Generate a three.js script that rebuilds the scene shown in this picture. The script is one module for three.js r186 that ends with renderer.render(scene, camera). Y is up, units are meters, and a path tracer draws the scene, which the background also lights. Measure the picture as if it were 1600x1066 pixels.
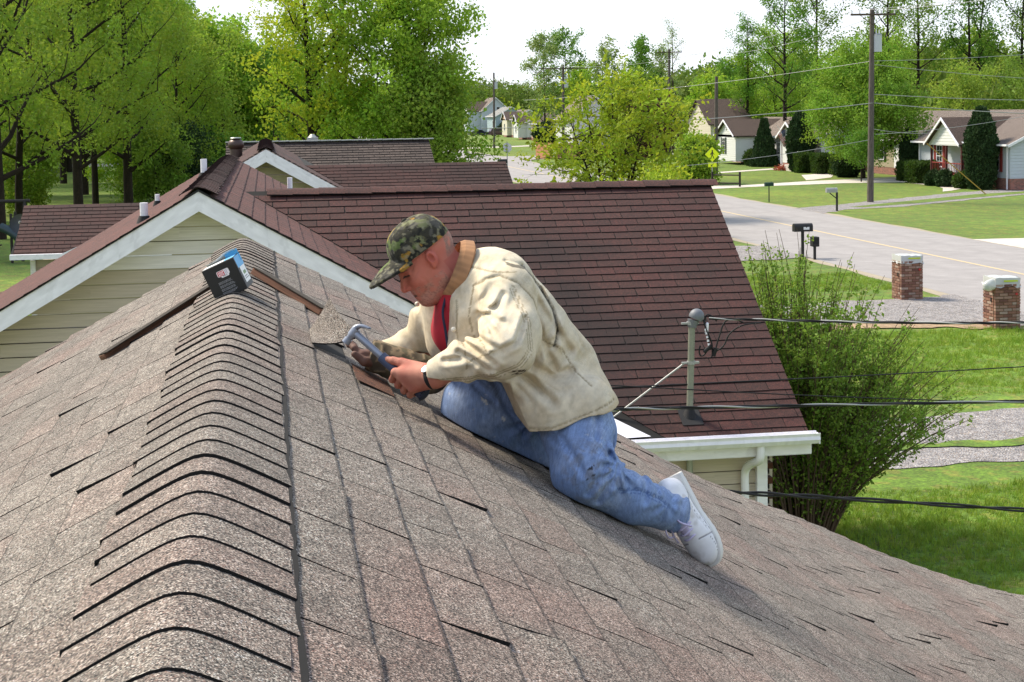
import * as THREE from 'three';
import { mergeGeometries } from 'three/addons/utils/BufferGeometryUtils.js';
import { RoundedBoxGeometry } from 'three/addons/geometries/RoundedBoxGeometry.js';

// ---------- scene, camera, sky, sun, exposure ----------
const scene = new THREE.Scene();
const V = (x, y, z) => new THREE.Vector3(x, y, z);
// a shifted lens: full frame 1600 x 1492, the photograph is its lower 1600 x 1066
const camera = new THREE.PerspectiveCamera(2 * Math.atan(746 / 2350) * 180 / Math.PI, 1600 / 1492, 0.1, 2500);
camera.setViewOffset(1600, 1492, 0, 426, 1600, 1066);
camera.position.set(0, 5.5, 0);
camera.up.set(0.02472, 0.99799, -0.05836);
camera.lookAt(0.16066, 5.43841, -0.98509);
const renderer = new THREE.WebGLRenderer({ antialias: true });
renderer.toneMapping = THREE.LinearToneMapping;
renderer.toneMappingExposure = 1.4;
renderer.shadowMap.enabled = true;
const SUN = V(-0.48, 0.76, -0.44).normalize();
{ // thin bright spring haze: white near the horizon, pale blue overhead, a broad veil round the sun
  const W = 256, H = 128, d = new Float32Array(W * H * 4);
  for (let j = 0; j < H; j++) for (let i = 0; i < W; i++) {
    const el = ((j + 0.5) / H - 0.5) * Math.PI, az = ((i + 0.5) / W - 0.5) * 2 * Math.PI;
    const y = Math.sin(el), x = Math.cos(az) * Math.cos(el), z = Math.sin(az) * Math.cos(el);
    const t = Math.pow(Math.max(0, y), 0.6), c = Math.max(0, x * SUN.x + y * SUN.y + z * SUN.z), veil = 0.45 * Math.pow(c, 10);
    const o = (j * W + i) * 4, low = y < 0 ? 0.37 : 0.8;
    d[o] = (1.18 * (1 - t) + 0.46 * t + veil) * low; d[o + 1] = (1.22 * (1 - t) + 0.6 * t + veil * 0.98) * low; d[o + 2] = (1.28 * (1 - t) + 0.88 * t + veil * 0.93) * low; d[o + 3] = 1;
  }
  const t = new THREE.DataTexture(d, W, H, THREE.RGBAFormat, THREE.FloatType);
  t.mapping = THREE.EquirectangularReflectionMapping; t.magFilter = t.minFilter = THREE.LinearFilter; t.wrapS = THREE.RepeatWrapping; t.needsUpdate = true;
  scene.background = t; scene.environment = t;
}
const sun = new THREE.DirectionalLight(0xfff3e0, 4.9);
sun.name = 'sun'; sun.position.copy(SUN).multiplyScalar(120).add(V(0, 0, -20)); sun.target.position.set(0, 0, -20);
sun.castShadow = true; sun.shadow.radius = 24; sun.shadow.mapSize.set(2048, 2048);
Object.assign(sun.shadow.camera, { left: -80, right: 80, top: 80, bottom: -80, near: 1, far: 400 });
scene.add(sun, sun.target);


// ---------- helpers ----------
function rng(seed) { let s = seed >>> 0; return () => { s = (s + 0x6D2B79F5) >>> 0; let t = s; t = Math.imul(t ^ (t >>> 15), t | 1); t ^= t + Math.imul(t ^ (t >>> 7), t | 61); return ((t ^ (t >>> 14)) >>> 0) / 4294967296; }; }
const hash = (x, y, z = 0) => { let h = Math.imul(x, 374761393) ^ Math.imul(y, 668265263) ^ Math.imul(z, 2147483647 ^ 0x5bd1e995); h = Math.imul(h ^ (h >>> 13), 1274126177); return ((h ^ (h >>> 16)) >>> 0) / 4294967296; };
const sm = (t) => t * t * (3 - 2 * t), lerp = (a, b, t) => a + (b - a) * t, clamp = (x, a = 0, b = 1) => Math.min(b, Math.max(a, x));
const sstep = (a, b, x) => sm(clamp((x - a) / (b - a)));
function n2(x, y, P = 0) { const i = Math.floor(x), j = Math.floor(y), u = sm(x - i), v = sm(y - j), m = P ? (a) => ((a % P) + P) % P : (a) => a; return lerp(lerp(hash(m(i), m(j)), hash(m(i + 1), m(j)), u), lerp(hash(m(i), m(j + 1)), hash(m(i + 1), m(j + 1)), u), v); }
function n3(x, y, z) { const i = Math.floor(x), j = Math.floor(y), k = Math.floor(z), u = sm(x - i), v = sm(y - j), w = sm(z - k); const f = (c) => lerp(lerp(hash(i, j, c), hash(i + 1, j, c), u), lerp(hash(i, j + 1, c), hash(i + 1, j + 1, c), u), v); return lerp(f(k), f(k + 1), w); }
const fbm2 = (x, y, o = 4, P = 0) => { let s = 0, a = 0.5, f = 1; for (let i = 0; i < o; i++) { s += a * n2(x * f, y * f, P ? P * f : 0); a *= 0.5; f *= 2; } return s / (1 - Math.pow(0.5, o)); };
const fbm3 = (x, y, z, o = 3) => { let s = 0, a = 0.5, f = 1; for (let i = 0; i < o; i++) { s += a * n3(x * f, y * f, z * f); a *= 0.5; f *= 2; } return s / (1 - Math.pow(0.5, o)); };
function tex(w, h, fn, srgb = true) { // fn(px, py) -> [r, g, b] in 0..255
  const d = new Uint8Array(w * h * 4);
  for (let j = 0; j < h; j++) for (let i = 0; i < w; i++) { const c = fn(i, j), o = (j * w + i) * 4; d[o] = clamp(c[0], 0, 255); d[o + 1] = clamp(c[1], 0, 255); d[o + 2] = clamp(c[2], 0, 255); d[o + 3] = 255; }
  const t = new THREE.DataTexture(d, w, h); t.wrapS = t.wrapT = THREE.RepeatWrapping; t.magFilter = THREE.LinearFilter; t.minFilter = THREE.LinearMipmapLinearFilter; t.generateMipmaps = true;
  if (srgb) t.colorSpace = THREE.SRGBColorSpace; t.needsUpdate = true; return t;
}
const rep = (t, u, v = u) => { const c = t.clone(); c.repeat.set(u, v); c.needsUpdate = true; return c; };
const std = (o) => new THREE.MeshStandardMaterial({ roughness: 0.85, metalness: 0, side: THREE.DoubleSide, ...o });
const col = (hex) => new THREE.Color(hex);
const used = {};
const numbered = (n) => { const k = used[n] = (used[n] ?? -1) + 1; return k ? n + '_' + String(k).padStart(3, '0') : n; };
const shade = (o) => { o.castShadow = o.receiveShadow = true; return o; };
function thing(name, label, category, p = [0, 0, 0], group) { const o = new THREE.Group(); o.name = numbered(name); o.position.set(...p); o.userData = { label, category }; if (group) o.userData.group = group; scene.add(o); return o; }
function tag(o, label, category, group) { o.userData.label = label; o.userData.category = category; if (group) o.userData.group = group; return o; }
function part(parent, name, geo, mat) { const m = shade(new THREE.Mesh(geo, mat)); m.name = parent === scene ? numbered(name) : name; parent.add(m); return m; }
function struct(name, geo, mat) { const m = part(scene, name, geo, mat); m.userData.kind = 'structure'; return m; }
function dup(src, name, label, group) { const c = src.clone(); c.name = numbered(name); c.userData = { ...src.userData, label }; if (group) c.userData.group = group; scene.add(c); return c; }
const merge = (list) => mergeGeometries(list.map((g) => { const h = g.index ? g.toNonIndexed() : g; for (const k of Object.keys(h.attributes)) if (!['position', 'normal', 'uv'].includes(k)) h.deleteAttribute(k); return h; }));
function box(w, h, d, x = 0, y = 0, z = 0, r = 0) { const g = r ? new RoundedBoxGeometry(w, h, d, 2, r) : new THREE.BoxGeometry(w, h, d); // uv in metres
  const p = g.attributes.position, n = g.attributes.normal, u = g.attributes.uv;
  for (let i = 0; i < p.count; i++) { const ax = Math.abs(n.getX(i)), ay = Math.abs(n.getY(i)), az = Math.abs(n.getZ(i)); if (ay > ax && ay > az) u.setXY(i, p.getX(i) + x, p.getZ(i) + z); else if (ax > az) u.setXY(i, p.getZ(i) + z, p.getY(i) + y); else u.setXY(i, p.getX(i) + x, p.getY(i) + y); }
  g.translate(x, y, z); return g; }
function bar(a, b, r0, r1 = r0, seg = 8) { const d = V().subVectors(b, a), g = new THREE.CylinderGeometry(r1, r0, d.length(), seg, 1); g.translate(0, d.length() / 2, 0); g.applyQuaternion(new THREE.Quaternion().setFromUnitVectors(V(0, 1, 0), d.normalize())); g.translate(a.x, a.y, a.z); return g; }
function tube(pts, r, seg = 24, rs = 6) { return new THREE.TubeGeometry(new THREE.CatmullRomCurve3(pts.map((p) => Array.isArray(p) ? V(...p) : p)), seg, r, rs, false); }
function sagPts(a, b, sag, n = 12) { const r = []; for (let i = 0; i <= n; i++) { const t = i / n, p = V(...a).lerp(V(...b), t); p.y -= sag * 4 * t * (1 - t); r.push(p); } return r; }
// a geometry from loose triangles with per-vertex colour
class Tri { constructor() { this.p = []; this.u = []; this.c = []; }
  v(p, u, c) { this.p.push(p.x, p.y, p.z); this.u.push(u[0], u[1]); this.c.push(c[0], c[1], c[2]); }
  tri(a, b, c) { this.v(...a); this.v(...b); this.v(...c); }
  quad(a, b, c, d) { this.tri(a, b, c); this.tri(a, c, d); }
  geo() { const g = new THREE.BufferGeometry(); g.setAttribute('position', new THREE.Float32BufferAttribute(this.p, 3)); g.setAttribute('uv', new THREE.Float32BufferAttribute(this.u, 2)); g.setAttribute('color', new THREE.Float32BufferAttribute(this.c, 3)); g.computeVertexNormals(); return g; } }
function poly(pts, y, s = 1) { // flat sheet on the ground, uv in metres
  const sh = new THREE.Shape(pts.map(([x, z]) => new THREE.Vector2(x, -z))), g = new THREE.ShapeGeometry(sh); g.rotateX(-Math.PI / 2); g.translate(0, y, 0);
  const p = g.attributes.position, u = g.attributes.uv; for (let i = 0; i < p.count; i++) u.setXY(i, p.getX(i) * s, p.getZ(i) * s); return g; }
function clip(pl, f) { const r = []; for (let i = 0; i < pl.length; i++) { const a = pl[i], b = pl[(i + 1) % pl.length], fa = f(a), fb = f(b); if (fa >= 0) r.push(a); if ((fa >= 0) !== (fb >= 0)) { const t = fa / (fa - fb); r.push([lerp(a[0], b[0], t), lerp(a[1], b[1], t)]); } } return r; }
const clipTo = (pl, reg) => { let s = 0; for (let i = 0; i < reg.length; i++) { const a = reg[i], b = reg[(i + 1) % reg.length]; s += a[0] * b[1] - b[0] * a[1]; } const w = Math.sign(s); for (let i = 0; i < reg.length && pl.length; i++) { const a = reg[i], b = reg[(i + 1) % reg.length]; pl = clip(pl, (q) => w * ((b[0] - a[0]) * (q[1] - a[1]) - (b[1] - a[1]) * (q[0] - a[0]))); } return pl; };

// ---------- textures (colour, grain and fine relief only) ----------
const granule = (pal, cell, w = 1024) => { // mineral granules: a palette colour per grain
  const cells = Math.floor(w / cell), hgt = new Uint8Array(w * w);
  const c = tex(w, w, (i, j) => { const x = i / w * cells, y = j / w * cells, ci = Math.floor(x), cj = Math.floor(y); let best = 9, bi = 0, bj = 0;
    for (let a = -1; a <= 1; a++) for (let b = -1; b <= 1; b++) { const I = ((ci + a) % cells + cells) % cells, J = ((cj + b) % cells + cells) % cells; const dx = ci + a + hash(I, J, 1) - x, dy = cj + b + hash(I, J, 2) - y, d = dx * dx + dy * dy; if (d < best) { best = d; bi = I; bj = J; } }
    hgt[j * w + i] = 255 * clamp(1 - best * 1.1) * (0.5 + 0.5 * hash(bi, bj, 4)); const r = hash(bi, bj, 3), clump = 0.86 + 0.28 * fbm2(i / w * 24, j / w * 24, 2, 24); let k = 0, s = r; while (k < pal.length - 1 && s > pal[k][3]) { s -= pal[k][3]; k++; }
    const m = clump * (0.85 + 0.3 * hash(bi, bj, 5)); return [pal[k][0] * m, pal[k][1] * m, pal[k][2] * m]; });
  return [c, tex(w, w, (i, j) => { const h = hgt[j * w + i]; return [h, h, h]; }, false)];
};
const [grC, grB] = granule([[172, 162, 150, 0.27], [136, 127, 119, 0.2], [232, 224, 212, 0.16], [92, 85, 79, 0.17], [156, 128, 116, 0.06], [38, 36, 35, 0.14]], 3.7);
const [rdC, rdB] = granule([[132, 80, 72, 0.36], [108, 66, 60, 0.3], [84, 57, 54, 0.18], [154, 106, 94, 0.09], [56, 45, 45, 0.07]], 4, 512);
const [gvC, gvB] = granule([[176, 173, 172, 0.34], [150, 148, 150, 0.26], [200, 197, 192, 0.18], [122, 118, 118, 0.14], [168, 150, 132, 0.08]], 7);
const asphT = tex(1024, 1024, (i, j) => { const g = hash(i, j, 8) * 26 - 13, f = (fbm2(i / 1024 * 8, j / 1024 * 8, 5, 8) - 0.5) * 26; const v = 168 + g + f; return [v, v * 0.985, v * 0.97]; });
const grassT = tex(1024, 1024, (i, j) => { const u = i / 1024, v = j / 1024, f = fbm2(u * 10, v * 10, 5, 10), s = fbm2(u * 120, v * 120, 3, 120), b = hash(i >> 1, j >> 1, 6), k = 0.72 + 0.34 * f + 0.5 * (s - 0.5) + 0.2 * (b - 0.5), yel = sstep(0.5, 0.75, fbm2(u * 26 + 3, v * 26 + 9, 3, 26)); return [lerp(100, 122, yel) * k, lerp(138, 138, yel) * k, lerp(52, 68, yel) * k]; });
const barkT = tex(256, 512, (i, j) => { const f = fbm2(i / 256 * 16, j / 512 * 6, 4, 0), r = Math.abs(fbm2(i / 256 * 22 + 5, j / 512 * 5, 3) - 0.5) * 2, k = 0.55 + 0.5 * f + 0.3 * r; return [92 * k, 80 * k, 70 * k]; });
const woodT = tex(512, 512, (i, j) => { const g = fbm2(i / 512 * 5, j / 512 * 90, 4), k = 0.75 + 0.5 * g; return [200 * k, 190 * k, 178 * k]; });
const paintT = tex(512, 512, (i, j) => { const g = fbm2(i / 512 * 14, j / 512 * 40, 4), d = sstep(0.66, 0.78, fbm2(i / 512 * 9, j / 512 * 9, 5)); const k = 0.93 + 0.1 * g - 0.05 * d; return [250 * k, 250 * k, 249 * k]; });
const sideT = tex(512, 512, (i, j) => { const g = fbm2(i / 512 * 6, j / 512 * 120, 4), k = 0.93 + 0.12 * (g - 0.5); return [250 * k, 250 * k, 250 * k]; });
const clothT = tex(512, 512, (i, j) => { const w = ((i & 3) < 2) !== ((j & 3) < 2), f = fbm2(i / 512 * 12, j / 512 * 12, 4, 12), k = (w ? 1 : 0.93) * (0.9 + 0.2 * f) * (0.95 + 0.1 * hash(i, j, 9)); return [250 * k, 250 * k, 250 * k]; });
const clothB = tex(256, 256, (i, j) => { const v = (((i & 3) < 2) !== ((j & 3) < 2) ? 170 : 60) + 80 * hash(i, j, 2); return [v, v, v]; }, false);
const denimT = tex(512, 512, (i, j) => { const d = ((i + j * 2) % 6) < 3, f = fbm2(i / 512 * 40, j / 512 * 10, 4), h = hash(i >> 1, j, 3), k = (d ? 1.04 : 0.86) * (0.84 + 0.32 * f) * (0.86 + 0.28 * h); return [238 * k, 240 * k, 244 * k]; });
const dirtT = tex(512, 512, (i, j) => { const f = fbm2(i / 512 * 20, j / 512 * 20, 5, 20), h = hash(i >> 1, j >> 1, 12), k = 0.7 + 0.45 * f + 0.25 * (h - 0.5); return [158 * k, 134 * k, 104 * k]; });
// ---------- ground, road, drives ----------
const M = {
  grass: std({ map: rep(grassT, 1 / 5), bumpMap: rep(grassT, 1 / 5), bumpScale: 0.03, roughness: 1, color: col('#efe2b2').multiplyScalar(1.05), vertexColors: true }),
  asph: std({ map: rep(asphT, 1 / 4), bumpMap: rep(asphT, 1 / 4), bumpScale: 0.004, color: col('#dcd9d8') }),
  conc: std({ map: rep(asphT, 1 / 3), color: col('#fff8ee').multiplyScalar(1.35) }),
  gravel: std({ color: col('#dedcdb'), map: rep(gvC, 1 / 3), bumpMap: rep(gvB, 1 / 3), bumpScale: 0.03, roughness: 1 }),
  dirt: std({ map: rep(dirtT, 1 / 2.5), bumpMap: rep(dirtT, 1 / 2.5), bumpScale: 0.02, roughness: 1 }),
  line: std({ map: rep(asphT, 1 / 2), color: col('#f6dfae').multiplyScalar(1.5) }),
  white: std({ map: rep(paintT, 1 / 1.5), color: col('#eeedf3'), roughness: 0.55 }),
  trim: std({ map: rep(paintT, 1), color: col('#e6e5ea'), roughness: 0.5 }),
  beige: std({ map: rep(sideT, 1 / 1.2), color: col('#c9bcab'), roughness: 0.65 }),
  beigeW: std({ map: rep(sideT, 1 / 1.2), color: col('#f6f2f3'), roughness: 0.6 }),
  under: std({ color: col('#100f0e'), roughness: 0.95 }),
  bark: std({ map: rep(barkT, 2, 1.2), bumpMap: rep(barkT, 2, 1.2), bumpScale: 0.03, roughness: 1 }),
  black: std({ color: col('#141415'), roughness: 0.6 }), rubber: std({ color: col('#0e0e10'), roughness: 0.75 }),
  galv: std({ color: col('#a7a9a6'), metalness: 0.55, roughness: 0.55, map: rep(paintT, 3) }),
  darkglass: new THREE.MeshPhysicalMaterial({ color: col('#20262b'), roughness: 0.08, metalness: 0 }),
  wood: std({ map: rep(woodT, 1), color: col('#6d6257') }),
};
{ // the ground: one sheet to the horizon, finer near the street, gently uneven lawns
  const N = 150, g = new THREE.PlaneGeometry(2, 2, N, N), p = g.attributes.position, u = g.attributes.uv, c = [];
  for (let i = 0; i < p.count; i++) { const a = p.getX(i), b = p.getY(i), x = 25 + 900 * a * Math.abs(a), z = -90 + 1000 * b * Math.abs(b); p.setXYZ(i, x, 0, z); u.setXY(i, x, z);
    const f = fbm2(x * 0.13, z * 0.13, 4), k = 0.62 + 0.8 * f, y = sstep(0.45, 0.7, fbm2(x * 0.06 + 40, z * 0.06, 3)); c.push(k * lerp(1, 1.12, y), k, k * lerp(1, 0.8, y)); }
  g.setAttribute('color', new THREE.Float32BufferAttribute(c, 3)); const ix = g.index.array; for (let i = 0; i < ix.length; i += 3) { const t = ix[i]; ix[i] = ix[i + 1]; ix[i + 1] = t; }
  g.computeVertexNormals(); struct('ground', g, M.grass);
}
const wob = (x0, x1, z0, z1, n, a, s) => { const L = [], R = []; for (let i = 0; i <= n; i++) { const z = lerp(z0, z1, i / n); L.push([x0 + a * (n2(z * 0.7, s) - 0.5), z]); R.push([x1 + a * (n2(z * 0.7, s + 7) - 0.5), z]); } return [...L, ...R.reverse()]; };
struct('road_shoulder', poly(wob(19.2, 28.75, 30, -640, 300, 0.35, 1), 0.006), std({ map: rep(asphT, 1 / 2), color: col('#e9dcc0') }));
struct('road', poly(wob(19.55, 28.4, 30, -640, 300, 0.08, 3), 0.010), M.asph);
struct('centre_line', poly([[24.03, 30], [24.17, 30], [24.17, -640], [24.03, -640]], 0.014), M.line);
struct('side_street', poly([[-60, -176], [19.6, -172], [19.6, -158], [28.35, -160], [30, -170], [70, -180], [70, -190], [29, -184], [28.35, -200], [19.6, -200], [19.6, -186], [-60, -187]], 0.018), M.asph);
const rough = (pts, amp = 0.25, step = 0.35) => { const r = []; pts.forEach((a, i) => { const b = pts[(i + 1) % pts.length], L = Math.hypot(b[0] - a[0], b[1] - a[1]), n = Math.min(60, Math.max(1, Math.round(L / step))); for (let k = 0; k < n; k++) { const t = k / n, x = lerp(a[0], b[0], t), z = lerp(a[1], b[1], t), e = (fbm2(x * 1.7 + 9, z * 1.7, 3) - 0.5) * 2 * amp; r.push([x - (b[1] - a[1]) / L * e, z + (b[0] - a[0]) / L * e]); } }); return r; };
const drive = (pts, mat, y = 0.012) => struct('driveway', poly(mat === M.gravel ? rough(pts, 0.35) : rough(pts, 0.06), y), mat);
drive([[10.2, -57.4], [19.6, -57.6], [19.6, -52.4], [17, -52.0], [10.2, -51.8]], M.gravel, 0.006 + 0.016);
drive([[7, -38.2], [11, -39.4], [14, -39.9], [15.8, -40.2], [17.4, -40.25], [18.6, -40.5], [19.6, -40.8], [19.6, -33.0], [18.3, -34.3], [16, -35.45], [13.9, -35.7], [10.5, -35.0], [7, -33.5]], M.gravel, 0.022);
drive([[3, -33], [8, -36.5], [7, -39], [2, -37]], M.gravel, 0.026);
drive([[8, -25.2], [11.6, -24.7], [13.4, -25.1], [16, -26.2], [19.5, -28.5], [19.4, -24], [16, -22.3], [13.6, -21.2], [11.4, -21.3], [8, -21.2]], M.gravel);
struct('grass_strip', poly(rough([[9, -22.85], [11.4, -22.75], [13.5, -23.0], [16.2, -24.1], [19, -25.8], [19, -25.4], [16.2, -23.7], [13.5, -22.6], [11.4, -22.4], [9, -22.5]], 0.3, 0.15), 0.03), M.grass.clone()).material.vertexColors = false;
struct('bare_soil', poly(rough([[11, -35.1], [13.9, -35.9], [16, -35.65], [17.9, -34.9], [19.4, -33.2], [19.4, -32.7], [18.3, -33.9], [16.5, -34.75], [14.2, -35.1], [12, -34.8]], 0.35, 0.2), 0.026), M.dirt);
drive([[28.5, -57.6], [30.6, -57.4], [36, -57.9], [36, -53.6], [29, -54.0], [28.5, -53.4]], M.conc);
drive([[28.4, -78.5], [30.8, -80], [33, -81.6], [43, -88.8], [48, -91.5], [60, -94], [60, -88.5], [48, -86.5], [43, -83.5], [34, -77.6], [30.8, -76.6], [28.4, -74.0]], M.gravel);
struct('grass_strip', poly([[31.5, -78.3], [34.6, -80.6], [43, -86.6], [52, -90.2], [52, -89.3], [44, -85.2], [36, -79.8], [32.3, -77.9]], 0.02), M.grass.clone()).material.vertexColors = false;
drive([[28.3, -104], [33.5, -103.5], [40.3, -107.4], [48.2, -110.3], [50, -104.5], [45.4, -102.5], [41, -103.2], [35, -101.7], [28.3, -99]], M.conc);
struct('path', poly([[45.2, -101.5], [46.1, -101.3], [46.5, -95], [45.6, -93.4], [43.6, -91], [42.6, -90.2], [44.4, -94], [45.3, -97]], 0.017), M.conc);
struct('path', poly([[38, -125.6], [47.8, -133], [48, -131.4], [38.6, -124.2], [28.4, -118.6], [28.4, -120]], 0.017), M.conc);
struct('path', poly([[43, -117], [45.6, -119], [46, -117.4], [43.6, -112], [41, -109], [40.3, -108.6]], 0.017), M.conc);
drive([[28.2, -231], [45, -244], [70, -262], [70, -256], [45, -238], [28.2, -226]], M.conc, 0.02);

// ---------- asphalt shingle roofs ----------
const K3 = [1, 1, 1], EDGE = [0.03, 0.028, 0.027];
const mul3_ = (a, k) => [a[0] * k, a[1] * k, a[2] * k];
function shingles(roof, o) { // tabs of a shingle roof in rows: the nearest ones each a mesh of their own, the rest one mass
  const R = rng(o.seed || 1), out = [], off = roof.userData.off || V(0, 0, 0), S = o.uvS || 1.667;
  for (let v = o.v0, r = 0; v < o.v1 - 1e-6; v += o.course, r++) {
    const ph = (r % 2 ? o.tabW / 2 : 0) + (R() - 0.5) * o.tabW * (o.loose ?? 0.12);
    for (let u = o.u0 - o.tabW + ph; u < o.u1; u += o.tabW) {
      const g = (o.gap ?? 0.005) * (0.6 + 0.9 * R()), tw = (o.crook ?? 0.004) * (R() - 0.5), a = u + g / 2, b = u + o.tabW - g / 2, va = v - 0.004, vb = Math.min(v + o.course * (1 + 0.04 * (R() - 0.5)), o.v1 + 0.01);
      if (o.skip?.(u + o.tabW / 2, v + o.course / 2)) { R(); continue; }
      let pl = [[a, va], [b, va], [b + tw, vb], [a + tw, vb]], whole = true;
      if (o.region) { const c = clipTo(pl, o.region); whole = c.length === 4 && c.every((q, i) => Math.abs(q[0] - pl[i][0]) + Math.abs(q[1] - pl[i][1]) < 1e-9); pl = c; if (pl.length < 3) continue; }
      const lift = R() < (o.liftP ?? 0) ? R() * (o.lift ?? 0.006) : 0, lc = R(), tint = o.tint(u, v, R), U = R(), W = R(), h0 = o.h0 ?? 0.003, h1 = o.h1 ?? 0.009;
      const P = (q) => { const t = clamp((q[1] - va) / (vb - va)), s = clamp((q[0] - a) / (b - a)); return o.map(q[0], q[1], lerp(h0, h1, t) + lift * t * t * Math.abs(s - lc)).sub(off); };
      const C = (q) => { const n = o.patch ? o.patch(q[0], q[1]) : K3; return [tint[0] * n[0], tint[1] * n[1], tint[2] * n[2]]; };
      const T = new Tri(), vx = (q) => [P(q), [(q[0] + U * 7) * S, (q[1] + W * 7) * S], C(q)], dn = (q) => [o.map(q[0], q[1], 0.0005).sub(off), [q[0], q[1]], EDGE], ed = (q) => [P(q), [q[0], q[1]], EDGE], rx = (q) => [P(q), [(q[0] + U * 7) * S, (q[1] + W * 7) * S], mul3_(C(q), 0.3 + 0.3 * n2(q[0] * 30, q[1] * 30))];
      let ring = pl;
      if (whole && o.grid) { const n = o.grid, rows = 2; ring = [];
        for (let i = 0; i < n; i++) for (let j = 0; j < rows; j++) { const rim = 1 - (o.rim ?? 0.003) / o.course, q = (s, t) => [lerp(lerp(pl[0][0], pl[1][0], s), lerp(pl[3][0], pl[2][0], s), t), lerp(pl[0][1], pl[2][1], t)], ta = j / rows * rim, tb = (j + 1) / rows * rim; T.quad(vx(q(i / n, ta)), vx(q((i + 1) / n, ta)), vx(q((i + 1) / n, tb)), vx(q(i / n, tb))); if (j === rows - 1) T.quad(rx(q(i / n, rim)), rx(q((i + 1) / n, rim)), rx(q((i + 1) / n, 1)), rx(q(i / n, 1))); }  // lowest strip of each tab darkened in colour: worn edge plus painted course shadow
        for (let i = 0; i < n; i++) ring.push([lerp(pl[0][0], pl[1][0], i / n), pl[0][1]]); ring.push(pl[1]); for (let i = 0; i < n; i++) ring.push([lerp(pl[2][0], pl[3][0], i / n), pl[2][1]]); ring.push(pl[3]);
      } else for (let i = 1; i < pl.length - 1; i++) T.tri(vx(pl[0]), vx(pl[i]), vx(pl[i + 1]));
      for (let i = 0; i < ring.length; i++) { const p = ring[i], q = ring[(i + 1) % ring.length]; if (p[1] < va + 1e-6 && q[1] < va + 1e-6) continue; T.quad(ed(p), dn(p), dn(q), ed(q)); }
      out.push({ T, d: o.rank ? o.rank(u + o.tabW / 2, v) : 0 });
    }
  }
  out.sort((p, q) => p.d - q.d);
  const n = o.single ?? 0; for (const q of out.slice(0, n)) part(roof, o.name || 'shingle', q.T.geo(), o.mat);
  if (out.length > n) { const T = new Tri(); for (const q of out.slice(n)) { T.p = T.p.concat(q.T.p); T.u = T.u.concat(q.T.u); T.c = T.c.concat(q.T.c); } part(roof, o.mass || 'shingle_rows', T.geo(), o.mat).userData.kind = 'stuff'; }
  return out.length;
}
function ridgeCaps(roof, o) { // bent caps overlapping along a ridge; butt edges toward +d
  const R = rng(o.seed), off = roof.userData.off || V(0, 0, 0), S = 1.667;
  for (let k = 0; k < o.n; k++) {
    const T = new Tri(), tint = o.tint(k, R), J = () => (R() - 0.5) * (o.rough ?? 0.006), wl = o.w + J(), wr = o.w + J(), s0 = o.s0 + k * o.step + J() * 0.4, s1 = s0 - o.len, sk = J() * 1.4, U = R() * 5, nn = o.nn || 10, seg = [];
    const lf = o.lift + (R() < 0.3 ? R() * 0.003 : 0);
    const P = (t, s, h) => o.map(t * (t < 0 ? wl : wr), s + sk * t, h).sub(off);
    for (let i = 0; i <= nn; i++) seg.push(-1 + 2 * i / nn);
    for (let i = 0; i < nn; i++) { const a = seg[i], b = seg[i + 1], v = (t, s, h) => [P(t, s, h), [(t * o.w + U) * S, (s + U) * S], tint];
      T.quad(v(a, s0, o.h + lf), v(b, s0, o.h + lf), v(b, s1, o.h), v(a, s1, o.h));
      const ec = o.edge || EDGE, e = (t, h) => [P(t, s0, h), [t, h], ec]; T.quad(e(a, o.h + lf), e(b, o.h + lf), e(b, o.h - 0.001), e(a, o.h - 0.001)); }
    for (const t of [-1, 1]) { const e = (s, h) => [P(t, s, h), [s, h], EDGE]; T.quad(e(s0, o.h + lf), e(s1, o.h), e(s1, o.h - 0.006), e(s0, o.h - 0.006)); }
    part(roof, 'ridge_cap', T.geo(), o.mat);
  }
}
const grMat = std({ map: grC, bumpMap: grB, bumpScale: 0.0012, roughness: 0.95, vertexColors: true, color: col('#b9b7b4') });
const rdMat = std({ color: col('#8f847d'), map: rdC, bumpMap: rdB, bumpScale: 0.001, roughness: 0.92, vertexColors: true });
const rdFar = std({ color: col('#8f847d'), map: rdC, roughness: 0.92, vertexColors: true });

// ---------- the roof in front ----------
const nearHouse = thing('house', 'nearest house, its weathered grey brown shingle roof filling the foreground', 'house', [0.2, 0, -3.2]);
const RX = [0.03, 0.35, 0.711, 1.25, 1.79, 2.14, 2.46, 2.82, 3.37, 3.74, 4.125, 5.2], RY = [4.805, 4.638, 4.446, 4.13, 3.80, 3.59, 3.435, 3.28, 3.03, 2.885, 2.755, 2.38];
const prof = (x) => { if (x <= RX[0]) return RY[0] - 0.55 * (x - RX[0]); for (let i = 0; i < RX.length - 1; i++) if (x <= RX[i + 1]) { const sl = (k) => k <= 0 ? -0.54 : k >= RX.length - 1 ? -0.35 : (RY[k + 1] - RY[k - 1]) / (RX[k + 1] - RX[k - 1]), h = RX[i + 1] - RX[i], t = (x - RX[i]) / h, a = t * t; return RY[i] * (2 * a * t - 3 * a + 1) + h * sl(i) * (a * t - 2 * a + t) + RY[i + 1] * (3 * a - 2 * a * t) + h * sl(i + 1) * (a * t - a); } return 2.38 - 0.35 * (x - 5.2); };
const sagR = (x, z) => (n2(x * 1.1 + 5, z * 0.9) - 0.5) * 0.05 * sstep(1.3, 2.6, x) + (n2(x * 3.1, z * 2.3 + 9) - 0.5) * 0.012 * sstep(0.1, 1.2, x) + (n2(x * 7, z * 5) - 0.5) * 0.004;
const roofR = (x, z) => prof(x) + sagR(x, z);
const roofL = (x, z) => 4.797 + 0.555 * (x + 0.28) + (n2(x * 2.3, z * 2 + 30) - 0.5) * 0.014;
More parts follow.
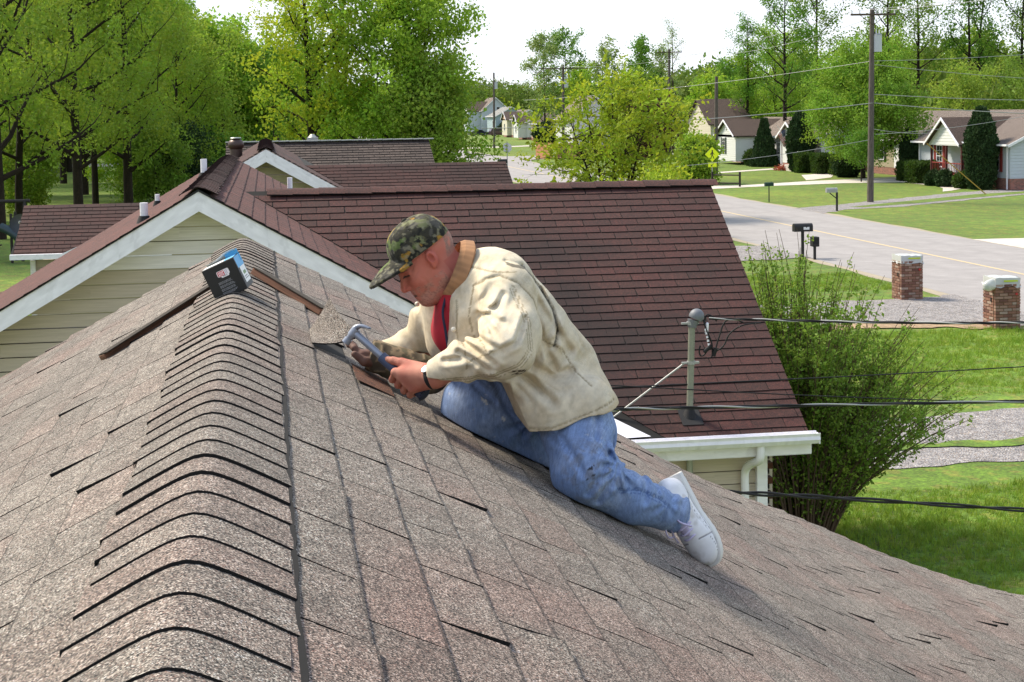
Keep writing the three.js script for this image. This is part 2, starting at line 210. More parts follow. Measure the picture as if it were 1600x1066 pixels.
const mapR = (u, v, h) => V(v + h * 0.46, roofR(v, -u) + h * 0.88, -u), mapL = (u, v, h) => V(-v - h * 0.46, roofL(-v, -u) + h * 0.88, -u);
{
  const H = nearHouse, off = H.position.clone(), wall = part(H, 'wall', (() => { const a = box(8.6, 2.3, 9.4, -0.2, 1.15, 0.5); a.translate(0, 0, 0); return a; })(), M.beige);
  const deck = new Tri(), Z = []; for (let z = 1.2; z > -7.69; z -= 0.37) Z.push(z); Z.push(-7.7);
  const grid = (xs, f) => { for (let i = 0; i < xs.length - 1; i++) for (let j = 0; j < Z.length - 1; j++) { const q = (x, z) => [V(x, f(x, z) + 0.0003, z).sub(off), [x, z], [0.55, 0.5, 0.47]]; deck.quad(q(xs[i], Z[j]), q(xs[i], Z[j + 1]), q(xs[i + 1], Z[j + 1]), q(xs[i + 1], Z[j])); } };
  const lin = (a, b, n) => Array.from({ length: n + 1 }, (_, i) => lerp(a, b, i / n)); grid(lin(-0.12, 5.2, 44), (x, z) => x < 0.03 ? roofR(0.03, z) - 0.02 : roofR(x, z)); grid(lin(-4.9, -0.12, 30), (x, z) => roofL(Math.min(x, -0.27), z) - (x > -0.27 ? 0.015 : 0));
  const roof = part(H, 'roof', deck.geo(), M.under); roof.userData.off = off;
  const tint = (u, v, R) => { const k = 0.9 + 0.2 * R(), p = R() < 0.22 ? R() : 0; return [k * (1 + 0.05 * p), k * (1 - 0.05 * p), k * (1 - 0.06 * p)]; };
  const patch = (u, v) => { const f = fbm2(u * 2.2 + 3, v * 2.2 + 8, 4), g = fbm2(u * 5.1 + 13, v * 5.1 + 2, 3), r = sstep(0.56, 0.72, f) * 0.6 + sstep(0.6, 0.75, g) * 0.35, w = 0.8 + 0.4 * fbm2(u * 1.1, v * 3.3 + 5, 3); return [w * (1 + 0.1 * r), w * (1 - 0.085 * r), w * (1 - 0.1 * r)]; };
  const lifted = (u, v) => Math.abs(u - 5.0) < 0.15 && v > 0.13 && v < 0.25, rust = (u, v) => false;
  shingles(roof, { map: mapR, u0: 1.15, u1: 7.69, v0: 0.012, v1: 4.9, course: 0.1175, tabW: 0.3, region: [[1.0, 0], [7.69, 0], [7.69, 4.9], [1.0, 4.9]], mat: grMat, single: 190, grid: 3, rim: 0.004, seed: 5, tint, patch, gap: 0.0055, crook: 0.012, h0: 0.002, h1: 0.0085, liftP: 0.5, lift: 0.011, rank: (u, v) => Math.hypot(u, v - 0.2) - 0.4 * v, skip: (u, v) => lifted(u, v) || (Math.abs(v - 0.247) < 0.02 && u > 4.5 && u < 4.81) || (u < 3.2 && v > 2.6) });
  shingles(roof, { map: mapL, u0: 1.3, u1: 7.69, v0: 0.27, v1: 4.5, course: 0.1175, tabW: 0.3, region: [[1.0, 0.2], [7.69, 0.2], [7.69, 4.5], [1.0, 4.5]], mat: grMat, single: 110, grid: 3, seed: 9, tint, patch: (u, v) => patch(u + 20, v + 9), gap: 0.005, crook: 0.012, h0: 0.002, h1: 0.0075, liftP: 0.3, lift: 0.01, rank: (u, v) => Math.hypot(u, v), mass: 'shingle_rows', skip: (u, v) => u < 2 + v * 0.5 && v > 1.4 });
  // the rust-brown tab left bare beside the lifted one
  { const T = new Tri(), A = [0.62, 0.27, 0.16]; for (let i = 0; i < 4; i++) for (let j = 0; j < 2; j++) { const q = (s, t) => [mapR(lerp(4.52, 4.83, s), lerp(0.249, 0.363, t), 0.011).sub(off), [s * 0.5, t * 0.2], A]; T.quad(q(i / 4, j / 2), q((i + 1) / 4, j / 2), q((i + 1) / 4, (j + 1) / 2), q(i / 4, (j + 1) / 2)); } part(roof, 'shingle', T.geo(), grMat).userData.label = 'rust brown bare shingle'; }
  // caps: centre line x -0.125, half width 0.16, rounded crest over a foam vent
  const capY = (t, z) => { const a = Math.sqrt(t * t + 0.001) - 0.0316; return 4.876 - 0.55 * a; };
  const capMap = (t, s, h) => V(-0.125 + t, capY(t, -s) + h, -s);
  ridgeCaps(roof, { map: (t, s, h) => capMap(t, s, h), n: 48, s0: 1.3, step: 0.1345, len: -0.16, w: 0.149, h: 0.0015, lift: 0.0048, seed: 3, nn: 16, mat: grMat, rough: 0.02, tint: (k, R) => { const w = 0.86 + 0.28 * R(), p = R() * R(); return [w * (1 + 0.08 * p), w * (1 - 0.05 * p), w * (1 - 0.06 * p)]; } });
  { // foam vent under the caps, its ragged dark edge showing on the right
    const T = new Tri(), R = rng(77); for (const sd of [-1, 1]) { let pw = 0; for (let z = -1.0; z > -7.68; z -= 0.06) { const w = 0.144 + (sd > 0 ? 0.008 + 0.007 * n2(z * 9, 3) + 0.004 * R() : 0.004 * R()); const q = (x, zz, dy) => [V(-0.125 + sd * x, capY(x, zz) + dy, zz).sub(off), [x, zz], [1, 1, 1]], a = pw || w; T.quad(q(0.138, z, -0.006), q(a, z, sd > 0 ? 0.009 : -0.006), q(w, z - 0.06, sd > 0 ? 0.009 : -0.006), q(0.138, z - 0.06, -0.006)); T.quad(q(a, z, sd > 0 ? 0.009 : -0.006), q(a + 0.001, z, -0.03), q(w + 0.001, z - 0.06, -0.03), q(w, z - 0.06, sd > 0 ? 0.009 : -0.006)); pw = w; } }
    part(roof, 'ridge_vent', T.geo(), std({ color: col('#050505'), roughness: 1 })); }
  for (const s of [-1, 1]) { const T = new Tri(), f = s > 0 ? roofR : roofL, xs = lin(s > 0 ? -0.12 : -4.9, s > 0 ? 5.2 : -0.12, 20); for (let i = 0; i < 20; i++) { const q = (x, dy, z) => [V(x, f(x, -7.7) + dy, z).sub(off), [x, dy], K3]; T.quad(q(xs[i], -0.012, -7.705), q(xs[i + 1], -0.012, -7.705), q(xs[i + 1], -0.19, -7.705), q(xs[i], -0.19, -7.705)); T.quad(q(xs[i], -0.19, -7.705), q(xs[i + 1], -0.19, -7.705), q(xs[i + 1], -0.19, -7.4), q(xs[i], -0.19, -7.4)); } part(H, 'rake_board', T.geo(), M.trim); }
  const gb = new THREE.Shape([[-4.6, 2.2], [4.6, 2.2], [4.4, 2.45], [2.2, 3.4], [0.0, 4.62], [-0.2, 4.62]].map((p) => new THREE.Vector2(...p))), gg = new THREE.ExtrudeGeometry(gb, { depth: 0.1, bevelEnabled: false }); gg.translate(-off.x, 0, -7.42 - off.z); part(H, 'gable_wall', gg, M.beige);
}

// ---------- the second house: gable toward us, wing with the mast on the right ----------
function planks(parent, name, o) { // clapboards: each board its own mesh, lower edge proud; o.row(y) -> [x0, x1] along axis
  for (let y = o.y0, k = 0; y < o.y1; y += o.exp, k++) { const yt = Math.min(y + o.exp, o.y1), a = o.row(y), b = o.row(yt); if (a[1] - a[0] < 0.02) continue; const T = new Tri(), P = (x, yy, d) => (o.axis === 'z' ? V(o.c + d * o.out, yy, x) : V(x, yy, o.c + d * o.out)).sub(o.off), q = (x, yy, d) => [P(x, yy, d), [x + k * 0.7, yy], K3];
    T.quad(q(a[0], y + 0.012, 0.018), q(a[1], y + 0.012, 0.018), q(b[1], yt, 0.006), q(b[0], yt, 0.006)); T.quad(q(a[0], y + 0.012, -0.02), q(a[1], y + 0.012, -0.02), q(a[1], y + 0.012, 0.018), q(a[0], y + 0.012, 0.018)); T.quad(q(b[0], yt, 0.006), q(b[1], yt, 0.006), q(b[1], yt, -0.02), q(b[0], yt, -0.02)); part(parent, name, T.geo(), o.mat(y)); }
}
function slab(parent, name, mat, P, off) { const T = new Tri(); const v = P.map((p) => [V(...p).sub(off), [p[0] + p[2], p[1]], K3]); for (let i = 1; i < v.length - 1; i++) T.tri(v[0], v[i], v[i + 1]); return part(parent, name, T.geo(), mat); }
const house2 = thing('house', 'second house in the row, dark red shingles, wide white gable and gutter', 'house', [0, 0, -19]);
const wingY = (z) => 2.5 + 0.54 * (-13.17 - z), mainR = (x) => 4.85 - 0.57 * (x + 0.6), mainL = (x) => 4.85 + 0.585 * (x + 0.6);
{
  const H = house2, off = H.position.clone();
  const T = new Tri(), q = (x, y, z) => [V(x, y, z).sub(off), [x, z], K3], Zf = -13.6, Zb = -25.3;
  T.quad(q(-0.6, 4.85, Zf), q(3.1, mainR(3.1), Zf), q(3.1, mainR(3.1), Zb), q(-0.6, 4.85, Zb)); T.quad(q(-0.6, 4.85, Zf), q(-4.7, mainL(-4.7), Zf), q(-4.7, mainL(-4.7), Zb), q(-0.6, 4.85, Zb));
  T.quad(q(-0.25, 4.65, -17.15), q(5.16, 4.65, -17.15), q(4.9, 2.5, -13.17), q(3.1, 2.5, -13.17)); T.quad(q(-0.25, 4.65, -17.15), q(5.16, 4.65, -17.15), q(5.1, 2.5, -21.13), q(3.1, 2.5, -21.13));
  const roof = part(H, 'roof', T.geo(), M.under); roof.userData.off = off;
  const dk = (u, v) => { const f = clamp(fbm2(u * 0.7 + 2, v * 1.1, 4) + 0.13 * Math.exp(-(((u - 1.3) / 1.5) ** 2) - ((v - 1.9) / 1.3) ** 2) + 0.07 * Math.exp(-(((u - 3.2) / 1.2) ** 2) - ((v - 3.0) / 1.2) ** 2) - 0.02), g = fbm2(u * 2.4, v * 0.5 + 7, 3), k = 0.98 - 0.46 * sstep(0.42, 0.62, f * 0.75 + 0.25 * sstep(0, 2.2, v) * 0.6) - 0.15 * sstep(0.5, 0.7, g); return [k, k * 1.01, k * 1.04]; };
  const tint = (u, v, R) => { const k = 0.8 + 0.3 * R(), p = R() < 0.3 ? 0.12 : 0; return [k * (1 + p * 0.6), k * (1 - p * 0.5), k * (1 - p * 0.2)]; };
  const L = Math.hypot(3.98, 2.15) , fy = 2.15 / L, fz = 3.98 / L; // wing front: u = x, v down the slope from the ridge
  const wf = (u, v, h) => V(u, 4.65 - v * fy + h * fz, -17.15 + v * fz + h * fy);
  const zAt = (v) => -17.15 + v * fz, xv = (v) => -0.6 + (4.85 - (4.65 - v * fy)) / 0.57;
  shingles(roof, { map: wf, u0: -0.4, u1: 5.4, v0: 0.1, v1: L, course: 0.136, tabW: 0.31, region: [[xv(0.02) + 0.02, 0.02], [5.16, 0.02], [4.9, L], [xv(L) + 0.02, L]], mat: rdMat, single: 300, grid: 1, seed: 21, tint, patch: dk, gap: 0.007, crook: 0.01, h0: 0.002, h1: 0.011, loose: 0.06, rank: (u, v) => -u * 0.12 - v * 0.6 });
  const wb = (u, v, h) => V(u, 4.65 - v * fy + h * fz, -17.15 - v * fz - h * fy);
  shingles(roof, { map: wb, u0: -0.4, u1: 5.4, v0: 0.1, v1: L, course: 0.136, tabW: 0.31, region: [[xv(0.02) + 0.02, 0.02], [5.16, 0.02], [5.1, L], [xv(L) + 0.02, L]], mat: rdFar, seed: 22, tint, patch: dk, mass: 'far_shingle_rows' });
  const c57 = 1 / Math.hypot(1, 0.57), mr = (u, v, h) => V(v + h * 0.5, mainR(v) + h * c57, -u), ml = (u, v, h) => V(-v - h * 0.5, mainL(-v) + h * c57, -u);
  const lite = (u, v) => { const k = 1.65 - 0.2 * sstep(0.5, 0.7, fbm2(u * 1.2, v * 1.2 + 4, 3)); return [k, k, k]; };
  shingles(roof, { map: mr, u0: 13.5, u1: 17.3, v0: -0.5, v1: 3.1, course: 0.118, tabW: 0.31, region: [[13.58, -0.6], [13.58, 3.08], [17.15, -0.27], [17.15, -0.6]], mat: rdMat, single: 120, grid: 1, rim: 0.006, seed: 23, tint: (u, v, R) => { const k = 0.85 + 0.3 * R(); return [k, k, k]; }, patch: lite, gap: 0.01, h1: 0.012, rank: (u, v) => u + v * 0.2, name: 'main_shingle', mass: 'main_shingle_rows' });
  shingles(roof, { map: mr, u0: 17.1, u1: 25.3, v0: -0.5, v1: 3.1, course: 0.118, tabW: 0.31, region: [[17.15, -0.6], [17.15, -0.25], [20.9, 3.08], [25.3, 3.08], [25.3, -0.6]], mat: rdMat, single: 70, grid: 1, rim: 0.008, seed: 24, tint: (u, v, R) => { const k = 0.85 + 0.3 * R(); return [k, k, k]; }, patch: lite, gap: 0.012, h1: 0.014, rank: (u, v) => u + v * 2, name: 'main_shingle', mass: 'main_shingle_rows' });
  shingles(roof, { map: ml, u0: 13.5, u1: 25.3, v0: 0.7, v1: 4.7, course: 0.118, tabW: 0.31, region: [[13.58, 0.6], [25.3, 0.6], [25.3, 4.7], [13.58, 4.7]], mat: rdMat, seed: 25, tint: (u, v, R) => { const k = 0.85 + 0.3 * R(); return [k, k, k]; }, patch: lite, gap: 0.006, mass: 'left_shingle_rows' });
  const cy = (t) => 4.868 - 0.58 * (Math.sqrt(t * t + 0.004) - 0.063);
  ridgeCaps(roof, { map: (t, s, h) => V(-0.6 + t, cy(t) + h, -s), n: 58, s0: 13.6, step: 0.2, len: -0.23, w: 0.16, h: 0.004, lift: 0.006, seed: 31, nn: 6, rough: 0.03, edge: [0.3, 0.27, 0.27], mat: rdMat, tint: (k, R) => { const w = (k > 6 && R() < 0.7 ? 0.5 : 0.75) + 0.25 * R(); return [w, w, w]; } });
  ridgeCaps(roof, { map: (t, s, h) => V(s, 4.668 - 0.56 * (Math.sqrt(t * t + 0.003) - 0.054) + h, -17.15 + t), n: 18, s0: 0.0, step: 0.29, len: -0.31, w: 0.155, h: 0.004, lift: 0.008, seed: 32, nn: 6, rough: 0.01, mat: rdMat, tint: (k, R) => { const w = 0.85 + 0.4 * R(); return [w, w, w]; } });
  // rake boards of the gable, soffit, boards of the wall
  const rake = (x0, f, x1, nm) => { const T = new Tri(), top = 0.0, h = 0.19, q = (x, dy, z) => [V(x, f(x) + dy, z).sub(off), [x * 1.15, dy], K3]; T.quad(q(x0, top - 0.012, Zf), q(x1, top - 0.012, Zf), q(x1, -h, Zf), q(x0, -h, Zf)); T.quad(q(x0, -h, Zf), q(x1, -h, Zf), q(x1, -h, Zf - 0.025), q(x0, -h, Zf - 0.025)); part(H, 'rake_board', T.geo(), M.white); const S = new Tri(); S.quad(q(x0, -h + 0.03, Zf - 0.025), q(x1, -h + 0.03, Zf - 0.025), q(x1, -h + 0.03, Zf - 0.42), q(x0, -h + 0.03, Zf - 0.42)); part(H, 'soffit', S.geo(), std({ color: col('#b9b49c') })); const D = new Tri(); D.quad(q(x0, 0.006, Zf + 0.012), q(x1, 0.006, Zf + 0.012), q(x1, -0.014, Zf + 0.012), q(x0, -0.014, Zf + 0.012)); part(H, 'drip_edge', D.geo(), M.rubber); };
  rake(-0.6, mainR, 3.1); rake(-0.6, mainL, -4.7);
  planks(H, 'siding_board', { y0: 0.3, y1: 4.62, exp: 0.127, c: -14.02, out: 1, off, row: (y) => [Math.max(-4.35, -0.6 - (4.72 - y) / 0.585), Math.min(3.0, -0.6 + (4.72 - y) / 0.57)], mat: (y) => y > 4.06 ? M.beigeW : M.beige });
  { const w = [box(7.3, 2.3, 11, -0.68, 1.15, -19.6), box(1.7, 2.2, 7, 3.85, 1.1, -17.1)]; w.forEach((g) => g.translate(-off.x, 0, -off.z)); part(H, 'wall', merge(w), M.beige); }
  // wing: eave board, gutter, boards, corner, downspout, brick end
  const g = new THREE.Shape([[0, 0], [0.1, 0], [0.125, 0.04], [0.115, 0.07], [0.125, 0.1], [0.117, 0.1], [0.105, 0.07], [0.114, 0.045], [0.095, 0.008], [0.008, 0.008], [0.008, 0.1], [0, 0.1]].map((p) => new THREE.Vector2(...p)));
  const gut = new THREE.ExtrudeGeometry(g, { depth: 1.98, bevelEnabled: false }); gut.rotateY(-Math.PI / 2); gut.translate(4.97 - off.x, 2.41, -13.16 - off.z); part(H, 'gutter', gut, M.white);
  const cap = box(0.01, 0.09, 0.115, 4.965, 2.455, -13.1); cap.translate(-off.x, 0, -off.z); part(H, 'gutter_end', cap, M.white);
  const fas = box(2.0, 0.2, 0.03, 3.93, 2.4, -13.18); fas.translate(-off.x, 0, -off.z); part(H, 'eave_board', fas, M.white);
  const sof = box(2.0, 0.02, 0.36, 3.93, 2.3, -13.35); sof.translate(-off.x, 0, -off.z); part(H, 'soffit', sof, M.trim);
  planks(H, 'siding_board', { y0: 0.3, y1: 2.29, exp: 0.127, c: -13.52, out: 1, off, row: () => [3.0, 4.5], mat: () => M.beige });
  const cor = box(0.1, 2.1, 0.1, 4.55, 1.24, -13.5); cor.translate(-off.x, 0, -off.z); part(H, 'corner_board', cor, M.white);
  { const p = [bar(V(4.42, 2.42, -13.11), V(4.42, 2.3, -13.11), 0.04, 0.04, 10), ]; const ds = tube([[4.42, 2.42, -13.11], [4.42, 2.27, -13.13], [4.4, 2.2, -13.3], [4.38, 2.1, -13.44], [4.38, 1.9, -13.45], [4.38, 0.3, -13.45]], 0.04, 40, 8); ds.translate(-off.x, 0, -off.z); part(H, 'downspout', ds, M.white); }
  { const bm = [0, 1, 2].map((k) => std({ color: col(['#7d5548', '#8d6453', '#6c4a42'][k]), map: rep(dirtT, 3), roughness: 0.95 })); const R = rng(8); for (let r = 0; r < 30; r++) for (let c = 0; c < 4; c++) { const b = box(0.06, 0.06, 0.2, 4.64, 0.1 + r * 0.072, -13.6 - c * 0.212 - (r % 2) * 0.1); b.translate(-off.x, 0, -off.z); part(H, 'brick', b, bm[Math.floor(R() * 3)]); } }
  // white metal where the valley meets the gutter
  slab(H, 'valley_flashing', M.white, [[3.02, 2.705, -13.47], [3.4, 2.53, -13.17], [2.9, 2.52, -13.17]], off);
  // vent pipes with rubber boots
  for (const [x, z, h, r, right] of [[-1.13, -14.3, 0.17, 0.037, 0], [-1.35, -19.2, 0.13, 0.03, 0], [-0.78, -19.4, 0.22, 0.04, 0], [0.36, -26.5 + 2.6, 0.22, 0.04, 1]]) { const y = right ? mainR(x) : mainL(x), p = part(H, 'vent_pipe', bar(V(x, y - 0.05, z).sub(off), V(x, y + h, z).sub(off), r, r, 20), M.white); part(p, 'pipe_boot', bar(V(x, y - 0.02, z).sub(off), V(x, y + 0.05, z).sub(off), r * 2.0, r * 1.25, 16), M.rubber); }
}
{ // service mast on the wing roof
  const B = V(3.84, 2.645, -13.44), t = thing('service_mast', 'upright galvanised electric service mast with grey weatherhead on the red wing roof', 'mast', [3.84, 2.645, -13.44]);
  const pipe = [bar(V(0, -0.06, 0), V(0.03, 0.87, 0), 0.031, 0.031, 16)]; part(t, 'pipe', pipe[0], std({ map: rep(paintT, 2, 4), color: col('#8d9080'), metalness: 0.35, roughness: 0.6 }));
  const low = bar(V(0, -0.15, 0.0), V(-0.01, -2.4, -0.02), 0.03, 0.03, 14); part(t, 'conduit', low, M.galv);
  { const bs = box(0.2, 0.012, 0.26, 0, 0, 0); bs.rotateX(0.495); bs.translate(0, 0.0, 0.02); part(t, 'boot_plate', bs, M.rubber); part(t, 'pipe_boot', bar(V(0, -0.02, 0), V(0.003, 0.075, 0), 0.075, 0.036, 18), M.rubber); }
  { const hd = new THREE.SphereGeometry(0.075, 22, 14, 0, 2 * Math.PI, 0, Math.PI * 0.62); hd.scale(0.95, 1, 0.9); hd.rotateZ(-0.45); hd.translate(0.075, 0.93, 0); const sk = bar(V(0.03, 0.83, 0), V(0.045, 0.9, 0), 0.04, 0.055, 16); part(t, 'weatherhead', merge([hd, sk]), std({ color: col('#6b6e73'), metalness: 0.15, roughness: 0.6 })); }
  for (const y of [0.87, 0.5]) part(t, 'clamp', merge([bar(V(0.02, y - 0.015, 0), V(0.02, y + 0.015, 0), 0.04, 0.04, 14), box(0.07, 0.02, 0.03, 0.06, y, 0), box(0.05, 0.015, 0.03, -0.045, y, 0)]), M.galv);
  part(t, 'brace', bar(V(-0.04, 0.5, 0.0), V(-0.72, 0.02, -0.02), 0.009, 0.009, 8), M.galv);
  const wm = M.rubber; let W = [[[0.14, 0.9, 0.02], [0.17, 0.8, 0.03], [0.18, 0.68, 0.04], [0.16, 0.6, 0.03], [0.11, 0.56, 0.03], [0.09, 0.6, 0.03], [0.1, 0.66, 0.03]], [[0.13, 0.9, 0.04], [0.15, 0.82, 0.05], [0.2, 0.7, 0.05], [0.21, 0.62, 0.05], [0.2, 0.55, 0.05], [0.16, 0.545, 0.05]], [[0.24, 0.62, 0.05], [0.28, 0.75, 0.05], [0.34, 0.88, 0.04], [0.42, 0.9, 0.03], [0.52, 0.86, 0.02]], [[0.24, 0.6, 0.05], [0.32, 0.65, 0.04], [0.38, 0.76, 0.04], [0.5, 0.83, 0.02], [0.7, 0.85, 0.0]], [[0.15, 0.86, 0.0], [0.17, 0.94, 0.0], [0.22, 0.93, 0.0], [0.27, 0.88, 0.0]]];
  for (const w of W) part(t, 'drip_loop', tube(w, 0.0075, 24, 6), wm);
  for (const [a, b] of [[[0.2, 0.66, 0.05], [0.13, 0.6, 0.05]], [[0.24, 0.64, 0.06], [0.22, 0.56, 0.06]]]) part(t, 'splice', bar(V(...a), V(...b), 0.021, 0.017, 12), M.rubber);
  { const ct = new THREE.CapsuleGeometry(0.016, 0.08, 4, 8); ct.rotateZ(-0.1); ct.translate(0.165, 0.82, 0.03); part(t, 'wedge_clamp', ct, M.white); }
  for (let k = 0; k < 5; k++) part(t, 'tape_band', bar(V(0.146 + k * 0.008, 0.82 - k * 0.035, 0.045), V(0.148 + k * 0.008, 0.802 - k * 0.035, 0.046), 0.0105, 0.0105, 8), M.white);
}
function wire(label, pts, r, o = {}) { const g = []; if (o.twist) { for (let k = 0; k < o.twist; k++) { const c = new THREE.CatmullRomCurve3(pts.map((p) => p.isVector3 ? p : V(...p))), q = []; for (let i = 0; i <= 120; i++) { const p = c.getPoint(i / 120), a = i * 0.35 + k * 2 * Math.PI / o.twist; p.y += Math.cos(a) * r * 1.1; p.z += Math.sin(a) * r * 1.1; q.push(p); } const m = shade(new THREE.Mesh(tube(q, r, 240, 5), k === 0 && o.bare ? M.galv : M.rubber)); m.name = k === 0 && o.bare ? 'bare_strand' : 'strand'; g.push(m); } const t = thing('power_line', label, 'cable', [0, 0, 0], o.group); g.forEach((m) => t.add(m)); return t; }
  const m = part(scene, 'power_line', tube(pts, r, o.seg || 32, 5), o.mat || M.rubber); tag(m, label, 'cable', o.group); return m; }
wire('black twisted service cable running from the mast head across the bush', [[4.03, 3.554, -13.42], [4.525, 3.553, -13.2], [5.17, 3.565, -12.8], [5.92, 3.608, -12.2], [6.36, 3.638, -11.9], [6.95, 3.705, -11.4], [7.6, 3.8, -10.8]], 0.0065, { twist: 3, bare: true });
wire('thick twisted cable with a bare strand crossing below the mast boot', [[1.926, 3.69, -8.8], [2.279, 3.627, -9.1], [3.0, 3.547, -9.4], [4.05, 3.439, -9.8], [5.456, 3.321, -10.2], [6.4, 3.245, -10.5], [7.4, 3.2, -10.8]], 0.006, { twist: 3, bare: true });
wire('thin black cable crossing the red wing roof above the thick one', [[2.913, 2.97, -13.3], [4.124, 2.935, -13.5], [5.787, 2.843, -14.0], [7.7, 2.785, -14.4], [8.9, 2.763, -14.6]], 0.006);
wire('thin black cable dropping slightly as it crosses the mast pipe', [[2.913, 3.006, -13.3], [4.877, 2.785, -13.5], [7.595, 2.446, -14.2], [8.784, 2.326, -14.4]], 0.006);
wire('pair of black cables leaving the roof edge low at right', [[2.2, 3.46, -7.72], [2.364, 3.433, -7.75], [3.115, 3.292, -8.0], [4.604, 2.978, -8.6], [5.437, 2.813, -8.9], [6.3, 2.65, -9.2]], 0.0075, { twist: 2 });

// ---------- third house and the houses beyond ----------
const house3 = thing('house', 'third house in the row, red roof with white gable peak rising above the dark ridge', 'house', [1, 0, -36]);
{
  const H = house3, off = H.position.clone(), mR = (x) => 4.85 - 0.57 * x, mL = (x) => 4.85 + 0.57 * x, q = (x, y, z) => [V(x, y, z).sub(off), [x, z], K3], T = new Tri(), Zf = -30.3, Zb = -43;
  T.quad(q(0, 4.85, Zf), q(4, mR(4), Zf), q(4, mR(4), Zb), q(0, 4.85, Zb)); T.quad(q(0, 4.85, Zf), q(-4.2, mL(-4.2), Zf), q(-4.2, mL(-4.2), Zb), q(0, 4.85, Zb));
  T.quad(q(0.85, 4.37, -34), q(5.42, 4.37, -34), q(5.5, 2.5, -30.6), q(4.1, 2.5, -30.6)); T.quad(q(0.85, 4.37, -34), q(5.42, 4.37, -34), q(5.4, 2.5, -37.4), q(4.1, 2.5, -37.4));
  T.quad(q(-4.9, 3.72, -32.2), q(-1.9, 3.72, -32.2), q(-1.9, 2.84, -30.6), q(-5.0, 2.84, -30.6)); T.quad(q(-4.9, 3.72, -32.2), q(-1.9, 3.72, -32.2), q(-1.9, 2.84, -33.8), q(-5.0, 2.84, -33.8));
  const roof = part(H, 'roof', T.geo(), M.under); roof.userData.off = off;
  const tint = (u, v, R) => { const k = 0.75 + 0.35 * R(); return [k, k, k]; }, dk = (u, v) => { const k = 1 - 0.42 * sstep(0.42, 0.66, fbm2(u * 0.8, v * 1.6 + 3, 4)); return [k, k, k * 1.03]; };
  const mk = (a, b, c) => { const A = V(...a), U = V(...b).sub(A), W = V(...c).sub(A), lu = U.length(), lv = W.length(); U.normalize(); W.normalize(); const N = V().crossVectors(W, U); if (N.y < 0) N.negate(); N.normalize(); return [(u, v, h) => A.clone().addScaledVector(U, u).addScaledVector(W, v).addScaledVector(N, h), lu, lv]; };
  const field = (a, b, c, o) => { const [map, lu, lv] = mk(a, b, c); shingles(roof, { map, u0: 0, u1: lu, v0: 0, v1: lv, course: 0.136, tabW: 0.31, region: o.region || [[0, 0], [lu, 0], [lu, lv], [0, lv]], mat: rdFar, tint, gap: 0.008, h1: 0.014, ...o }); };
  field([0, 4.85, Zf], [0, 4.85, Zb], [4, mR(4), Zf], { seed: 41, patch: dk, region: [[0.02, 0], [12.6, 0], [12.6, 4.5], [7, 4.5], [3.7, 1.0], [0.02, 4.5]].slice(0, 0).concat([[0.02, 0], [12.6, 0], [12.6, 1.0], [0.02, 1.0]]) });
  field([0, 4.85, Zf], [0, 4.85, Zf - 3.7], [4, mR(4), Zf], { seed: 42, patch: dk, region: [[0.02, 1], [3.7, 1], [0.3, 4.6], [0.02, 4.6]] });
  field([0, 4.85, Zf], [0, 4.85, Zb], [-4.2, mL(-4.2), Zf], { seed: 43 });
  field([0.85, 4.37, -34], [5.42, 4.37, -34], [0.85, 2.5, -30.6], { seed: 44, patch: dk, single: 120, rank: (u, v) => v, region: [[0.02, 0], [4.56, 0], [4.62, 3.88], [3.28, 3.88]] });
  field([-4.95, 3.72, -32.2], [-1.9, 3.72, -32.2], [-4.95, 2.84, -30.6], { seed: 45, patch: dk, single: 100, rank: (u, v) => v });
  ridgeCaps(roof, { map: (t, s, h) => V(t, 4.868 - 0.57 * (Math.sqrt(t * t + 0.004) - 0.063) + h, -s), n: 42, s0: 30.3, step: 0.29, len: -0.33, w: 0.17, h: 0.004, lift: 0.006, seed: 46, edge: [0.35, 0.3, 0.3], nn: 6, rough: 0.03, mat: rdFar, tint: (k, R) => { const w = 0.45 + 0.35 * R(); return [w, w, w]; } });
  for (const [f, x1] of [[mR, 4], [mL, -4.2]]) { const T = new Tri(), q2 = (x, dy) => [V(x, f(x) + dy, Zf + 0.01).sub(off), [x, dy], K3]; T.quad(q2(0, -0.02), q2(x1, -0.02), q2(x1, -0.27), q2(0, -0.27)); part(H, 'rake_board', T.geo(), M.white); }
  planks(H, 'siding_board', { y0: 0.3, y1: 4.6, exp: 0.16, c: -30.65, out: 1, off, row: (y) => [Math.max(-3.9, -(4.7 - y) / 0.57), Math.min(3.7, (4.7 - y) / 0.57)], mat: () => std({ map: sideT, color: col('#a79f7c') }) });
  planks(H, 'siding_board', { y0: 0.3, y1: 2.72, exp: 0.16, c: -30.95, out: 1, off, row: () => [-4.6, -3.2], mat: () => M.beige });
  const w = [box(7.6, 2.3, 11.5, 0, 1.15, -36.6), box(1.6, 2.2, 6, 4.4, 1.1, -34), box(1.3, 2.6, 2.4, -3.95, 1.3, -32.2)]; w.forEach((g) => g.translate(-off.x, 0, -off.z)); part(H, 'wall', merge(w), M.beige);
  const c = box(0.1, 2.5, 0.1, -4.62, 1.45, -30.93); c.translate(-off.x, 0, -off.z); part(H, 'corner_board', c, M.trim); const gt = box(3.1, 0.1, 0.12, -3.45, 2.8, -30.56); gt.translate(-off.x, 0, -off.z); part(H, 'gutter', gt, M.white);
  { const T = new Tri(); const r = (x, y, z) => [V(x, y, z).sub(off), [x, z], K3]; T.quad(r(-4.0, 2.86, -30.28), r(-2.2, 3.65, -30.28), r(-2.2, 3.5, -30.27), r(-4.0, 2.71, -30.27)); part(H, 'rake_trim', T.geo(), M.white); }
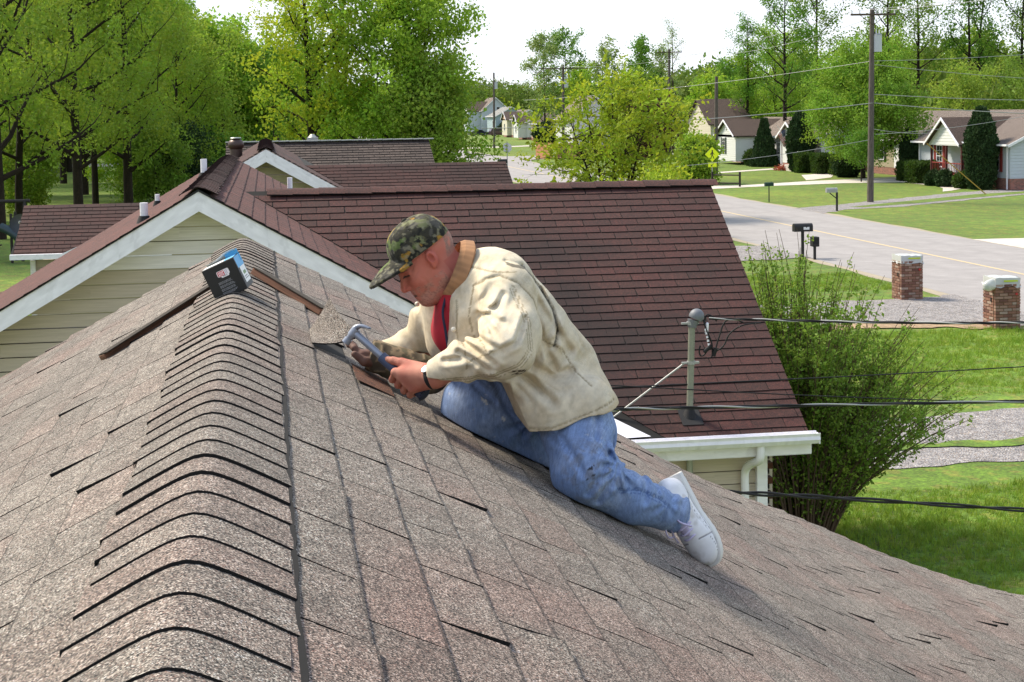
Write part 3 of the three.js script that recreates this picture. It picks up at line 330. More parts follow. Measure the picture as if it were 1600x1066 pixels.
  for (const [x, z, h] of [[-0.78, -32.5, 0.26], [-1.9, -34.5, 0.2]]) { const y = mL(x), p = part(H, 'vent_pipe', bar(V(x, y - 0.05, z).sub(off), V(x, y + h, z).sub(off), 0.05, 0.05, 16), M.white); part(p, 'pipe_boot', bar(V(x, y - 0.02, z).sub(off), V(x, y + 0.06, z).sub(off), 0.1, 0.06, 14), M.rubber); }
  { const x = -0.72, z = -37.5, y = mL(x), b = new THREE.SphereGeometry(0.2, 18, 12); b.scale(1, 0.8, 1); b.translate(x - off.x, y + 0.36, z - off.z); const n = bar(V(x, y - 0.05, z).sub(off), V(x, y + 0.25, z).sub(off), 0.16, 0.15, 14); const v = part(H, 'turbine_vent', merge([b, n]), std({ color: col('#4a3a33'), metalness: 0.4, roughness: 0.45 })); const cp = new THREE.CylinderGeometry(0.12, 0.14, 0.02, 16); cp.translate(x - off.x, y + 0.53, z - off.z); part(v, 'vent_cap', cp, M.galv); }
  { const d = new THREE.SphereGeometry(0.3, 20, 8, 0, 2 * Math.PI, 0, 0.8); d.rotateX(-1.9); d.translate(-5.02 - off.x, 3.42, -31.9 - off.z); const s = part(H, 'satellite_dish', d, std({ color: col('#4d5052'), roughness: 0.5 })); part(s, 'dish_arm', bar(V(-5.02, 3.4, -31.9).sub(off), V(-4.75, 3.35, -32).sub(off), 0.03), M.galv); }
}
const house4 = thing('house', 'fourth house in the row, long plain weathered grey roof below the trees', 'house', [2.5, 0, -49]);
{
  const H = house4, off = H.position.clone(), q = (x, y, z) => [V(x, y, z).sub(off), [x, z], K3], T = new Tri();
  T.quad(q(-1.2, 4.68, -47), q(5.05, 4.68, -47), q(5.15, 2.6, -43.2), q(-1.2, 2.6, -43.2)); T.quad(q(-1.2, 4.68, -47), q(5.05, 4.68, -47), q(5.05, 2.6, -50.8), q(-1.2, 2.6, -50.8));
  const roof = part(H, 'roof', T.geo(), M.under); roof.userData.off = off; const L = Math.hypot(3.8, 2.08), fy = 2.08 / L, fz = 3.8 / L;
  shingles(roof, { map: (u, v, h) => V(-1.2 + u, 4.68 - v * fy + h * fz, -47 + v * fz + h * fy), u0: 0, u1: 6.25, v0: 0, v1: L, course: 0.15, tabW: 0.32, region: [[0, 0], [6.25, 0], [6.35, L], [0, L]], mat: std({ map: rep(grC, 1), color: col('#7d7370'), vertexColors: true, roughness: 0.95 }), seed: 51, gap: 0.012, h1: 0.022, tint: (u, v, R) => { const k = 0.7 + 0.5 * R(); return [k, k, k]; }, patch: (u, v) => { const k = 0.75 + 0.5 * fbm2(u * 1.4, v * 0.8, 3); return [k, k, k]; } });
  const cp = []; for (let k = 0; k < 20; k++) { const b = box(0.33, 0.03, 0.3, 0, 0, 0); b.rotateZ(0.03); b.translate(-1.05 + k * 0.32 - off.x, 4.705, -47 - off.z); part(roof, 'ridge_cap', b, M.galv.clone()).material.metalness = 0; }
  { const m = box(0.34, 0.16, 0.3, 1.45 - off.x, 4.72, -47.5 - off.z); part(H, 'roof_vent', merge([m, bar(V(1.45, 4.78, -47.5).sub(off), V(1.45, 4.9, -47.5).sub(off), 0.16, 0.05, 4)]), M.galv); }
  const w = box(5.6, 2.5, 7, 1.95, 1.25, -47); w.translate(-off.x, 0, -off.z); part(H, 'wall', w, M.beige);
  const tri = new THREE.Shape([[-3.4, 2.4], [3.4, 2.4], [0, 4.5]].map((p) => new THREE.Vector2(...p))), tg = new THREE.ExtrudeGeometry(tri, { depth: 0.1, bevelEnabled: false }); tg.rotateY(Math.PI / 2); tg.translate(4.7 - off.x, 0, -47 - off.z); part(H, 'gable_wall', tg, M.beige);
}
// ---------- houses across the street ----------
const roofGrey = std({ map: rep(grC, 0.6), color: col('#a8a09e'), roughness: 0.95 }), roofBrown = std({ map: rep(grC, 0.6), color: col('#75655f'), roughness: 0.95 }), roofPale = std({ map: rep(grC, 0.6), color: col('#b3aaa4'), roughness: 0.95 });
const sideB = tex(16, 128, (i, j) => { const t = (j % 16) / 16, v = 255 * (t < 0.1 ? 0 : 0.25 + 0.75 * (1 - t)); return [v, v, v]; }, false);
const siding = (c) => std({ color: col(c), bumpMap: rep(sideB, 1, 0.62), bumpScale: 0.02, map: rep(sideT, 1), roughness: 0.6 });
const SD = { white: siding('#e4e6e4'), pale: siding('#c6ced6'), cream: siding('#d9d3bd'), tan: siding('#b4a88f'), blue: siding('#a9bcc4'), peach: siding('#d6b49c') };
const shut = { red: std({ color: col('#7c2a24') }), dark: std({ color: col('#22332c') }), black: std({ color: col('#222226') }) };
const brickFar = tex(256, 256, (i, j) => { const r = Math.floor(j / 12), x = (i + (r % 2) * 16) % 256, c = Math.floor(x / 32), m = (j % 12 < 2 || x % 32 < 2), h = hash(c, r, 5); return m ? [150, 140, 130] : [110 + 50 * h, 70 + 28 * h, 60 + 22 * h]; });
const brickMat = std({ map: rep(brickFar, 0.6), roughness: 0.95 });
function window_(parent, name, o) { // o: p centre, w, h, axis 'x' (faces -x) or 'z' (faces +z)
  const t = 0.06, g = []; const B = (a, b, u, v, d = 0.05, off = 0) => o.axis === 'x' ? box(d, b, a, o.p[0] - off, o.p[1] + v, o.p[2] + u) : box(a, b, d, o.p[0] + u, o.p[1] + v, o.p[2] + off);
  g.push(B(o.w + 0.12, 0.08, 0, o.h / 2), B(o.w + 0.16, 0.09, 0, -o.h / 2, 0.09), B(0.07, o.h, -o.w / 2, 0), B(0.07, o.h, o.w / 2, 0), B(o.w, 0.05, 0, 0, 0.04)); if (o.grid) { g.push(B(0.025, o.h, 0, 0, 0.03)); for (const k of [-0.25, 0.25]) g.push(B(o.w, 0.025, 0, k * o.h, 0.03)); }
  const f = part(parent, name, merge(g), M.trim); part(f, 'pane', B(o.w - 0.02, o.h - 0.02, 0, 0, 0.02, -0.01), M.darkglass);
  if (o.shut) for (const s of [-1, 1]) part(f, 'shutter', B(0.34, o.h + 0.1, s * (o.w / 2 + 0.24), 0, 0.05, 0.02), o.shut); return f; }
function gableRoof(x0, x1, z0, z1, eave, ridge, axis, over = 0.35) { // two slabs with thickness; ridge along z (axis 'z') or along x ('x')
  const g = []; const mk = (A) => { const T = new THREE.BufferGeometry(), p = [], th = 0.12, q = (a, b, c, d) => p.push(...a, ...b, ...c, ...a, ...c, ...d), dn = (a) => [a[0], a[1] - th, a[2]]; const [a, b, c, d] = A; q(a, b, c, d); q(dn(a), dn(d), dn(c), dn(b)); q(a, dn(a), dn(b), b); q(b, dn(b), dn(c), c); q(c, dn(c), dn(d), d); q(d, dn(d), dn(a), a); T.setAttribute('position', new THREE.Float32BufferAttribute(p, 3)); const uv = []; for (let i = 0; i < p.length; i += 3) uv.push(p[i], p[i + 2]); T.setAttribute('uv', new THREE.Float32BufferAttribute(uv, 2)); T.computeVertexNormals(); return T; };
  if (axis === 'z') { const xm = (x0 + x1) / 2, s = (ridge - eave) / (xm - x0), e = eave - s * over; g.push(mk([[xm, ridge, z0 + over], [x0 - over, e, z0 + over], [x0 - over, e, z1 - over], [xm, ridge, z1 - over]]), mk([[xm, ridge, z0 + over], [xm, ridge, z1 - over], [x1 + over, e, z1 - over], [x1 + over, e, z0 + over]])); }
  else { const zm = (z0 + z1) / 2, s = (ridge - eave) / (z0 - zm), e = eave - s * over; g.push(mk([[x0 - over, ridge, zm], [x0 - over, e, z0 + over], [x1, e, z0 + over], [x1, ridge, zm]]), mk([[x0 - over, ridge, zm], [x1, ridge, zm], [x1, e, z1 - over], [x0 - over, e, z1 - over]])); }
  return merge(g); }
const pent = (a0, a1, low, eave, ridge, depth, place) => { const s = new THREE.Shape([[a0, low], [a1, low], [a1, eave], [(a0 + a1) / 2, ridge], [a0, eave]].map((p) => new THREE.Vector2(...p))), g = new THREE.ExtrudeGeometry(s, { depth, bevelEnabled: false }); place(g); return g; };
// gable wall shapes: for a house whose ridge runs along z the pentagon is extruded along z; along x it is turned
const wallZ = (x0, x1, z0, z1, low, eave, ridge) => pent(x0, x1, low, eave, ridge, z0 - z1, (g) => g.translate(0, 0, z1));
const wallX = (x0, x1, z0, z1, low, eave, ridge) => pent(-z0, -z1, low, eave, ridge, x1 - x0, (g) => { g.rotateY(Math.PI / 2); g.translate(x0, 0, 0); });
const rakeX = (x, z0, z1, eave, ridge, over, w = 0.16) => { const zm = (z0 + z1) / 2, s = (ridge - eave) / (z0 - zm), a = z0 + over, e = eave - s * over, g = []; for (const [za, zb] of [[a, zm], [2 * zm - a, zm]]) { const sh = new THREE.Shape([[-za, e], [-zb, ridge], [-zb, ridge - w * 1.15], [-za, e - w]].map((p) => new THREE.Vector2(...p))), q = new THREE.ExtrudeGeometry(sh, { depth: 0.05, bevelEnabled: false }); q.rotateY(Math.PI / 2); q.translate(x - 0.05, 0, 0); g.push(q); } return merge(g); };
const rakeZ = (z, x0, x1, eave, ridge, over, w = 0.18) => { const xm = (x0 + x1) / 2, s = (ridge - eave) / (xm - x0), e = eave - s * over, g = []; for (const [xa, xb] of [[x0 - over, xm], [x1 + over, xm]]) { const sh = new THREE.Shape([[xa, e], [xb, ridge], [xb, ridge - w * 1.15], [xa, e - w]].map((p) => new THREE.Vector2(...p))), q = new THREE.ExtrudeGeometry(sh, { depth: 0.05, bevelEnabled: false }); q.translate(0, 0, z); g.push(q); } return merge(g); };
const local = (H, g) => { g.translate(-H.position.x, -H.position.y, -H.position.z); return g; };
const loc = (H, p) => [p[0] - H.position.x, p[1] - H.position.y, p[2] - H.position.z];
function ranch(label, o) { // front faces -x
  const H = thing('house', label, 'house', [(o.x0 + o.x1) / 2, 0, (o.z0 + o.z1) / 2]), b = o.base || 0.5;
  part(H, 'wall', local(H, (o.turn ? wallX : wallZ)(o.x0, o.x1, o.z0, o.z1, b, o.eave, o.ridge - 0.15)), o.wall); part(H, 'foundation', local(H, box(o.x1 - o.x0 - 0.04, b, o.z0 - o.z1 - 0.04, (o.x0 + o.x1) / 2, b / 2, (o.z0 + o.z1) / 2)), o.baseMat || brickMat);
  part(H, 'roof', local(H, gableRoof(o.x0, o.x1, o.z0, o.z1, o.eave, o.ridge, o.turn ? 'x' : 'z')), o.roof); if (!o.turn) part(H, 'rake_board', local(H, rakeZ(o.z0 + 0.36, o.x0, o.x1, o.eave, o.ridge - 0.02, 0.35)), M.white);
  if (!o.turn) part(H, 'gutter', local(H, box(0.12, 0.12, o.z0 - o.z1 + 0.7, o.x0 - 0.42, o.eave - 0.2, (o.z0 + o.z1) / 2)), M.white);
  if (o.porch) { const p = o.porch; part(H, 'porch_roof', local(H, gableRoof(o.x0 - p.out, (o.x0 + o.x1) / 2, p.z0, p.z1, o.eave, p.ridge, 'x', 0.3)), p.roof || o.roof); part(H, 'porch_gable', local(H, wallX(o.x0 - p.out, o.x0 - p.out + 0.12, p.z0 + 0.2, p.z1 - 0.2, o.eave - 0.3, o.eave - 0.12, p.ridge - 0.18)), p.wall || M.white); part(H, 'porch_rake', local(H, rakeX(o.x0 - p.out - 0.3, p.z0, p.z1, o.eave, p.ridge, 0.3)), M.white);
    if (p.solid) part(H, 'front_wall', local(H, box(p.out, o.eave - b, p.z0 - p.z1, o.x0 - p.out / 2, (o.eave + b) / 2 - 0.06, (p.z0 + p.z1) / 2)), o.wall);
    else { part(H, 'porch_floor', local(H, box(p.out, b, p.z0 - p.z1, o.x0 - p.out / 2, b / 2, (p.z0 + p.z1) / 2)), M.conc); for (let k = 0; k < p.posts; k++) part(H, 'porch_post', local(H, box(0.13, o.eave - b - 0.2, 0.13, o.x0 - p.out + 0.1, (o.eave + b) / 2 - 0.1, lerp(p.z0 - 0.1, p.z1 + 0.1, k / (p.posts - 1)))), p.postMat || M.white);
      if (p.rail) { const g = [box(0.07, 0.07, p.z0 - p.z1 - 0.2, o.x0 - p.out + 0.1, b + 0.85, (p.z0 + p.z1) / 2), box(0.06, 0.06, p.z0 - p.z1 - 0.2, o.x0 - p.out + 0.1, b + 0.12, (p.z0 + p.z1) / 2), box(p.out - 0.1, 0.07, 0.07, o.x0 - p.out / 2, b + 0.85, p.z0 - 0.05), box(p.out - 0.1, 0.06, 0.06, o.x0 - p.out / 2, b + 0.12, p.z0 - 0.05)]; part(H, 'rail', local(H, merge(g)), p.rail); for (let z = p.z0 - 0.2; z > p.z1 + 0.1; z -= 0.24) part(H, 'baluster', local(H, box(0.03, 0.75, 0.03, o.x0 - p.out + 0.1, b + 0.48, z)), p.rail); for (let x = o.x0 - p.out + 0.25; x < o.x0 - 0.05; x += 0.24) part(H, 'baluster', local(H, box(0.03, 0.75, 0.03, x, b + 0.48, p.z0 - 0.05)), p.rail); } } }
  for (const w of o.win || []) window_(H, 'window', { ...w, p: loc(H, w.p) });
  for (const d of o.doors || []) { const f = part(H, 'door', local(H, box(0.06, 2.05, 0.95, d.x ?? o.x0 - 0.02, b + 1.03, d.z)), d.mat || M.white); part(f, 'door_handle', local(H, box(0.05, 0.06, 0.04, (d.x ?? o.x0 - 0.02) - 0.05, b + 1.0, d.z + 0.38)), M.galv); }
  for (const z of o.spouts || []) part(H, 'downspout', local(H, box(0.08, o.eave - 0.2, 0.08, o.x0 - 0.06, o.eave / 2 - 0.05, z)), M.white);
  return H; }
ranch('pale blue sided house with white porch gable, red shutters and red porch railing', { x0: 47.0, x1: 55.5, z0: -89.8, z1: -103.5, eave: 3.1, ridge: 5.15, base: 0.75, wall: SD.pale, roof: roofGrey, porch: { z0: -93.6, z1: -98.4, out: 1.5, ridge: 4.7, posts: 3, roof: roofBrown, wall: SD.white, rail: shut.red, postMat: std({ color: col('#4a1c1a') }) },
  win: [{ p: [46.98, 1.95, -100], w: 0.9, h: 1.5, axis: 'x', grid: 1, shut: shut.red }, { p: [46.98, 1.95, -91.6], w: 0.8, h: 1.5, axis: 'x', shut: shut.red }, { p: [51.8, 1.9, -89.78], w: 0.9, h: 1.2, axis: 'z' }], doors: [{ z: -96.2, mat: std({ color: col('#3a2a26') }) }], spouts: [-90.1, -103.2] });
ranch('tan sided house with grey roof mostly hidden behind the big round tree', { x0: 49.5, x1: 58, z0: -107.5, z1: -119, eave: 3.0, ridge: 5.1, base: 0.6, wall: SD.tan, roof: roofGrey, win: [{ p: [49.48, 1.9, -110], w: 0.9, h: 1.4, axis: 'x', shut: shut.black }, { p: [49.48, 1.9, -116], w: 0.9, h: 1.4, axis: 'x', shut: shut.black }, { p: [53.5, 1.9, -107.48], w: 0.9, h: 1.1, axis: 'z' }], doors: [{ z: -113 }] });
ranch('white house with pale roof and slim porch posts behind the flag', { x0: 46.8, x1: 55, z0: -122.5, z1: -132.5, eave: 3.1, ridge: 5.0, base: 0.5, wall: SD.white, roof: roofPale, porch: { z0: -123, z1: -127.5, out: 1.9, ridge: 4.3, posts: 2, wall: SD.white }, win: [{ p: [46.78, 1.9, -125], w: 0.9, h: 1.4, axis: 'x', shut: shut.dark }, { p: [46.78, 1.9, -130], w: 0.9, h: 1.4, axis: 'x', shut: shut.dark }], doors: [{ z: -127 }] });
ranch('white house with dark roofed front gable, tall dark shutters and vent slot', { x0: 47.6, x1: 55, z0: -133.8, z1: -150, eave: 3.0, ridge: 4.6, base: 0.4, wall: SD.white, roof: roofPale, porch: { z0: -141.2, z1: -147.2, out: 2.4, ridge: 4.45, solid: true, roof: roofBrown, wall: SD.white }, win: [{ p: [47.58, 1.85, -135.5], w: 0.8, h: 1.7, axis: 'x', grid: 1 }, { p: [47.58, 1.85, -138.6], w: 1.6, h: 1.7, axis: 'x', grid: 1, shut: shut.dark }, { p: [45.18, 1.85, -145], w: 0.9, h: 1.5, axis: 'x', grid: 1, shut: shut.dark }, { p: [45.16, 3.75, -144.2], w: 0.2, h: 0.5, axis: 'x' }], spouts: [-134.1] });
ranch('brown roofed house with cream dormer gable behind the willow, dark roof in full view', { turn: 1, x0: 51.4, x1: 56.8, z0: -170, z1: -180, eave: 3.9, ridge: 6.7, base: 0.5, wall: SD.cream, roof: roofBrown, win: [{ p: [54.5, 2.4, -169.98], w: 1.1, h: 1.4, axis: 'z' }, { p: [52.5, 2.4, -169.98], w: 1.1, h: 1.4, axis: 'z' }] });
ranch('small white gabled house showing as a pale spot behind the willow leaves', { x0: 38, x1: 44, z0: -185, z1: -196, eave: 4.6, ridge: 7.4, wall: SD.white, roof: roofPale, win: [{ p: [37.98, 2.2, -189], w: 1, h: 1.4, axis: 'x' }, { p: [40.6, 2.4, -184.98], w: 1, h: 1.4, axis: 'z' }] });
ranch('distant two storey white house with pinkish grey roof among the trees', { x0: 84, x1: 96, z0: -226, z1: -240, eave: 6.2, ridge: 9.4, wall: SD.white, roof: roofPale, win: [-229, -233, -237].map((z) => ({ p: [83.98, 4.6, z], w: 1.2, h: 1.6, axis: 'x', shut: shut.black })).concat([{ p: [88, 4.4, -225.98], w: 1.2, h: 1.5, axis: 'z' }, { p: [92, 4.4, -225.98], w: 1.2, h: 1.5, axis: 'z' }]) });
ranch('distant low house with long light grey roof left of the tall thin tree', { x0: 72, x1: 84, z0: -196, z1: -214, eave: 3.6, ridge: 6.6, wall: SD.white, roof: roofPale, win: [{ p: [71.98, 2.2, -200], w: 1.4, h: 1.5, axis: 'x' }, { p: [78, 2.2, -195.98], w: 1.4, h: 1.4, axis: 'z' }, { p: [75, 2.2, -195.98], w: 1.4, h: 1.4, axis: 'z' }] });
// the far end of the street: houses at 250 to 400 m
ranch('far pale grey house with tall gable and dark side roof, leftmost down the street', { x0: 56, x1: 63.4, z0: -390, z1: -404, eave: 6, ridge: 9.4, wall: SD.pale, roof: roofPale, porch: { z0: -392, z1: -401, out: 3.4, ridge: 8.4, solid: true, roof: roofBrown, wall: SD.white }, win: [{ p: [60.3, 6.2, -389.97], w: 0.8, h: 1.3, axis: 'z' }, { p: [58.2, 2.6, -389.97], w: 1.6, h: 2.0, axis: 'z' }], doors: [{ x: 52.55, z: -395 }] });
ranch('far light blue roofed house between the grey gable and the cream one', { x0: 55, x1: 63, z0: -360, z1: -374, eave: 4.6, ridge: 6.8, wall: SD.blue, roof: std({ map: rep(grC, 0.6), color: col('#c9d3d8') }), win: [{ p: [54.97, 2.6, -364], w: 1.3, h: 1.6, axis: 'x' }, { p: [57, 2.6, -359.97], w: 1.3, h: 1.6, axis: 'z' }] });
ranch('far cream house with brown front gable and reddish trim down the street', { x0: 52.6, x1: 60, z0: -320, z1: -333, eave: 4.0, ridge: 6.0, wall: SD.cream, roof: roofPale, porch: { z0: -322, z1: -329, out: 0.9, ridge: 5.6, solid: true, roof: roofBrown, wall: SD.peach }, win: [{ p: [51.67, 2.2, -325.5], w: 1.2, h: 1.5, axis: 'x' }, { p: [54.5, 2.4, -319.97], w: 1.1, h: 1.5, axis: 'z' }] });
ranch('far small white fronted house with twin dark dormer roofs beside the round shrub', { x0: 50.5, x1: 57, z0: -290, z1: -300, eave: 3.6, ridge: 5.3, wall: SD.white, roof: roofGrey, porch: { z0: -290.5, z1: -296, out: 1.7, ridge: 5.0, solid: true, wall: SD.white, roof: roofBrown }, win: [{ p: [48.77, 2.1, -293], w: 1, h: 1.4, axis: 'x' }, { p: [51.8, 2.2, -289.97], w: 0.9, h: 1.6, axis: 'z' }], doors: [{ z: -298 }] });
ranch('far peach gabled house half hidden by the willow left edge', { x0: 49.6, x1: 57, z0: -268, z1: -280, eave: 3.4, ridge: 5.6, wall: SD.peach, roof: roofBrown, win: [{ p: [52, 2, -267.97], w: 1, h: 1.4, axis: 'z' }, { p: [49.57, 2, -273], w: 1, h: 1.4, axis: 'x' }] });

// ---------- brick gate piers wrapped on top ----------
const brk = ['#c08f7a', '#d0ab98', '#a87a6a', '#e0c8b8', '#93685c', '#cdb6a8'].map((c) => std({ color: col(c).multiplyScalar(1.15), map: rep(asphT, 3), roughness: 0.95 }));
const mortar = std({ color: col('#b3a698'), roughness: 1, map: rep(dirtT, 2) }), plastic = new THREE.MeshPhysicalMaterial({ color: col('#d9dcd8'), roughness: 0.3, transmission: 0.4, thickness: 0, side: THREE.DoubleSide });
function pier(p, label, seed, bag) {
  const t = thing('brick_pier', label, 'pier', p, 'brick gate piers either side of the gravel drive'), R = rng(seed), W = 0.66, Hh = 1.12;
  part(t, 'core', box(W - 0.03, Hh, W - 0.03, 0, Hh / 2, 0), mortar);
  const rows = 15, bh = Hh / rows; for (let r = 0; r < rows; r++) for (let s = 0; s < 4; s++) { const n = 3, sh = r % 2 ? 0.5 : 0; for (let k = 0; k < n + (sh ? 1 : 0); k++) { let a = -W / 2 + (k - sh) * W / n, b = a + W / n; a = Math.max(a, -W / 2); b = Math.min(b, W / 2 - 0.1); if (b - a < 0.04) continue; const g = box(b - a - 0.016, bh - 0.016, 0.1, (a + b) / 2, (r + 0.5) * bh, W / 2 - 0.05 + (R() - 0.5) * 0.008, 0.004); g.rotateY(s * Math.PI / 2); part(t, 'brick', g, brk[Math.floor(R() * R() * 1.4 * 6) % 6]); } }
  const top = new THREE.PlaneGeometry(0.8, 0.8, 22, 22); top.rotateX(-Math.PI / 2); const q = top.attributes.position; for (let i = 0; i < q.count; i++) { const x = q.getX(i), z = q.getZ(i), e = Math.max(Math.abs(x), Math.abs(z)), d = sstep(0.33, 0.36, e); q.setXYZ(i, x * (d ? 0.89 : 1) * (1 + 0.03 * d * n2(z * 20, seed)), Hh + 0.13 - d * (0.16 + 0.09 * n2(x * 8 + seed, z * 8)) + 0.035 * n2(x * 9, z * 9 + seed), z * (d ? 0.89 : 1) * (1 + 0.03 * d * n2(x * 20, seed))); } top.computeVertexNormals(); part(t, 'plastic_wrap', top, plastic);
  part(t, 'cap_stone', box(0.62, 0.1, 0.62, 0, Hh + 0.05, 0, 0.01), std({ color: col('#a7a49a'), map: rep(dirtT, 2) }));
  part(t, 'tape_strip', box(0.36, 0.04, 0.006, 0.06, Hh + 0.075, 0.353), std({ color: col('#b4c832') }));
  part(t, 'reflector', new THREE.CylinderGeometry(0.032, 0.032, 0.02, 16).rotateX(Math.PI / 2).translate(0.22, Hh - 0.25, 0.336), std({ color: col('#a81818'), roughness: 0.3 })); part(t, 'junction_box', box(0.02, 0.1, 0.05, -0.338, Hh - 0.4, 0.12), M.black);
  if (bag) { const b = new THREE.SphereGeometry(0.19, 20, 14), p2 = b.attributes.position; for (let i = 0; i < p2.count; i++) { const k = 0.75 + 0.5 * n3(p2.getX(i) * 9, p2.getY(i) * 9, p2.getZ(i) * 9); p2.setXYZ(i, p2.getX(i) * 1.3 * k, p2.getY(i) * 0.75 * k - p2.getX(i) * -0.35, p2.getZ(i) * k * 0.7); } b.translate(-0.36, Hh - 0.02, 0.2); b.computeVertexNormals(); part(t, 'loose_plastic', b, plastic); } }
pier([17.99, 0, -40.36], 'brick pier by the road wrapped flat in clear plastic, the farther left one', 3); pier([17.83, 0, -34.47], 'brick pier with a loose plastic bag bulging from its top left corner', 4, true);

// ---------- mailboxes, signs, fences ----------
function mailbox(p, label, o) { const t = thing('mailbox', label, 'mailbox', p), h = o.h; part(t, 'post', box(o.pw || 0.09, h, o.pw || 0.09, 0, h / 2, 0), o.postMat || M.black);
  const sh = new THREE.Shape(); sh.moveTo(-0.1, 0); sh.lineTo(0.1, 0); sh.lineTo(0.1, 0.12); sh.absarc(0, 0.12, 0.1, 0, Math.PI); sh.lineTo(-0.1, 0); const g = new THREE.ExtrudeGeometry(sh, { depth: 0.52, bevelEnabled: false, curveSegments: 8 }); g.translate(0, 0, -0.26); g.scale(o.s || 1, o.s || 1, o.s || 1); g.rotateY(Math.PI / 2); g.translate(o.dx || 0, h, 0); part(t, 'box', g, o.mat);
  if (o.arm) part(t, 'bracket', bar(V(0, h - 0.35, 0), V(o.arm, h - 0.02, 0), 0.025), o.postMat || M.black);
  if (o.plate) part(t, 'number_plate', box(0.22, 0.1, 0.006, 0.1, h + 0.12, (o.s || 1) * 0.1 + 0.005), M.trim);
  part(t, 'flag_lever', box(0.03, 0.12, 0.01, (o.dx || 0) + 0.1, h + 0.2, (o.s || 1) * 0.1 + 0.01), o.mat); return t; }
mailbox([19.3, 0, -52.4], 'large black mailbox on a black post at the near road edge', { h: 0.98, mat: M.black, s: 1.35, plate: true });
{ const t = thing('newspaper_tube', 'small dark newspaper box on a short post beside the large black mailbox', 'newspaper box', [19.5, 0, -51.7]); part(t, 'post', box(0.08, 0.6, 0.08, 0, 0.3, 0), M.black); part(t, 'box', box(0.26, 0.36, 0.3, 0, 0.66, 0, 0.03), M.black); part(t, 'opening', box(0.2, 0.2, 0.01, 0, 0.68, 0.152), M.rubber); }
mailbox([29.75, 0, -75.6], 'silver mailbox on a black post with a slanting bracket across the road', { h: 1.0, mat: M.galv, s: 1.15, dx: -0.3, arm: -0.4 });
mailbox([29.0, 0, -84.3], 'small dark green mailbox on a thin post across the road', { h: 0.95, mat: std({ color: col('#1f3a30') }), pw: 0.05, s: 1.0 });
mailbox([19.0, 0, -121], 'far dark mailbox seen just above the second red ridge', { h: 1.35, mat: M.black, s: 1.5 });
function cv(w, h, fn) { const c = document.createElement('canvas'); c.width = w; c.height = h; fn(c.getContext('2d'), w, h); const t = new THREE.CanvasTexture(c); t.colorSpace = THREE.SRGBColorSpace; t.needsUpdate = true; return t; }
{ const t = thing('pedestrian_sign', 'yellow diamond pedestrian crossing sign with a small arrow plate below', 'road sign', [31.6, 0, -104.2]);
  const face = cv(256, 256, (g, w) => { g.fillStyle = '#ddf000'; g.fillRect(0, 0, w, w); g.strokeStyle = '#141414'; g.lineWidth = 5; g.fillStyle = '#111'; g.beginPath(); g.arc(128, 58, 15, 0, 7); g.fill(); g.lineCap = g.lineJoin = 'round'; g.strokeStyle = '#111'; const L = (pts, wd) => { g.lineWidth = wd; g.beginPath(); pts.forEach((p, i) => i ? g.lineTo(...p) : g.moveTo(...p)); g.stroke(); }; L([[128, 84], [124, 138]], 30); L([[124, 90], [98, 112], [94, 140]], 12); L([[134, 90], [156, 112], [164, 134]], 12); L([[120, 140], [110, 176], [90, 206]], 15); L([[130, 142], [146, 174], [160, 208]], 15); });
  const pl = cv(256, 128, (g) => { g.fillStyle = '#ddf000'; g.fillRect(0, 0, 256, 128); g.strokeStyle = '#111'; g.lineWidth = 5; g.strokeRect(8, 8, 240, 112); g.lineWidth = 14; g.beginPath(); g.moveTo(168, 34); g.lineTo(96, 92); g.stroke(); g.beginPath(); g.moveTo(92, 52); g.lineTo(88, 98); g.lineTo(136, 96); g.stroke(); });
  part(t, 'post', bar(V(0, 0, 0), V(0, 2.75, 0), 0.035), M.galv);
  const back = box(0.76, 0.76, 0.012, 0, 0, 0); back.rotateZ(Math.PI / 4); back.translate(0, 2.25, 0.04); part(t, 'sign_backing', back, M.galv);
  const q = new THREE.PlaneGeometry(0.76, 0.76); q.rotateZ(Math.PI / 4); const u = q.attributes.uv, p = q.attributes.position; for (let i = 0; i < 4; i++) u.setXY(i, 0.5 + p.getX(i) / 0.96, 0.5 + p.getY(i) / 0.96); q.translate(0, 2.25, 0.05); part(t, 'sign_face', q, std({ map: face, roughness: 0.45 }));
  part(t, 'plate_backing', box(0.66, 0.36, 0.012, 0, 1.5, 0.04), M.galv); const q2 = new THREE.PlaneGeometry(0.66, 0.36); q2.translate(0, 1.5, 0.05); part(t, 'arrow_plate', q2, std({ map: pl, roughness: 0.45 })); }
{ const t = thing('stop_sign', 'octagonal road sign seen from its grey back at the street corner', 'road sign', [21.0, 0, -131]); part(t, 'post', bar(V(0, 0, 0), V(0, 2.9, 0), 0.045), M.galv); const o = new THREE.CylinderGeometry(0.45, 0.45, 0.015, 8); o.rotateX(Math.PI / 2); o.rotateZ(Math.PI / 8); o.translate(0, 2.35, -0.06); part(t, 'sign_plate', o, std({ color: col('#b9bcc0'), metalness: 0.3, roughness: 0.5 })); }
{ const t = thing('rail_fence', 'short dark rail fence ending beside the yellow sign shrub', 'fence', [32, 0, -102.4]); for (const [x, z] of [[0.85, 0.7], [-0.7, -0.8]]) part(t, 'post', box(0.12, 1.05, 0.12, x, 0.52, z), M.wood.clone()).material.color.set('#2c2624'); for (const y of [0.25, 0.82]) part(t, 'rail', bar(V(-0.7, y, -0.8), V(0.85, y, 0.7), 0.045), std({ color: col('#2c2624') })); }
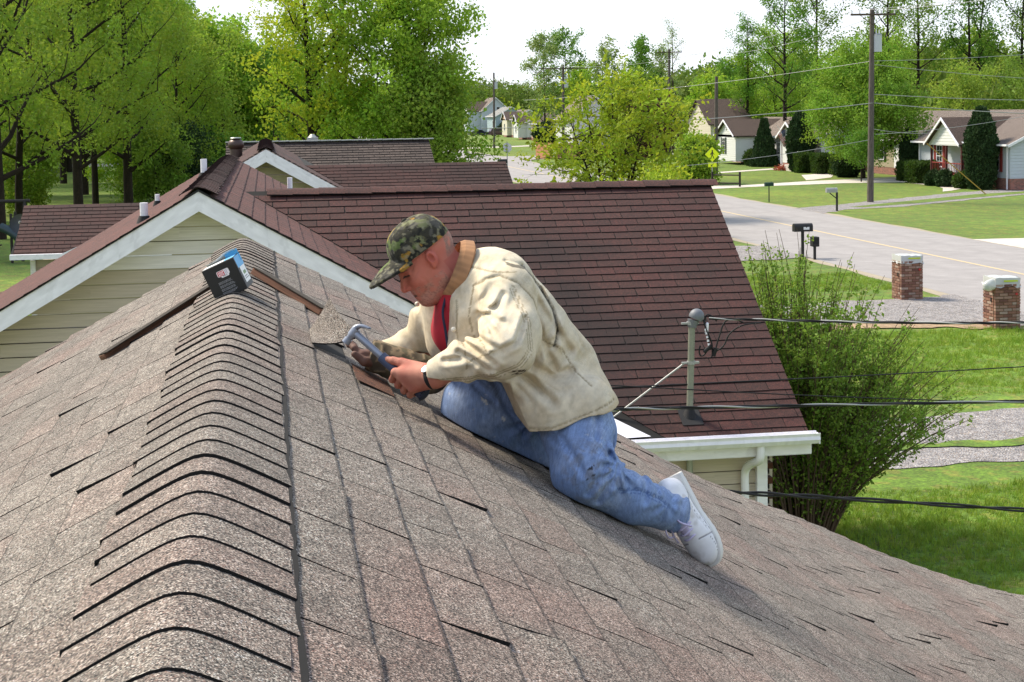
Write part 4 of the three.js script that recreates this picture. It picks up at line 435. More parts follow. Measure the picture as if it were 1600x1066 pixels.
function boardFence(label, p, q, h, c) { const t = thing('board_fence', label, 'fence', [(p[0] + q[0]) / 2, 0, (p[1] + q[1]) / 2]), n = Math.round(Math.hypot(q[0] - p[0], q[1] - p[1]) / 0.16), ang = Math.atan2(-(q[1] - p[1]), q[0] - p[0]), R = rng(n), ms = [0.85, 1, 1.12].map((k) => std({ map: woodT, color: col(c).multiplyScalar(k) })); for (let i = 0; i <= n; i++) { const b = box(0.145, h * (0.97 + 0.06 * R()), 0.02, 0, h / 2, 0); b.rotateY(ang); b.translate(lerp(p[0], q[0], i / n) - t.position.x, 0, lerp(p[1], q[1], i / n) - t.position.z); part(t, 'board', b, ms[i % 3]); } const r = bar(V(p[0], h * 0.75, p[1]).sub(t.position), V(q[0], h * 0.75, q[1]).sub(t.position), 0.04, 0.04, 4); part(t, 'rail', r, ms[0]); }
boardFence('orange brown board fence section left of the gap under the willow', [31.2, -173.2], [32.4, -169.4], 1.9, '#e8b088'); boardFence('orange brown board fence section right of the gap under the willow', [33.2, -170.5], [35.6, -170.8], 1.8, '#e8b088'); boardFence('weathered brown fence run behind the willow trunks', [36, -172], [46, -168], 1.6, '#7a5548');
{ const t = thing('flag', 'american flag hanging on a slanted pole at the white porch', 'flag', [44.75, 3.2, -126.2]);
  const ft = cv(256, 160, (g, w, h) => { for (let i = 0; i < 13; i++) { g.fillStyle = i % 2 ? '#f2f0ee' : '#b3202c'; g.fillRect(0, i * h / 13, w, h / 13 + 1); } g.fillStyle = '#232f66'; g.fillRect(0, 0, 104, h * 7 / 13); g.fillStyle = '#fff'; for (let r = 0; r < 9; r++) for (let c = 0; c < (r % 2 ? 5 : 6); c++) g.fillRect(6 + c * 17 + (r % 2) * 8, 5 + r * 9, 4, 4); });
  part(t, 'pole', bar(V(0.4, -0.7, 0), V(-0.6, 0.75, 0.1), 0.02), M.white); const f = new THREE.PlaneGeometry(1.35, 0.85, 20, 8), p = f.attributes.position; for (let i = 0; i < p.count; i++) { const x = p.getX(i), y = p.getY(i); p.setXYZ(i, x, y, 0.06 * Math.sin(x * 9)); } f.rotateZ(-1.0); f.rotateY(0.35); f.translate(0.05, -0.35, 0.1); f.computeVertexNormals(); part(t, 'cloth', f, std({ map: ft })); }

// ---------- utility poles and their lines ----------
const poleMat = std({ map: rep(barkT, 2, 5), color: new THREE.Color(1.35, 1.5, 1.7), roughness: 1, bumpMap: rep(barkT, 2, 5), bumpScale: 0.01 });
function pole(p, label, o) { const t = thing('utility_pole', label, 'utility pole', p), h = o.h; part(t, 'pole', bar(V(0, -0.1, 0), V(0.12, h, 0), 0.19, 0.13, 16), poleMat); const a = o.ang ?? 0.12, A = V(Math.cos(a), 0, Math.sin(a));
  if (o.arm) { const c = box(o.arm, 0.11, 0.1, 0, 0, 0); c.rotateY(-a); c.translate(0.12, h - 0.35, 0.14); part(t, 'crossarm', c, M.wood); for (const s of [-1, 1]) part(t, 'arm_brace', bar(V(0.12 + s * A.x * o.arm * 0.3, h - 0.4, 0.15), V(0.12, h - 0.95, 0.15), 0.02), M.wood); for (const s of [-0.95, -0.6, 0.35, 0.95]) part(t, 'insulator', bar(V(0.12 + s * A.x * o.arm / 2, h - 0.3, 0.14 + s * A.z * o.arm / 2), V(0.12 + s * A.x * o.arm / 2, h - 0.08, 0.14 + s * A.z * o.arm / 2), 0.05, 0.03, 8), M.trim); }
  if (o.can) { const y = h - 2.0; const g = new THREE.CylinderGeometry(0.24, 0.24, 0.95, 20); g.translate(0.4, y, 0.1); const m = part(t, 'transformer', g, std({ color: col('#b9bdc2'), roughness: 0.45 })); part(m, 'transformer_lid', new THREE.CylinderGeometry(0.2, 0.255, 0.09, 20).translate(0.4, y + 0.52, 0.1), M.galv); for (const dx of [-0.08, 0.1]) part(m, 'bushing', bar(V(0.4 + dx, y + 0.56, 0.1), V(0.4 + dx, y + 0.8, 0.1), 0.04, 0.025, 8), M.trim); }
  if (o.lamp) { part(t, 'lamp_arm', tube([[0.1, h - 2.2, 0], [-1, h - 1.9, 0.1], [-2.1, h - 1.75, 0.2]], 0.04, 12), M.galv); const g = new THREE.SphereGeometry(0.3, 14, 8); g.scale(1.4, 0.4, 0.7); g.translate(-2.4, h - 1.78, 0.2); part(t, 'lamp_head', g, M.trim); }
  return t; }
pole([34.31, 0, -82.05], 'weathered wooden utility pole with grey transformer, nearest and tallest in view', { h: 11.1, arm: 2.6, can: true });
pole([34.3, 0, -226.3], 'far utility pole with a street lamp beside the distant lawn', { h: 11.5, arm: 0, lamp: true, can: true }); pole([32.8, 0, -165], 'utility pole with wide pale crossarm rising out of the willow left side', { h: 10.6, arm: 5.4, can: true }); pole([45, 0, -165], 'dark utility pole with double crossarm above the willow top', { h: 12.3, arm: 2.8 }); pole([37, 0, -121], 'thin bare utility pole standing right of the willow', { h: 8.2 });
{ const N = V(34.4, 11, -81.9), n = (k, t, s) => [t, s]; const W = (label, a, b, sag, r = 0.014) => wire(label, sagPts(a, b, sag), r, { mat: M.galv, seg: 28, group: 'overhead lines along the street' });
  W('upper pale overhead line leaving the pole crossarm to the right', [35.6, 11, -81.8], [46, 12.6, -40], 0.5); W('second pale overhead line leaving the crossarm to the right', [33.4, 10.95, -82], [42, 12.2, -40], 0.5); W('third pale overhead line leaving the crossarm to the right', [34.9, 10.97, -82], [50, 12.9, -44], 0.5);
  W('pale overhead line running from the crossarm to the distant poles', [33.3, 10.95, -82.1], [32.0, 10.6, -165], 1.2); W('second pale line running from the crossarm toward the distant poles', [35.5, 10.95, -82.1], [45.2, 12, -165], 1.2);
  W('overhead line just under the transformer sloping to the left', [34.4, 8.1, -82.0], [20, 6.4, -116], 0.3); W('overhead line just under the transformer rising to the right', [34.5, 8.1, -82.0], [60, 9.9, -80], 0.4); W('overhead line below the transformer falling to the right', [34.5, 7.9, -82.0], [60, 6.6, -84], 0.4);
  W('thick telephone cable crossing the pole in front of the round tree', [12, 4.6, -84], [34.4, 5.7, -81.9], 0.3, 0.022); W('thick telephone cable continuing right of the pole over the porch roof', [34.5, 5.7, -81.9], [60, 4.9, -80], 0.5, 0.024); W('second telephone cable above the thick one right of the pole', [34.5, 6.2, -81.9], [60, 5.9, -80], 0.4, 0.018); W('thin line from the pole to the house behind the round tree', [34.5, 4.2, -82.0], [49.6, 3.6, -104], 0.2); W('line from the pole down to the white porch house eave', [34.6, 3.9, -82.0], [50, 5.2, -89], 0.25);
  W('low dark line crossing the lawn toward the willow', [14, 2.1, -80], [34.3, 3.6, -82], 0.4); W('pale line between the far pole and the wide crossarm', [34.4, 10.6, -226], [31, 10.4, -165], 1.2, 0.03); W('second pale line between the far pole and the wide crossarm', [33.6, 10.8, -226], [33.5, 10.4, -165], 1.4, 0.03);
  const g = part(scene, 'guy_guard', bar(V(43.6, 0, -86.3), V(39.6, 3.2, -86.0), 0.035, 0.03, 6), std({ color: col('#a98a3a') })); tag(g, 'yellow guy wire guard slanting up from the grass before the porch', 'guy guard'); }

// ---------- cars, swing set, small things ----------
function car(p, label, c, o) { const t = thing('parked_car', label, 'car', p), L = 4.6, sh = new THREE.Shape(); (o.suv ? [[-2.3, 0.35], [2.3, 0.35], [2.3, 0.95], [1.45, 1.1], [0.7, 1.75], [-2.0, 1.78], [-2.3, 1.1]] : [[-2.3, 0.35], [2.3, 0.35], [2.28, 0.8], [1.3, 0.95], [0.5, 1.42], [-1.1, 1.42], [-1.8, 1.0], [-2.3, 0.95]]).forEach((q, i) => i ? sh.lineTo(...q) : sh.moveTo(...q)); const g = new THREE.ExtrudeGeometry(sh, { depth: 1.5, bevelEnabled: true, bevelSize: 0.1, bevelThickness: 0.12, bevelSegments: 3 }); g.translate(0, 0, -0.75); g.rotateY(o.r || 0); part(t, 'body', g, new THREE.MeshPhysicalMaterial({ color: col(c), roughness: 0.35, clearcoat: 0.8 }));
  const wins = new THREE.ExtrudeGeometry(new THREE.Shape((o.suv ? [[1.15, 1.15], [0.65, 1.6], [-1.9, 1.62], [-2.05, 1.15]] : [[1.0, 1.0], [0.45, 1.32], [-1.0, 1.32], [-1.5, 1.0]]).map((q) => new THREE.Vector2(...q))), { depth: 1.78, bevelEnabled: false }); wins.translate(0, 0, -0.89); wins.rotateY(o.r || 0); part(t, 'window', wins, M.darkglass);
  for (const sx of [-1, 1]) for (const sz of [-1, 1]) { const w = new THREE.CylinderGeometry(0.34, 0.34, 0.22, 18); w.rotateX(Math.PI / 2); w.translate(sx * 1.4, 0.34, sz * 0.8); w.rotateY(o.r || 0); const m = part(t, 'wheel', w, M.rubber); const r = new THREE.CylinderGeometry(0.19, 0.19, 0.24, 12); r.rotateX(Math.PI / 2); r.translate(sx * 1.4, 0.34, sz * 0.8); r.rotateY(o.r || 0); part(m, 'rim', r, M.galv); }
  for (const sz of [-1, 1]) { const h = box(0.06, 0.12, 0.3, 2.38, 0.72, sz * 0.55); h.rotateY(o.r || 0); part(t, 'headlight', h, M.trim); } }
car([53.6, 0, -345], 'dark maroon van parked in front of the far houses', '#3a2230', { suv: 1, r: 0.15 }); car([49.2, 0, -349], 'dark blue car parked left of the maroon van by the trees', '#1d2733', { r: 0.25 });
{ const t = thing('wheeled_bin', 'dark box bin standing under the white house window', 'bin', [47.5, 0, -136.8]); part(t, 'body', box(1.1, 1.0, 1.0, 0, 0.55, 0, 0.05), M.black); part(t, 'lid', box(1.16, 0.1, 1.06, 0, 1.1, 0, 0.03), M.black); }
{ const t = thing('swing_set', 'dark playground swing set with a long blue green slide at left', 'swing set', [-9.6, 0, -60.5]), m = std({ color: col('#2a2622') }), pm = std({ color: col('#20343a'), roughness: 0.4 }); for (const x of [-2.4, 0.2]) for (const s of [-1, 1]) part(t, 'leg', bar(V(x, 0, s * 0.9 - 0.8), V(x, 2.3, -0.8), 0.06), m); part(t, 'beam', bar(V(-2.6, 2.3, -0.8), V(0.4, 2.3, -0.8), 0.07), m); for (const x of [-1.9, -1.1]) { part(t, 'swing_chain', bar(V(x, 2.3, -0.8), V(x, 0.6, -0.8), 0.012), m); part(t, 'swing_seat', box(0.4, 0.04, 0.18, x + 0.18, 0.58, -0.8), m); } part(t, 'platform', box(1.1, 0.1, 1.1, -0.6, 1.35, 0.2), m); for (const [x, z] of [[-1.1, -0.3], [-0.1, -0.3], [-1.1, 0.7], [-0.1, 0.7]]) part(t, 'post', box(0.09, 1.9, 0.09, x, 0.95, z), m); part(t, 'slide', tube([[-0.5, 1.4, 0.6], [-0.1, 1.2, 0.75], [0.5, 0.75, 0.95], [1.0, 0.4, 1.15], [1.7, 0.22, 1.35]], 0.17, 24, 10), pm); }
{ const R = rng(15), mm = [std({ color: col('#b9b0a6'), map: dirtT }), std({ color: col('#cfc8c0'), map: dirtT })]; for (let k = 0; k < 9; k++) { const g = new THREE.IcosahedronGeometry(0.16 + R() * 0.16, 2), p = g.attributes.position; for (let i = 0; i < p.count; i++) { const d = 0.75 + 0.5 * n3(p.getX(i) * 6 + k * 9, p.getY(i) * 6, p.getZ(i) * 6); p.setXYZ(i, p.getX(i) * d * 1.3, p.getY(i) * d * 0.8, p.getZ(i) * d); } g.computeVertexNormals(); const m = part(scene, 'landscape_rock', g, mm[k % 2]); m.position.set(-9.3 + k * 0.27 + R() * 0.2, 0.1, -47.5 + (R() - 0.5) * 1.4); tag(m, ['first', 'second', 'third', 'fourth', 'fifth', 'sixth', 'seventh', 'eighth', 'ninth'][k] + ' pale landscape rock from the left in the lawn edge pile', 'rock', 'pale rocks piled on the left lawn'); } }
// ---------- vegetation ----------
const leafMat = (c, t = 0.35) => new THREE.MeshPhysicalMaterial({ color: col(c), roughness: 0.9, transmission: t, thickness: 0, side: THREE.DoubleSide, specularIntensity: 0.3 });
function leafCluster(n, size, spread, seed, up = 0) { // loose kite-shaped leaves through a small volume
  const R = rng(seed), p = [], nn = [];
  for (let i = 0; i < n; i++) { const c = V(R() * 2 - 1, R() * 2 - 1, R() * 2 - 1); if (c.length() > 1) c.normalize().multiplyScalar(R()); c.multiplyScalar(spread); const a = V(R() * 2 - 1, (R() * 2 - 1) + up, R() * 2 - 1).normalize(), b = V(R() * 2 - 1, R() * 2 - 1, R() * 2 - 1).cross(a).normalize(), L = size * (0.7 + 0.6 * R()), w = L * 0.3, t = c.clone().addScaledVector(a, L), l = c.clone().addScaledVector(a, L * 0.45).addScaledVector(b, w), r = c.clone().addScaledVector(a, L * 0.45).addScaledVector(b, -w), nr = V().crossVectors(a, b); l.addScaledVector(nr, w * 0.35); r.addScaledVector(nr, w * 0.35); for (const q of [c, l, t, c, t, r]) p.push(q.x, q.y, q.z); }
  const g = new THREE.BufferGeometry(); g.setAttribute('position', new THREE.Float32BufferAttribute(p, 3)); g.computeVertexNormals(); return g; }
const CL = { fine: leafCluster(18, 0.14, 0.5, 1), mid: leafCluster(22, 0.19, 0.62, 2), big: leafCluster(22, 0.27, 0.8, 3), droop: leafCluster(12, 0.22, 0.45, 4, -0.8), needle: leafCluster(26, 0.17, 0.2, 5, 0.9), far: leafCluster(16, 0.7, 1.5, 6), shrub: leafCluster(22, 0.085, 0.14, 7, 0.4) };
const qt = new THREE.Quaternion(), mx = new THREE.Matrix4();
function crown(parent, pts, geo, mat, seed, o = {}) { const R = rng(seed), m = shade(new THREE.InstancedMesh(geo, mat, pts.length)); m.name = o.name || 'crown'; const c = new THREE.Color();
  pts.forEach((p, i) => { const s = (o.s || 1) * (0.75 + 0.5 * R()) * (p.s || 1); if (o.upright) qt.setFromEuler(new THREE.Euler((R() - 0.5) * 0.7, R() * 6.28, (R() - 0.5) * 0.7)); else qt.setFromEuler(new THREE.Euler(R() * 6.28, R() * 6.28, R() * 6.28)); mx.compose(p, qt, V(s, s, s)); m.setMatrixAt(i, mx); const k = 0.8 + 0.4 * R(), y = (R() - 0.5) * 0.3; c.setRGB(k * (1 + y), k, k * (1 - Math.abs(y))); m.setColorAt(i, c); }); m.userData.kind = 'stuff'; parent.add(m); return m; }
function limb(a, d, len, r0, R, bend, rs = 5, up = 0.15) { const pts = [a.clone()], q = a.clone(), dir = d.clone(), n = 5; for (let i = 0; i < n; i++) { dir.add(V((R() - 0.5) * bend, (R() - 0.5) * bend + up * 0.3, (R() - 0.5) * bend)).normalize(); q.addScaledVector(dir, len / n); pts.push(q.clone()); } return { g: taper(pts, r0, r0 * 0.25, rs), pts, dir }; }
function taper(pts, r0, r1, rs = 6) { const P = [], I = [], U = [], up = V(0.3, 0.2, 0.9).normalize(); let L = 0; for (let i = 0; i < pts.length; i++) { const t = V().subVectors(pts[Math.min(i + 1, pts.length - 1)], pts[Math.max(i - 1, 0)]).normalize(), a = V().crossVectors(t, up).normalize(), b = V().crossVectors(t, a), r = lerp(r0, r1, i / (pts.length - 1)); if (i) L += pts[i].distanceTo(pts[i - 1]); for (let k = 0; k <= rs; k++) { const w = k / rs * 2 * Math.PI; P.push(pts[i].x + r * (Math.cos(w) * a.x + Math.sin(w) * b.x), pts[i].y + r * (Math.cos(w) * a.y + Math.sin(w) * b.y), pts[i].z + r * (Math.cos(w) * a.z + Math.sin(w) * b.z)); U.push(k / rs * r0 * 6, L); } }
  for (let i = 0; i < pts.length - 1; i++) for (let k = 0; k < rs; k++) { const a = i * (rs + 1) + k, b = a + rs + 1; I.push(a, b, a + 1, b, b + 1, a + 1); } const g = new THREE.BufferGeometry(); g.setAttribute('position', new THREE.Float32BufferAttribute(P, 3)); g.setAttribute('uv', new THREE.Float32BufferAttribute(U, 2)); g.setIndex(I); g.computeVertexNormals(); return g; }
const barkD = std({ map: barkT, color: col('#8f8478'), roughness: 1 }), barkP = std({ map: barkT, color: col('#cbbfae'), roughness: 1 });
function tree(label, o) { // trunk with limbs and twigs; leaves gather round the limbs and in clumps, so gaps stay
  const t = thing(o.name || 'tree', label, 'tree', [o.x, 0, o.z], o.group), R = rng(o.seed), g = [], pts = [], h = o.h, cb = o.base ?? 0.3, r0 = o.r ?? h * 0.016, W = o.w; const stems = o.stems || [[0, 0, 1]];
  for (const [sx, sz, sh] of stems) { const H = h * sh, tp = []; let lx = 0, lz = 0; for (let i = 0; i <= 10; i++) { const k = i / 10; lx += (R() - 0.5) * 0.05 * H / 5; lz += (R() - 0.5) * 0.05 * H / 5; tp.push(V(sx * (0.2 + k * 0.9) * 1 + lx * k + (o.lean || 0) * k * k * H, H * 0.94 * k - 0.1, sz * (0.2 + k * 0.9) + lz * k)); } g.push(taper(tp, r0, r0 * 0.12, 8));
    const nl = Math.round((o.limbs ?? 16) / Math.sqrt(stems.length)); for (let i = 0; i < nl; i++) { const k = cb * 0.85 + (0.97 - cb * 0.85) * (i + R() * 0.6) / nl, kk = Math.min(9.99, k * 10), b = tp[Math.floor(kk)].clone().lerp(tp[Math.min(10, Math.floor(kk) + 1)], kk % 1), az = i * 2.4 + R(), rel = clamp((k - cb) / (1 - cb)), shape = o.shape === 'cone' ? 1 - 0.85 * rel : Math.sqrt(Math.max(0.06, 1 - Math.pow(rel * 1.15 - 0.35, 2) * 1.5)), len = W * shape * (0.75 + 0.45 * R()), L = limb(b, V(Math.cos(az), (o.rise ?? 0.55) + 0.35 * rel, Math.sin(az)).normalize(), len, r0 * 0.5 * (1.05 - 0.75 * k), R, 0.35, 5, o.droop ? -0.5 : 0.15); g.push(L.g);
      for (let j = 1; j <= 5; j++) { const s = limb(L.pts[j].clone(), L.dir.clone().add(V((R() - 0.5) * 1.8, (R() - 0.4) * 1.1 - (o.droop || 0), (R() - 0.5) * 1.8)).normalize(), len * 0.42 * (0.6 + 0.6 * R()), r0 * 0.13 * (1.1 - 0.6 * k), R, 0.5, 3); g.push(s.g); const m = Math.max(1, Math.round((o.n ?? 1) * (2 + R() * 2))); for (let q = 0; q < m; q++) { const e = s.pts[2 + Math.floor(R() * 4)].clone(); e.add(V((R() - 0.5) * 0.9, (R() - 0.5) * 0.8 - (o.droop || 0) * R(), (R() - 0.5) * 0.9).multiplyScalar(o.spread ?? 1)); pts.push(e); } } } }
  const clumps = o.clumps ?? 26; for (let c = 0; c < clumps; c++) { const az = R() * 6.283, u = 2 * R() - 1, rr = Math.cbrt(0.25 + 0.75 * R()), cy = h * (cb + 1) / 2, hy = h * (1 - cb) / 2 * 0.93; let fx = Math.sqrt(1 - u * u) * rr; if (o.shape === 'cone') fx = rr * (1 - (u + 1) / 2) * 1.1; const P = V(Math.cos(az) * fx * W * 0.92 + (o.lean || 0) * h * 0.5, cy + u * rr * hy, Math.sin(az) * fx * W * 0.92), cr = (0.5 + 0.7 * R()) * (o.cr ?? W * 0.26); for (let q = 0; q < (o.per ?? 10); q++) { const d = V(R() * 2 - 1, (R() * 2 - 1) * 0.6, R() * 2 - 1).normalize().multiplyScalar(cr * Math.cbrt(R())); pts.push(P.clone().add(d)); } }
  part(t, 'trunk', merge(g), o.bark || barkD); crown(t, pts, o.leaf || CL.mid, o.mat, o.seed + 500, { s: o.ls || 1 }); return t; }
const LF = { spring: leafMat('#93b238', 0.45), bright: leafMat('#b4c43a', 0.48), olive: leafMat('#90a83e', 0.48), deep: leafMat('#789436', 0.45), dark: leafMat('#34492a', 0.12), green: leafMat('#68902f', 0.4), blue: leafMat('#4d6a3c', 0.25), willow: leafMat('#9fb030', 0.45), bush: leafMat('#7f9c3c', 0.4), white: leafMat('#d9d8d0', 0.3), plum: leafMat('#5a3a34', 0.25), haze: leafMat('#8ea25e', 0.3) };

// the wood at left: individual trees, the near row darker
{ const R = rng(100), spec = [];
  const L = [[-15.5, -66, 17, 5.0, 'deep'], [-12.2, -72, 19, 5.4, 'olive'], [-19, -74, 20, 5.5, 'deep'], [-9.6, -80, 20, 5.5, 'olive'], [-13.5, -86, 19, 5, 'olive'], [-7.8, -88, 19, 4.2, 'olive'], [-10.6, -97, 21, 5.5, 'spring'], [-16.5, -96, 22, 6, 'olive'], [-5.8, -100, 11.8, 4.2, 'olive'], [-9, -108, 18, 4.5, 'spring'], [-3.2, -118, 12.5, 4.2, 'spring'], [-13, -112, 22, 6, 'spring'], [-20.5, -112, 23, 6, 'spring'], [-6.2, -128, 13.2, 4.6, 'spring'], [-3.6, -140, 13, 4.2, 'green'], [-10, -134, 19, 5.5, 'spring'], [-17, -132, 24, 6, 'spring'], [-24, -130, 24, 6, 'green'], [-1.2, -165, 12.5, 4.5, 'green'], [-6.5, -158, 14.5, 4.5, 'spring'], [-12, -160, 21, 6, 'green'], [-20, -160, 24, 6, 'spring']];
  const pos = (x) => x; const names = ['nearest tall tree at the left edge of the picture', 'tall olive tree behind the swing set', 'dark green tree cut by the left picture edge', 'tall tree above the left wing ridge end', 'leaning trunk tree with bare lower limbs in the left wood', 'olive tree above the short vent pipe', 'bright topped tall tree mid left wood', 'tall tree deep in the left wood behind the dark one', 'drooping olive tree at the right flank of the left wood', 'tall yellow green tree behind the right flank', 'lower yellow green tree at the open right side of the left wood', 'tall yellow tree at the back of the left wood', 'back row tree near the left picture edge', 'back row tree whose top meets the sky gap', 'green tree standing alone near the chimney vent', 'back row yellow green tree behind the leaning trunk', 'tallest back row tree in the left wood', 'far back tree at the far left', 'far green tree in the gap right of the left wood', 'far yellow green tree closing the left wood', 'far tall green tree behind the middle of the wood', 'far tall tree behind the left edge'];
  L.forEach(([x, z, h, w, k], i) => { const o = { x, z, h, w, seed: 200 + i * 7, mat: LF[k], leaf: i < 9 ? CL.mid : CL.big, n: 1.4, clumps: 30, per: 12, base: i < 8 ? 0.16 : 0.12, limbs: 20, lean: i === 4 ? 0.12 : (R() - 0.5) * 0.05, r: 0.2 + 0.14 * R(), cr: w * 0.24 }; tree(names[i], o); });
  const und = [[-13.8, -90, 4.5, 2.4, 'olive'], [-6.6, -93, 5, 2.2, 'deep'], [-5.6, -96, 4.4, 2.2, 'dark'], [-9, -101, 4, 2.5, 'spring'], [-17, -84, 5, 3, 'deep'], [-3.4, -108, 4, 2, 'green']], un = ['low olive understorey tree beyond the swing set', 'low green tree beside the dark one in the left wood', 'dark evergreen low at the right flank of the left wood', 'sunlit sapling under the tall trees', 'deep green understorey tree at far left', 'small green tree by the right flank of the wood'];
  und.forEach(([x, z, h, w, k], i) => tree(un[i], { x, z, h, w, seed: 700 + i, mat: LF[k], base: 0.05, limbs: 12, n: 1.2, clumps: 18, per: 12, r: 0.08 })); }
// big bright trees behind the grey roof
tree('tall bright spring tree with dark forked trunk left of centre', { x: 2.5, z: -76, h: 15.5, w: 3.0, seed: 11, mat: LF.bright, leaf: CL.mid, base: 0.2, limbs: 20, n: 1.1, clumps: 26, per: 9, r: 0.26, bark: barkD, stems: [[-0.5, 0, 1]], cr: 0.9 });
tree('tall bright tree with a trunk leaning right, beside the forked one', { x: 3.3, z: -77, h: 15.5, w: 3.6, seed: 12, mat: LF.spring, leaf: CL.mid, base: 0.22, limbs: 20, n: 1.0, clumps: 22, per: 9, r: 0.24, lean: 0.09, cr: 0.9 });
tree('full round yellow green tree right of the bright pair', { x: 7.2, z: -74, h: 13.6, w: 3.6, seed: 13, mat: LF.spring, leaf: CL.mid, base: 0.2, limbs: 22, n: 1.6, clumps: 40, per: 13, r: 0.22, stems: [[0, 0, 1], [-0.8, 0.3, 0.8]], cr: 1.0 });
tree('low olive tree with drooping right branches over the street corner', { x: 7.9, z: -72, h: 8.2, w: 2.0, seed: 14, mat: LF.olive, leaf: CL.fine, base: 0.16, limbs: 20, n: 1.8, clumps: 30, per: 12, r: 0.15, ls: 1.3, cr: 0.8 });
tree('small yellow green tree filling under the bright pair', { x: 4.6, z: -84, h: 6.5, w: 3.2, seed: 16, mat: LF.spring, base: 0.08, limbs: 14, n: 1.2, clumps: 24, per: 11, r: 0.1 });
tree('hazy green tree behind the bright pair at left', { x: 0.0, z: -120, h: 11, w: 3.6, seed: 17, mat: LF.green, leaf: CL.big, base: 0.1, limbs: 16, n: 1.1, clumps: 28, per: 11 });
// the willow beside the road
tree('airy yellow green willow like tree with several thin stems, centre of the street view', { x: 17.4, z: -74.5, h: 8.1, w: 3.1, seed: 19, mat: LF.willow, leaf: CL.droop, base: 0.22, limbs: 34, n: 0.62, clumps: 9, per: 7, r: 0.1, stems: [[0, 0, 1], [0.9, 0.2, 0.92], [-1.3, -0.2, 0.9], [1.9, 0.1, 0.85], [-2.3, 0.4, 0.75], [1.5, -0.3, 0.7]], droop: 0.25, bark: barkD, cr: 0.75, ls: 0.95 });
tree('sprawling yellow green shrub below the willow at the roof edge', { x: 16.6, z: -63, h: 1.9, w: 2.3, seed: 20, mat: LF.willow, leaf: CL.droop, base: 0.05, limbs: 14, n: 1.0, clumps: 12, per: 8, r: 0.03, ls: 0.7 });
tree('loose green shrub behind the yellow pedestrian sign', { x: 31.3, z: -107, h: 3.6, w: 1.15, seed: 21, mat: LF.spring, leaf: CL.droop, base: 0.05, limbs: 18, n: 1.2, clumps: 20, per: 8, r: 0.04, stems: [[0, 0, 1], [-0.6, 0, 0.9], [0.7, 0, 0.85]] });
tree('plum leaved tree half hidden behind the willow right side', { x: 36.5, z: -140, h: 6.2, w: 2.8, seed: 22, mat: LF.plum, base: 0.15, limbs: 16, n: 1.3, clumps: 22, per: 10 });
tree('dark green tree behind the willow top', { x: 42, z: -170, h: 10, w: 3.2, seed: 23, mat: LF.deep, base: 0.1, limbs: 16, n: 1.3, clumps: 26, per: 10, leaf: CL.big });
// across the street
tree('big dense round green tree standing behind the wooden utility pole', { x: 45.2, z: -109.5, h: 9.6, w: 4.5, seed: 31, mat: leafMat('#86a83a', 0.4), leaf: CL.mid, base: 0.13, limbs: 24, n: 2.4, clumps: 80, per: 16, r: 0.2, cr: 1.15 });
tree('thin ornamental tree trunk under the round tree crown', { x: 43.0, z: -104.5, h: 3.6, w: 1.5, seed: 32, mat: LF.green, base: 0.35, limbs: 9, n: 1.2, clumps: 8, per: 8, r: 0.05, leaf: CL.fine });
const RW = [[50.5, -142, 18, 3.6, 'green', 'tall open crowned tree just left of the utility pole'], [57, -150, 22, 4.2, 'deep', 'tall dark tree directly behind the pole top'], [63, -146, 22, 4, 'deep', 'tall tree right of the pole with bare lower trunk'], [68, -150, 23, 3.8, 'deep', 'tall straight trunk tree above the porch gable'], [72.5, -147, 22, 3.8, 'green', 'tall tree with two bare trunks right of the porch gable'], [76.5, -144, 23, 4, 'deep', 'tall tree above the dark columnar evergreen'], [82, -146, 22, 4, 'green', 'tall tree at the right edge of the picture'], [60, -172, 15, 5, 'spring', 'back row tree showing between the pole and its left neighbour'], [74, -174, 15, 5, 'olive', 'back row tree filling behind the bare trunks'], [86, -172, 15, 5, 'olive', 'back row tree behind the right edge'], [66, -180, 13, 5, 'olive', 'back row olive tree low behind the pole'], [80, -184, 14, 5, 'spring', 'back row yellow tree behind the columnar evergreen']];
RW.forEach(([x, z, h, w, k, n], i) => tree(n, { x, z, h, w, seed: 300 + i * 5, mat: LF[k], leaf: CL.big, base: i < 7 ? 0.36 : 0.12, limbs: 18, n: i < 7 ? 0.62 : 1, clumps: i < 7 ? 12 : 30, per: i < 7 ? 8 : 11, r: 0.26, ls: 0.9, cr: 1.2, stems: i === 4 ? [[0, 0, 1], [1.4, 0, 0.95]] : undefined }));
for (const [x, z, h, w, k, n] of [[57.5, -118, 8, 3.5, 'olive', 'olive tree behind the tan house roof'], [63, -116, 8.5, 4, 'deep', 'deep green tree behind the porch house roof'], [68, -120, 8, 4.5, 'olive', 'low olive tree filling behind the right house'], [61, -106, 6.6, 2.6, 'white', 'white blossoming tree above the porch house roof'], [73, -112, 7, 3, 'white', 'second white blossoming tree at the right edge'], [52, -126, 7, 3, 'spring', 'small yellow green tree behind the white flag house']]) tree(n, { x, z, h, w, seed: 400 + Math.round(x), mat: LF[k], base: 0.1, limbs: 16, n: k === 'white' ? 0.5 : 1.2, clumps: 24, per: 10, r: 0.1 });
tree('thin tall tree standing alone against the sky left of the right wood', { x: 56.5, z: -172, h: 17.5, w: 1.9, seed: 41, mat: LF.green, leaf: CL.mid, base: 0.3, limbs: 16, n: 0.9, clumps: 8, per: 7, r: 0.24, cr: 0.7 });
tree('spindly half bare tree against the sky above the willow', { x: 51, z: -185, h: 17.5, w: 2.0, seed: 42, mat: LF.haze, leaf: CL.fine, base: 0.35, limbs: 18, n: 0.6, clumps: 3, per: 4, r: 0.16 });
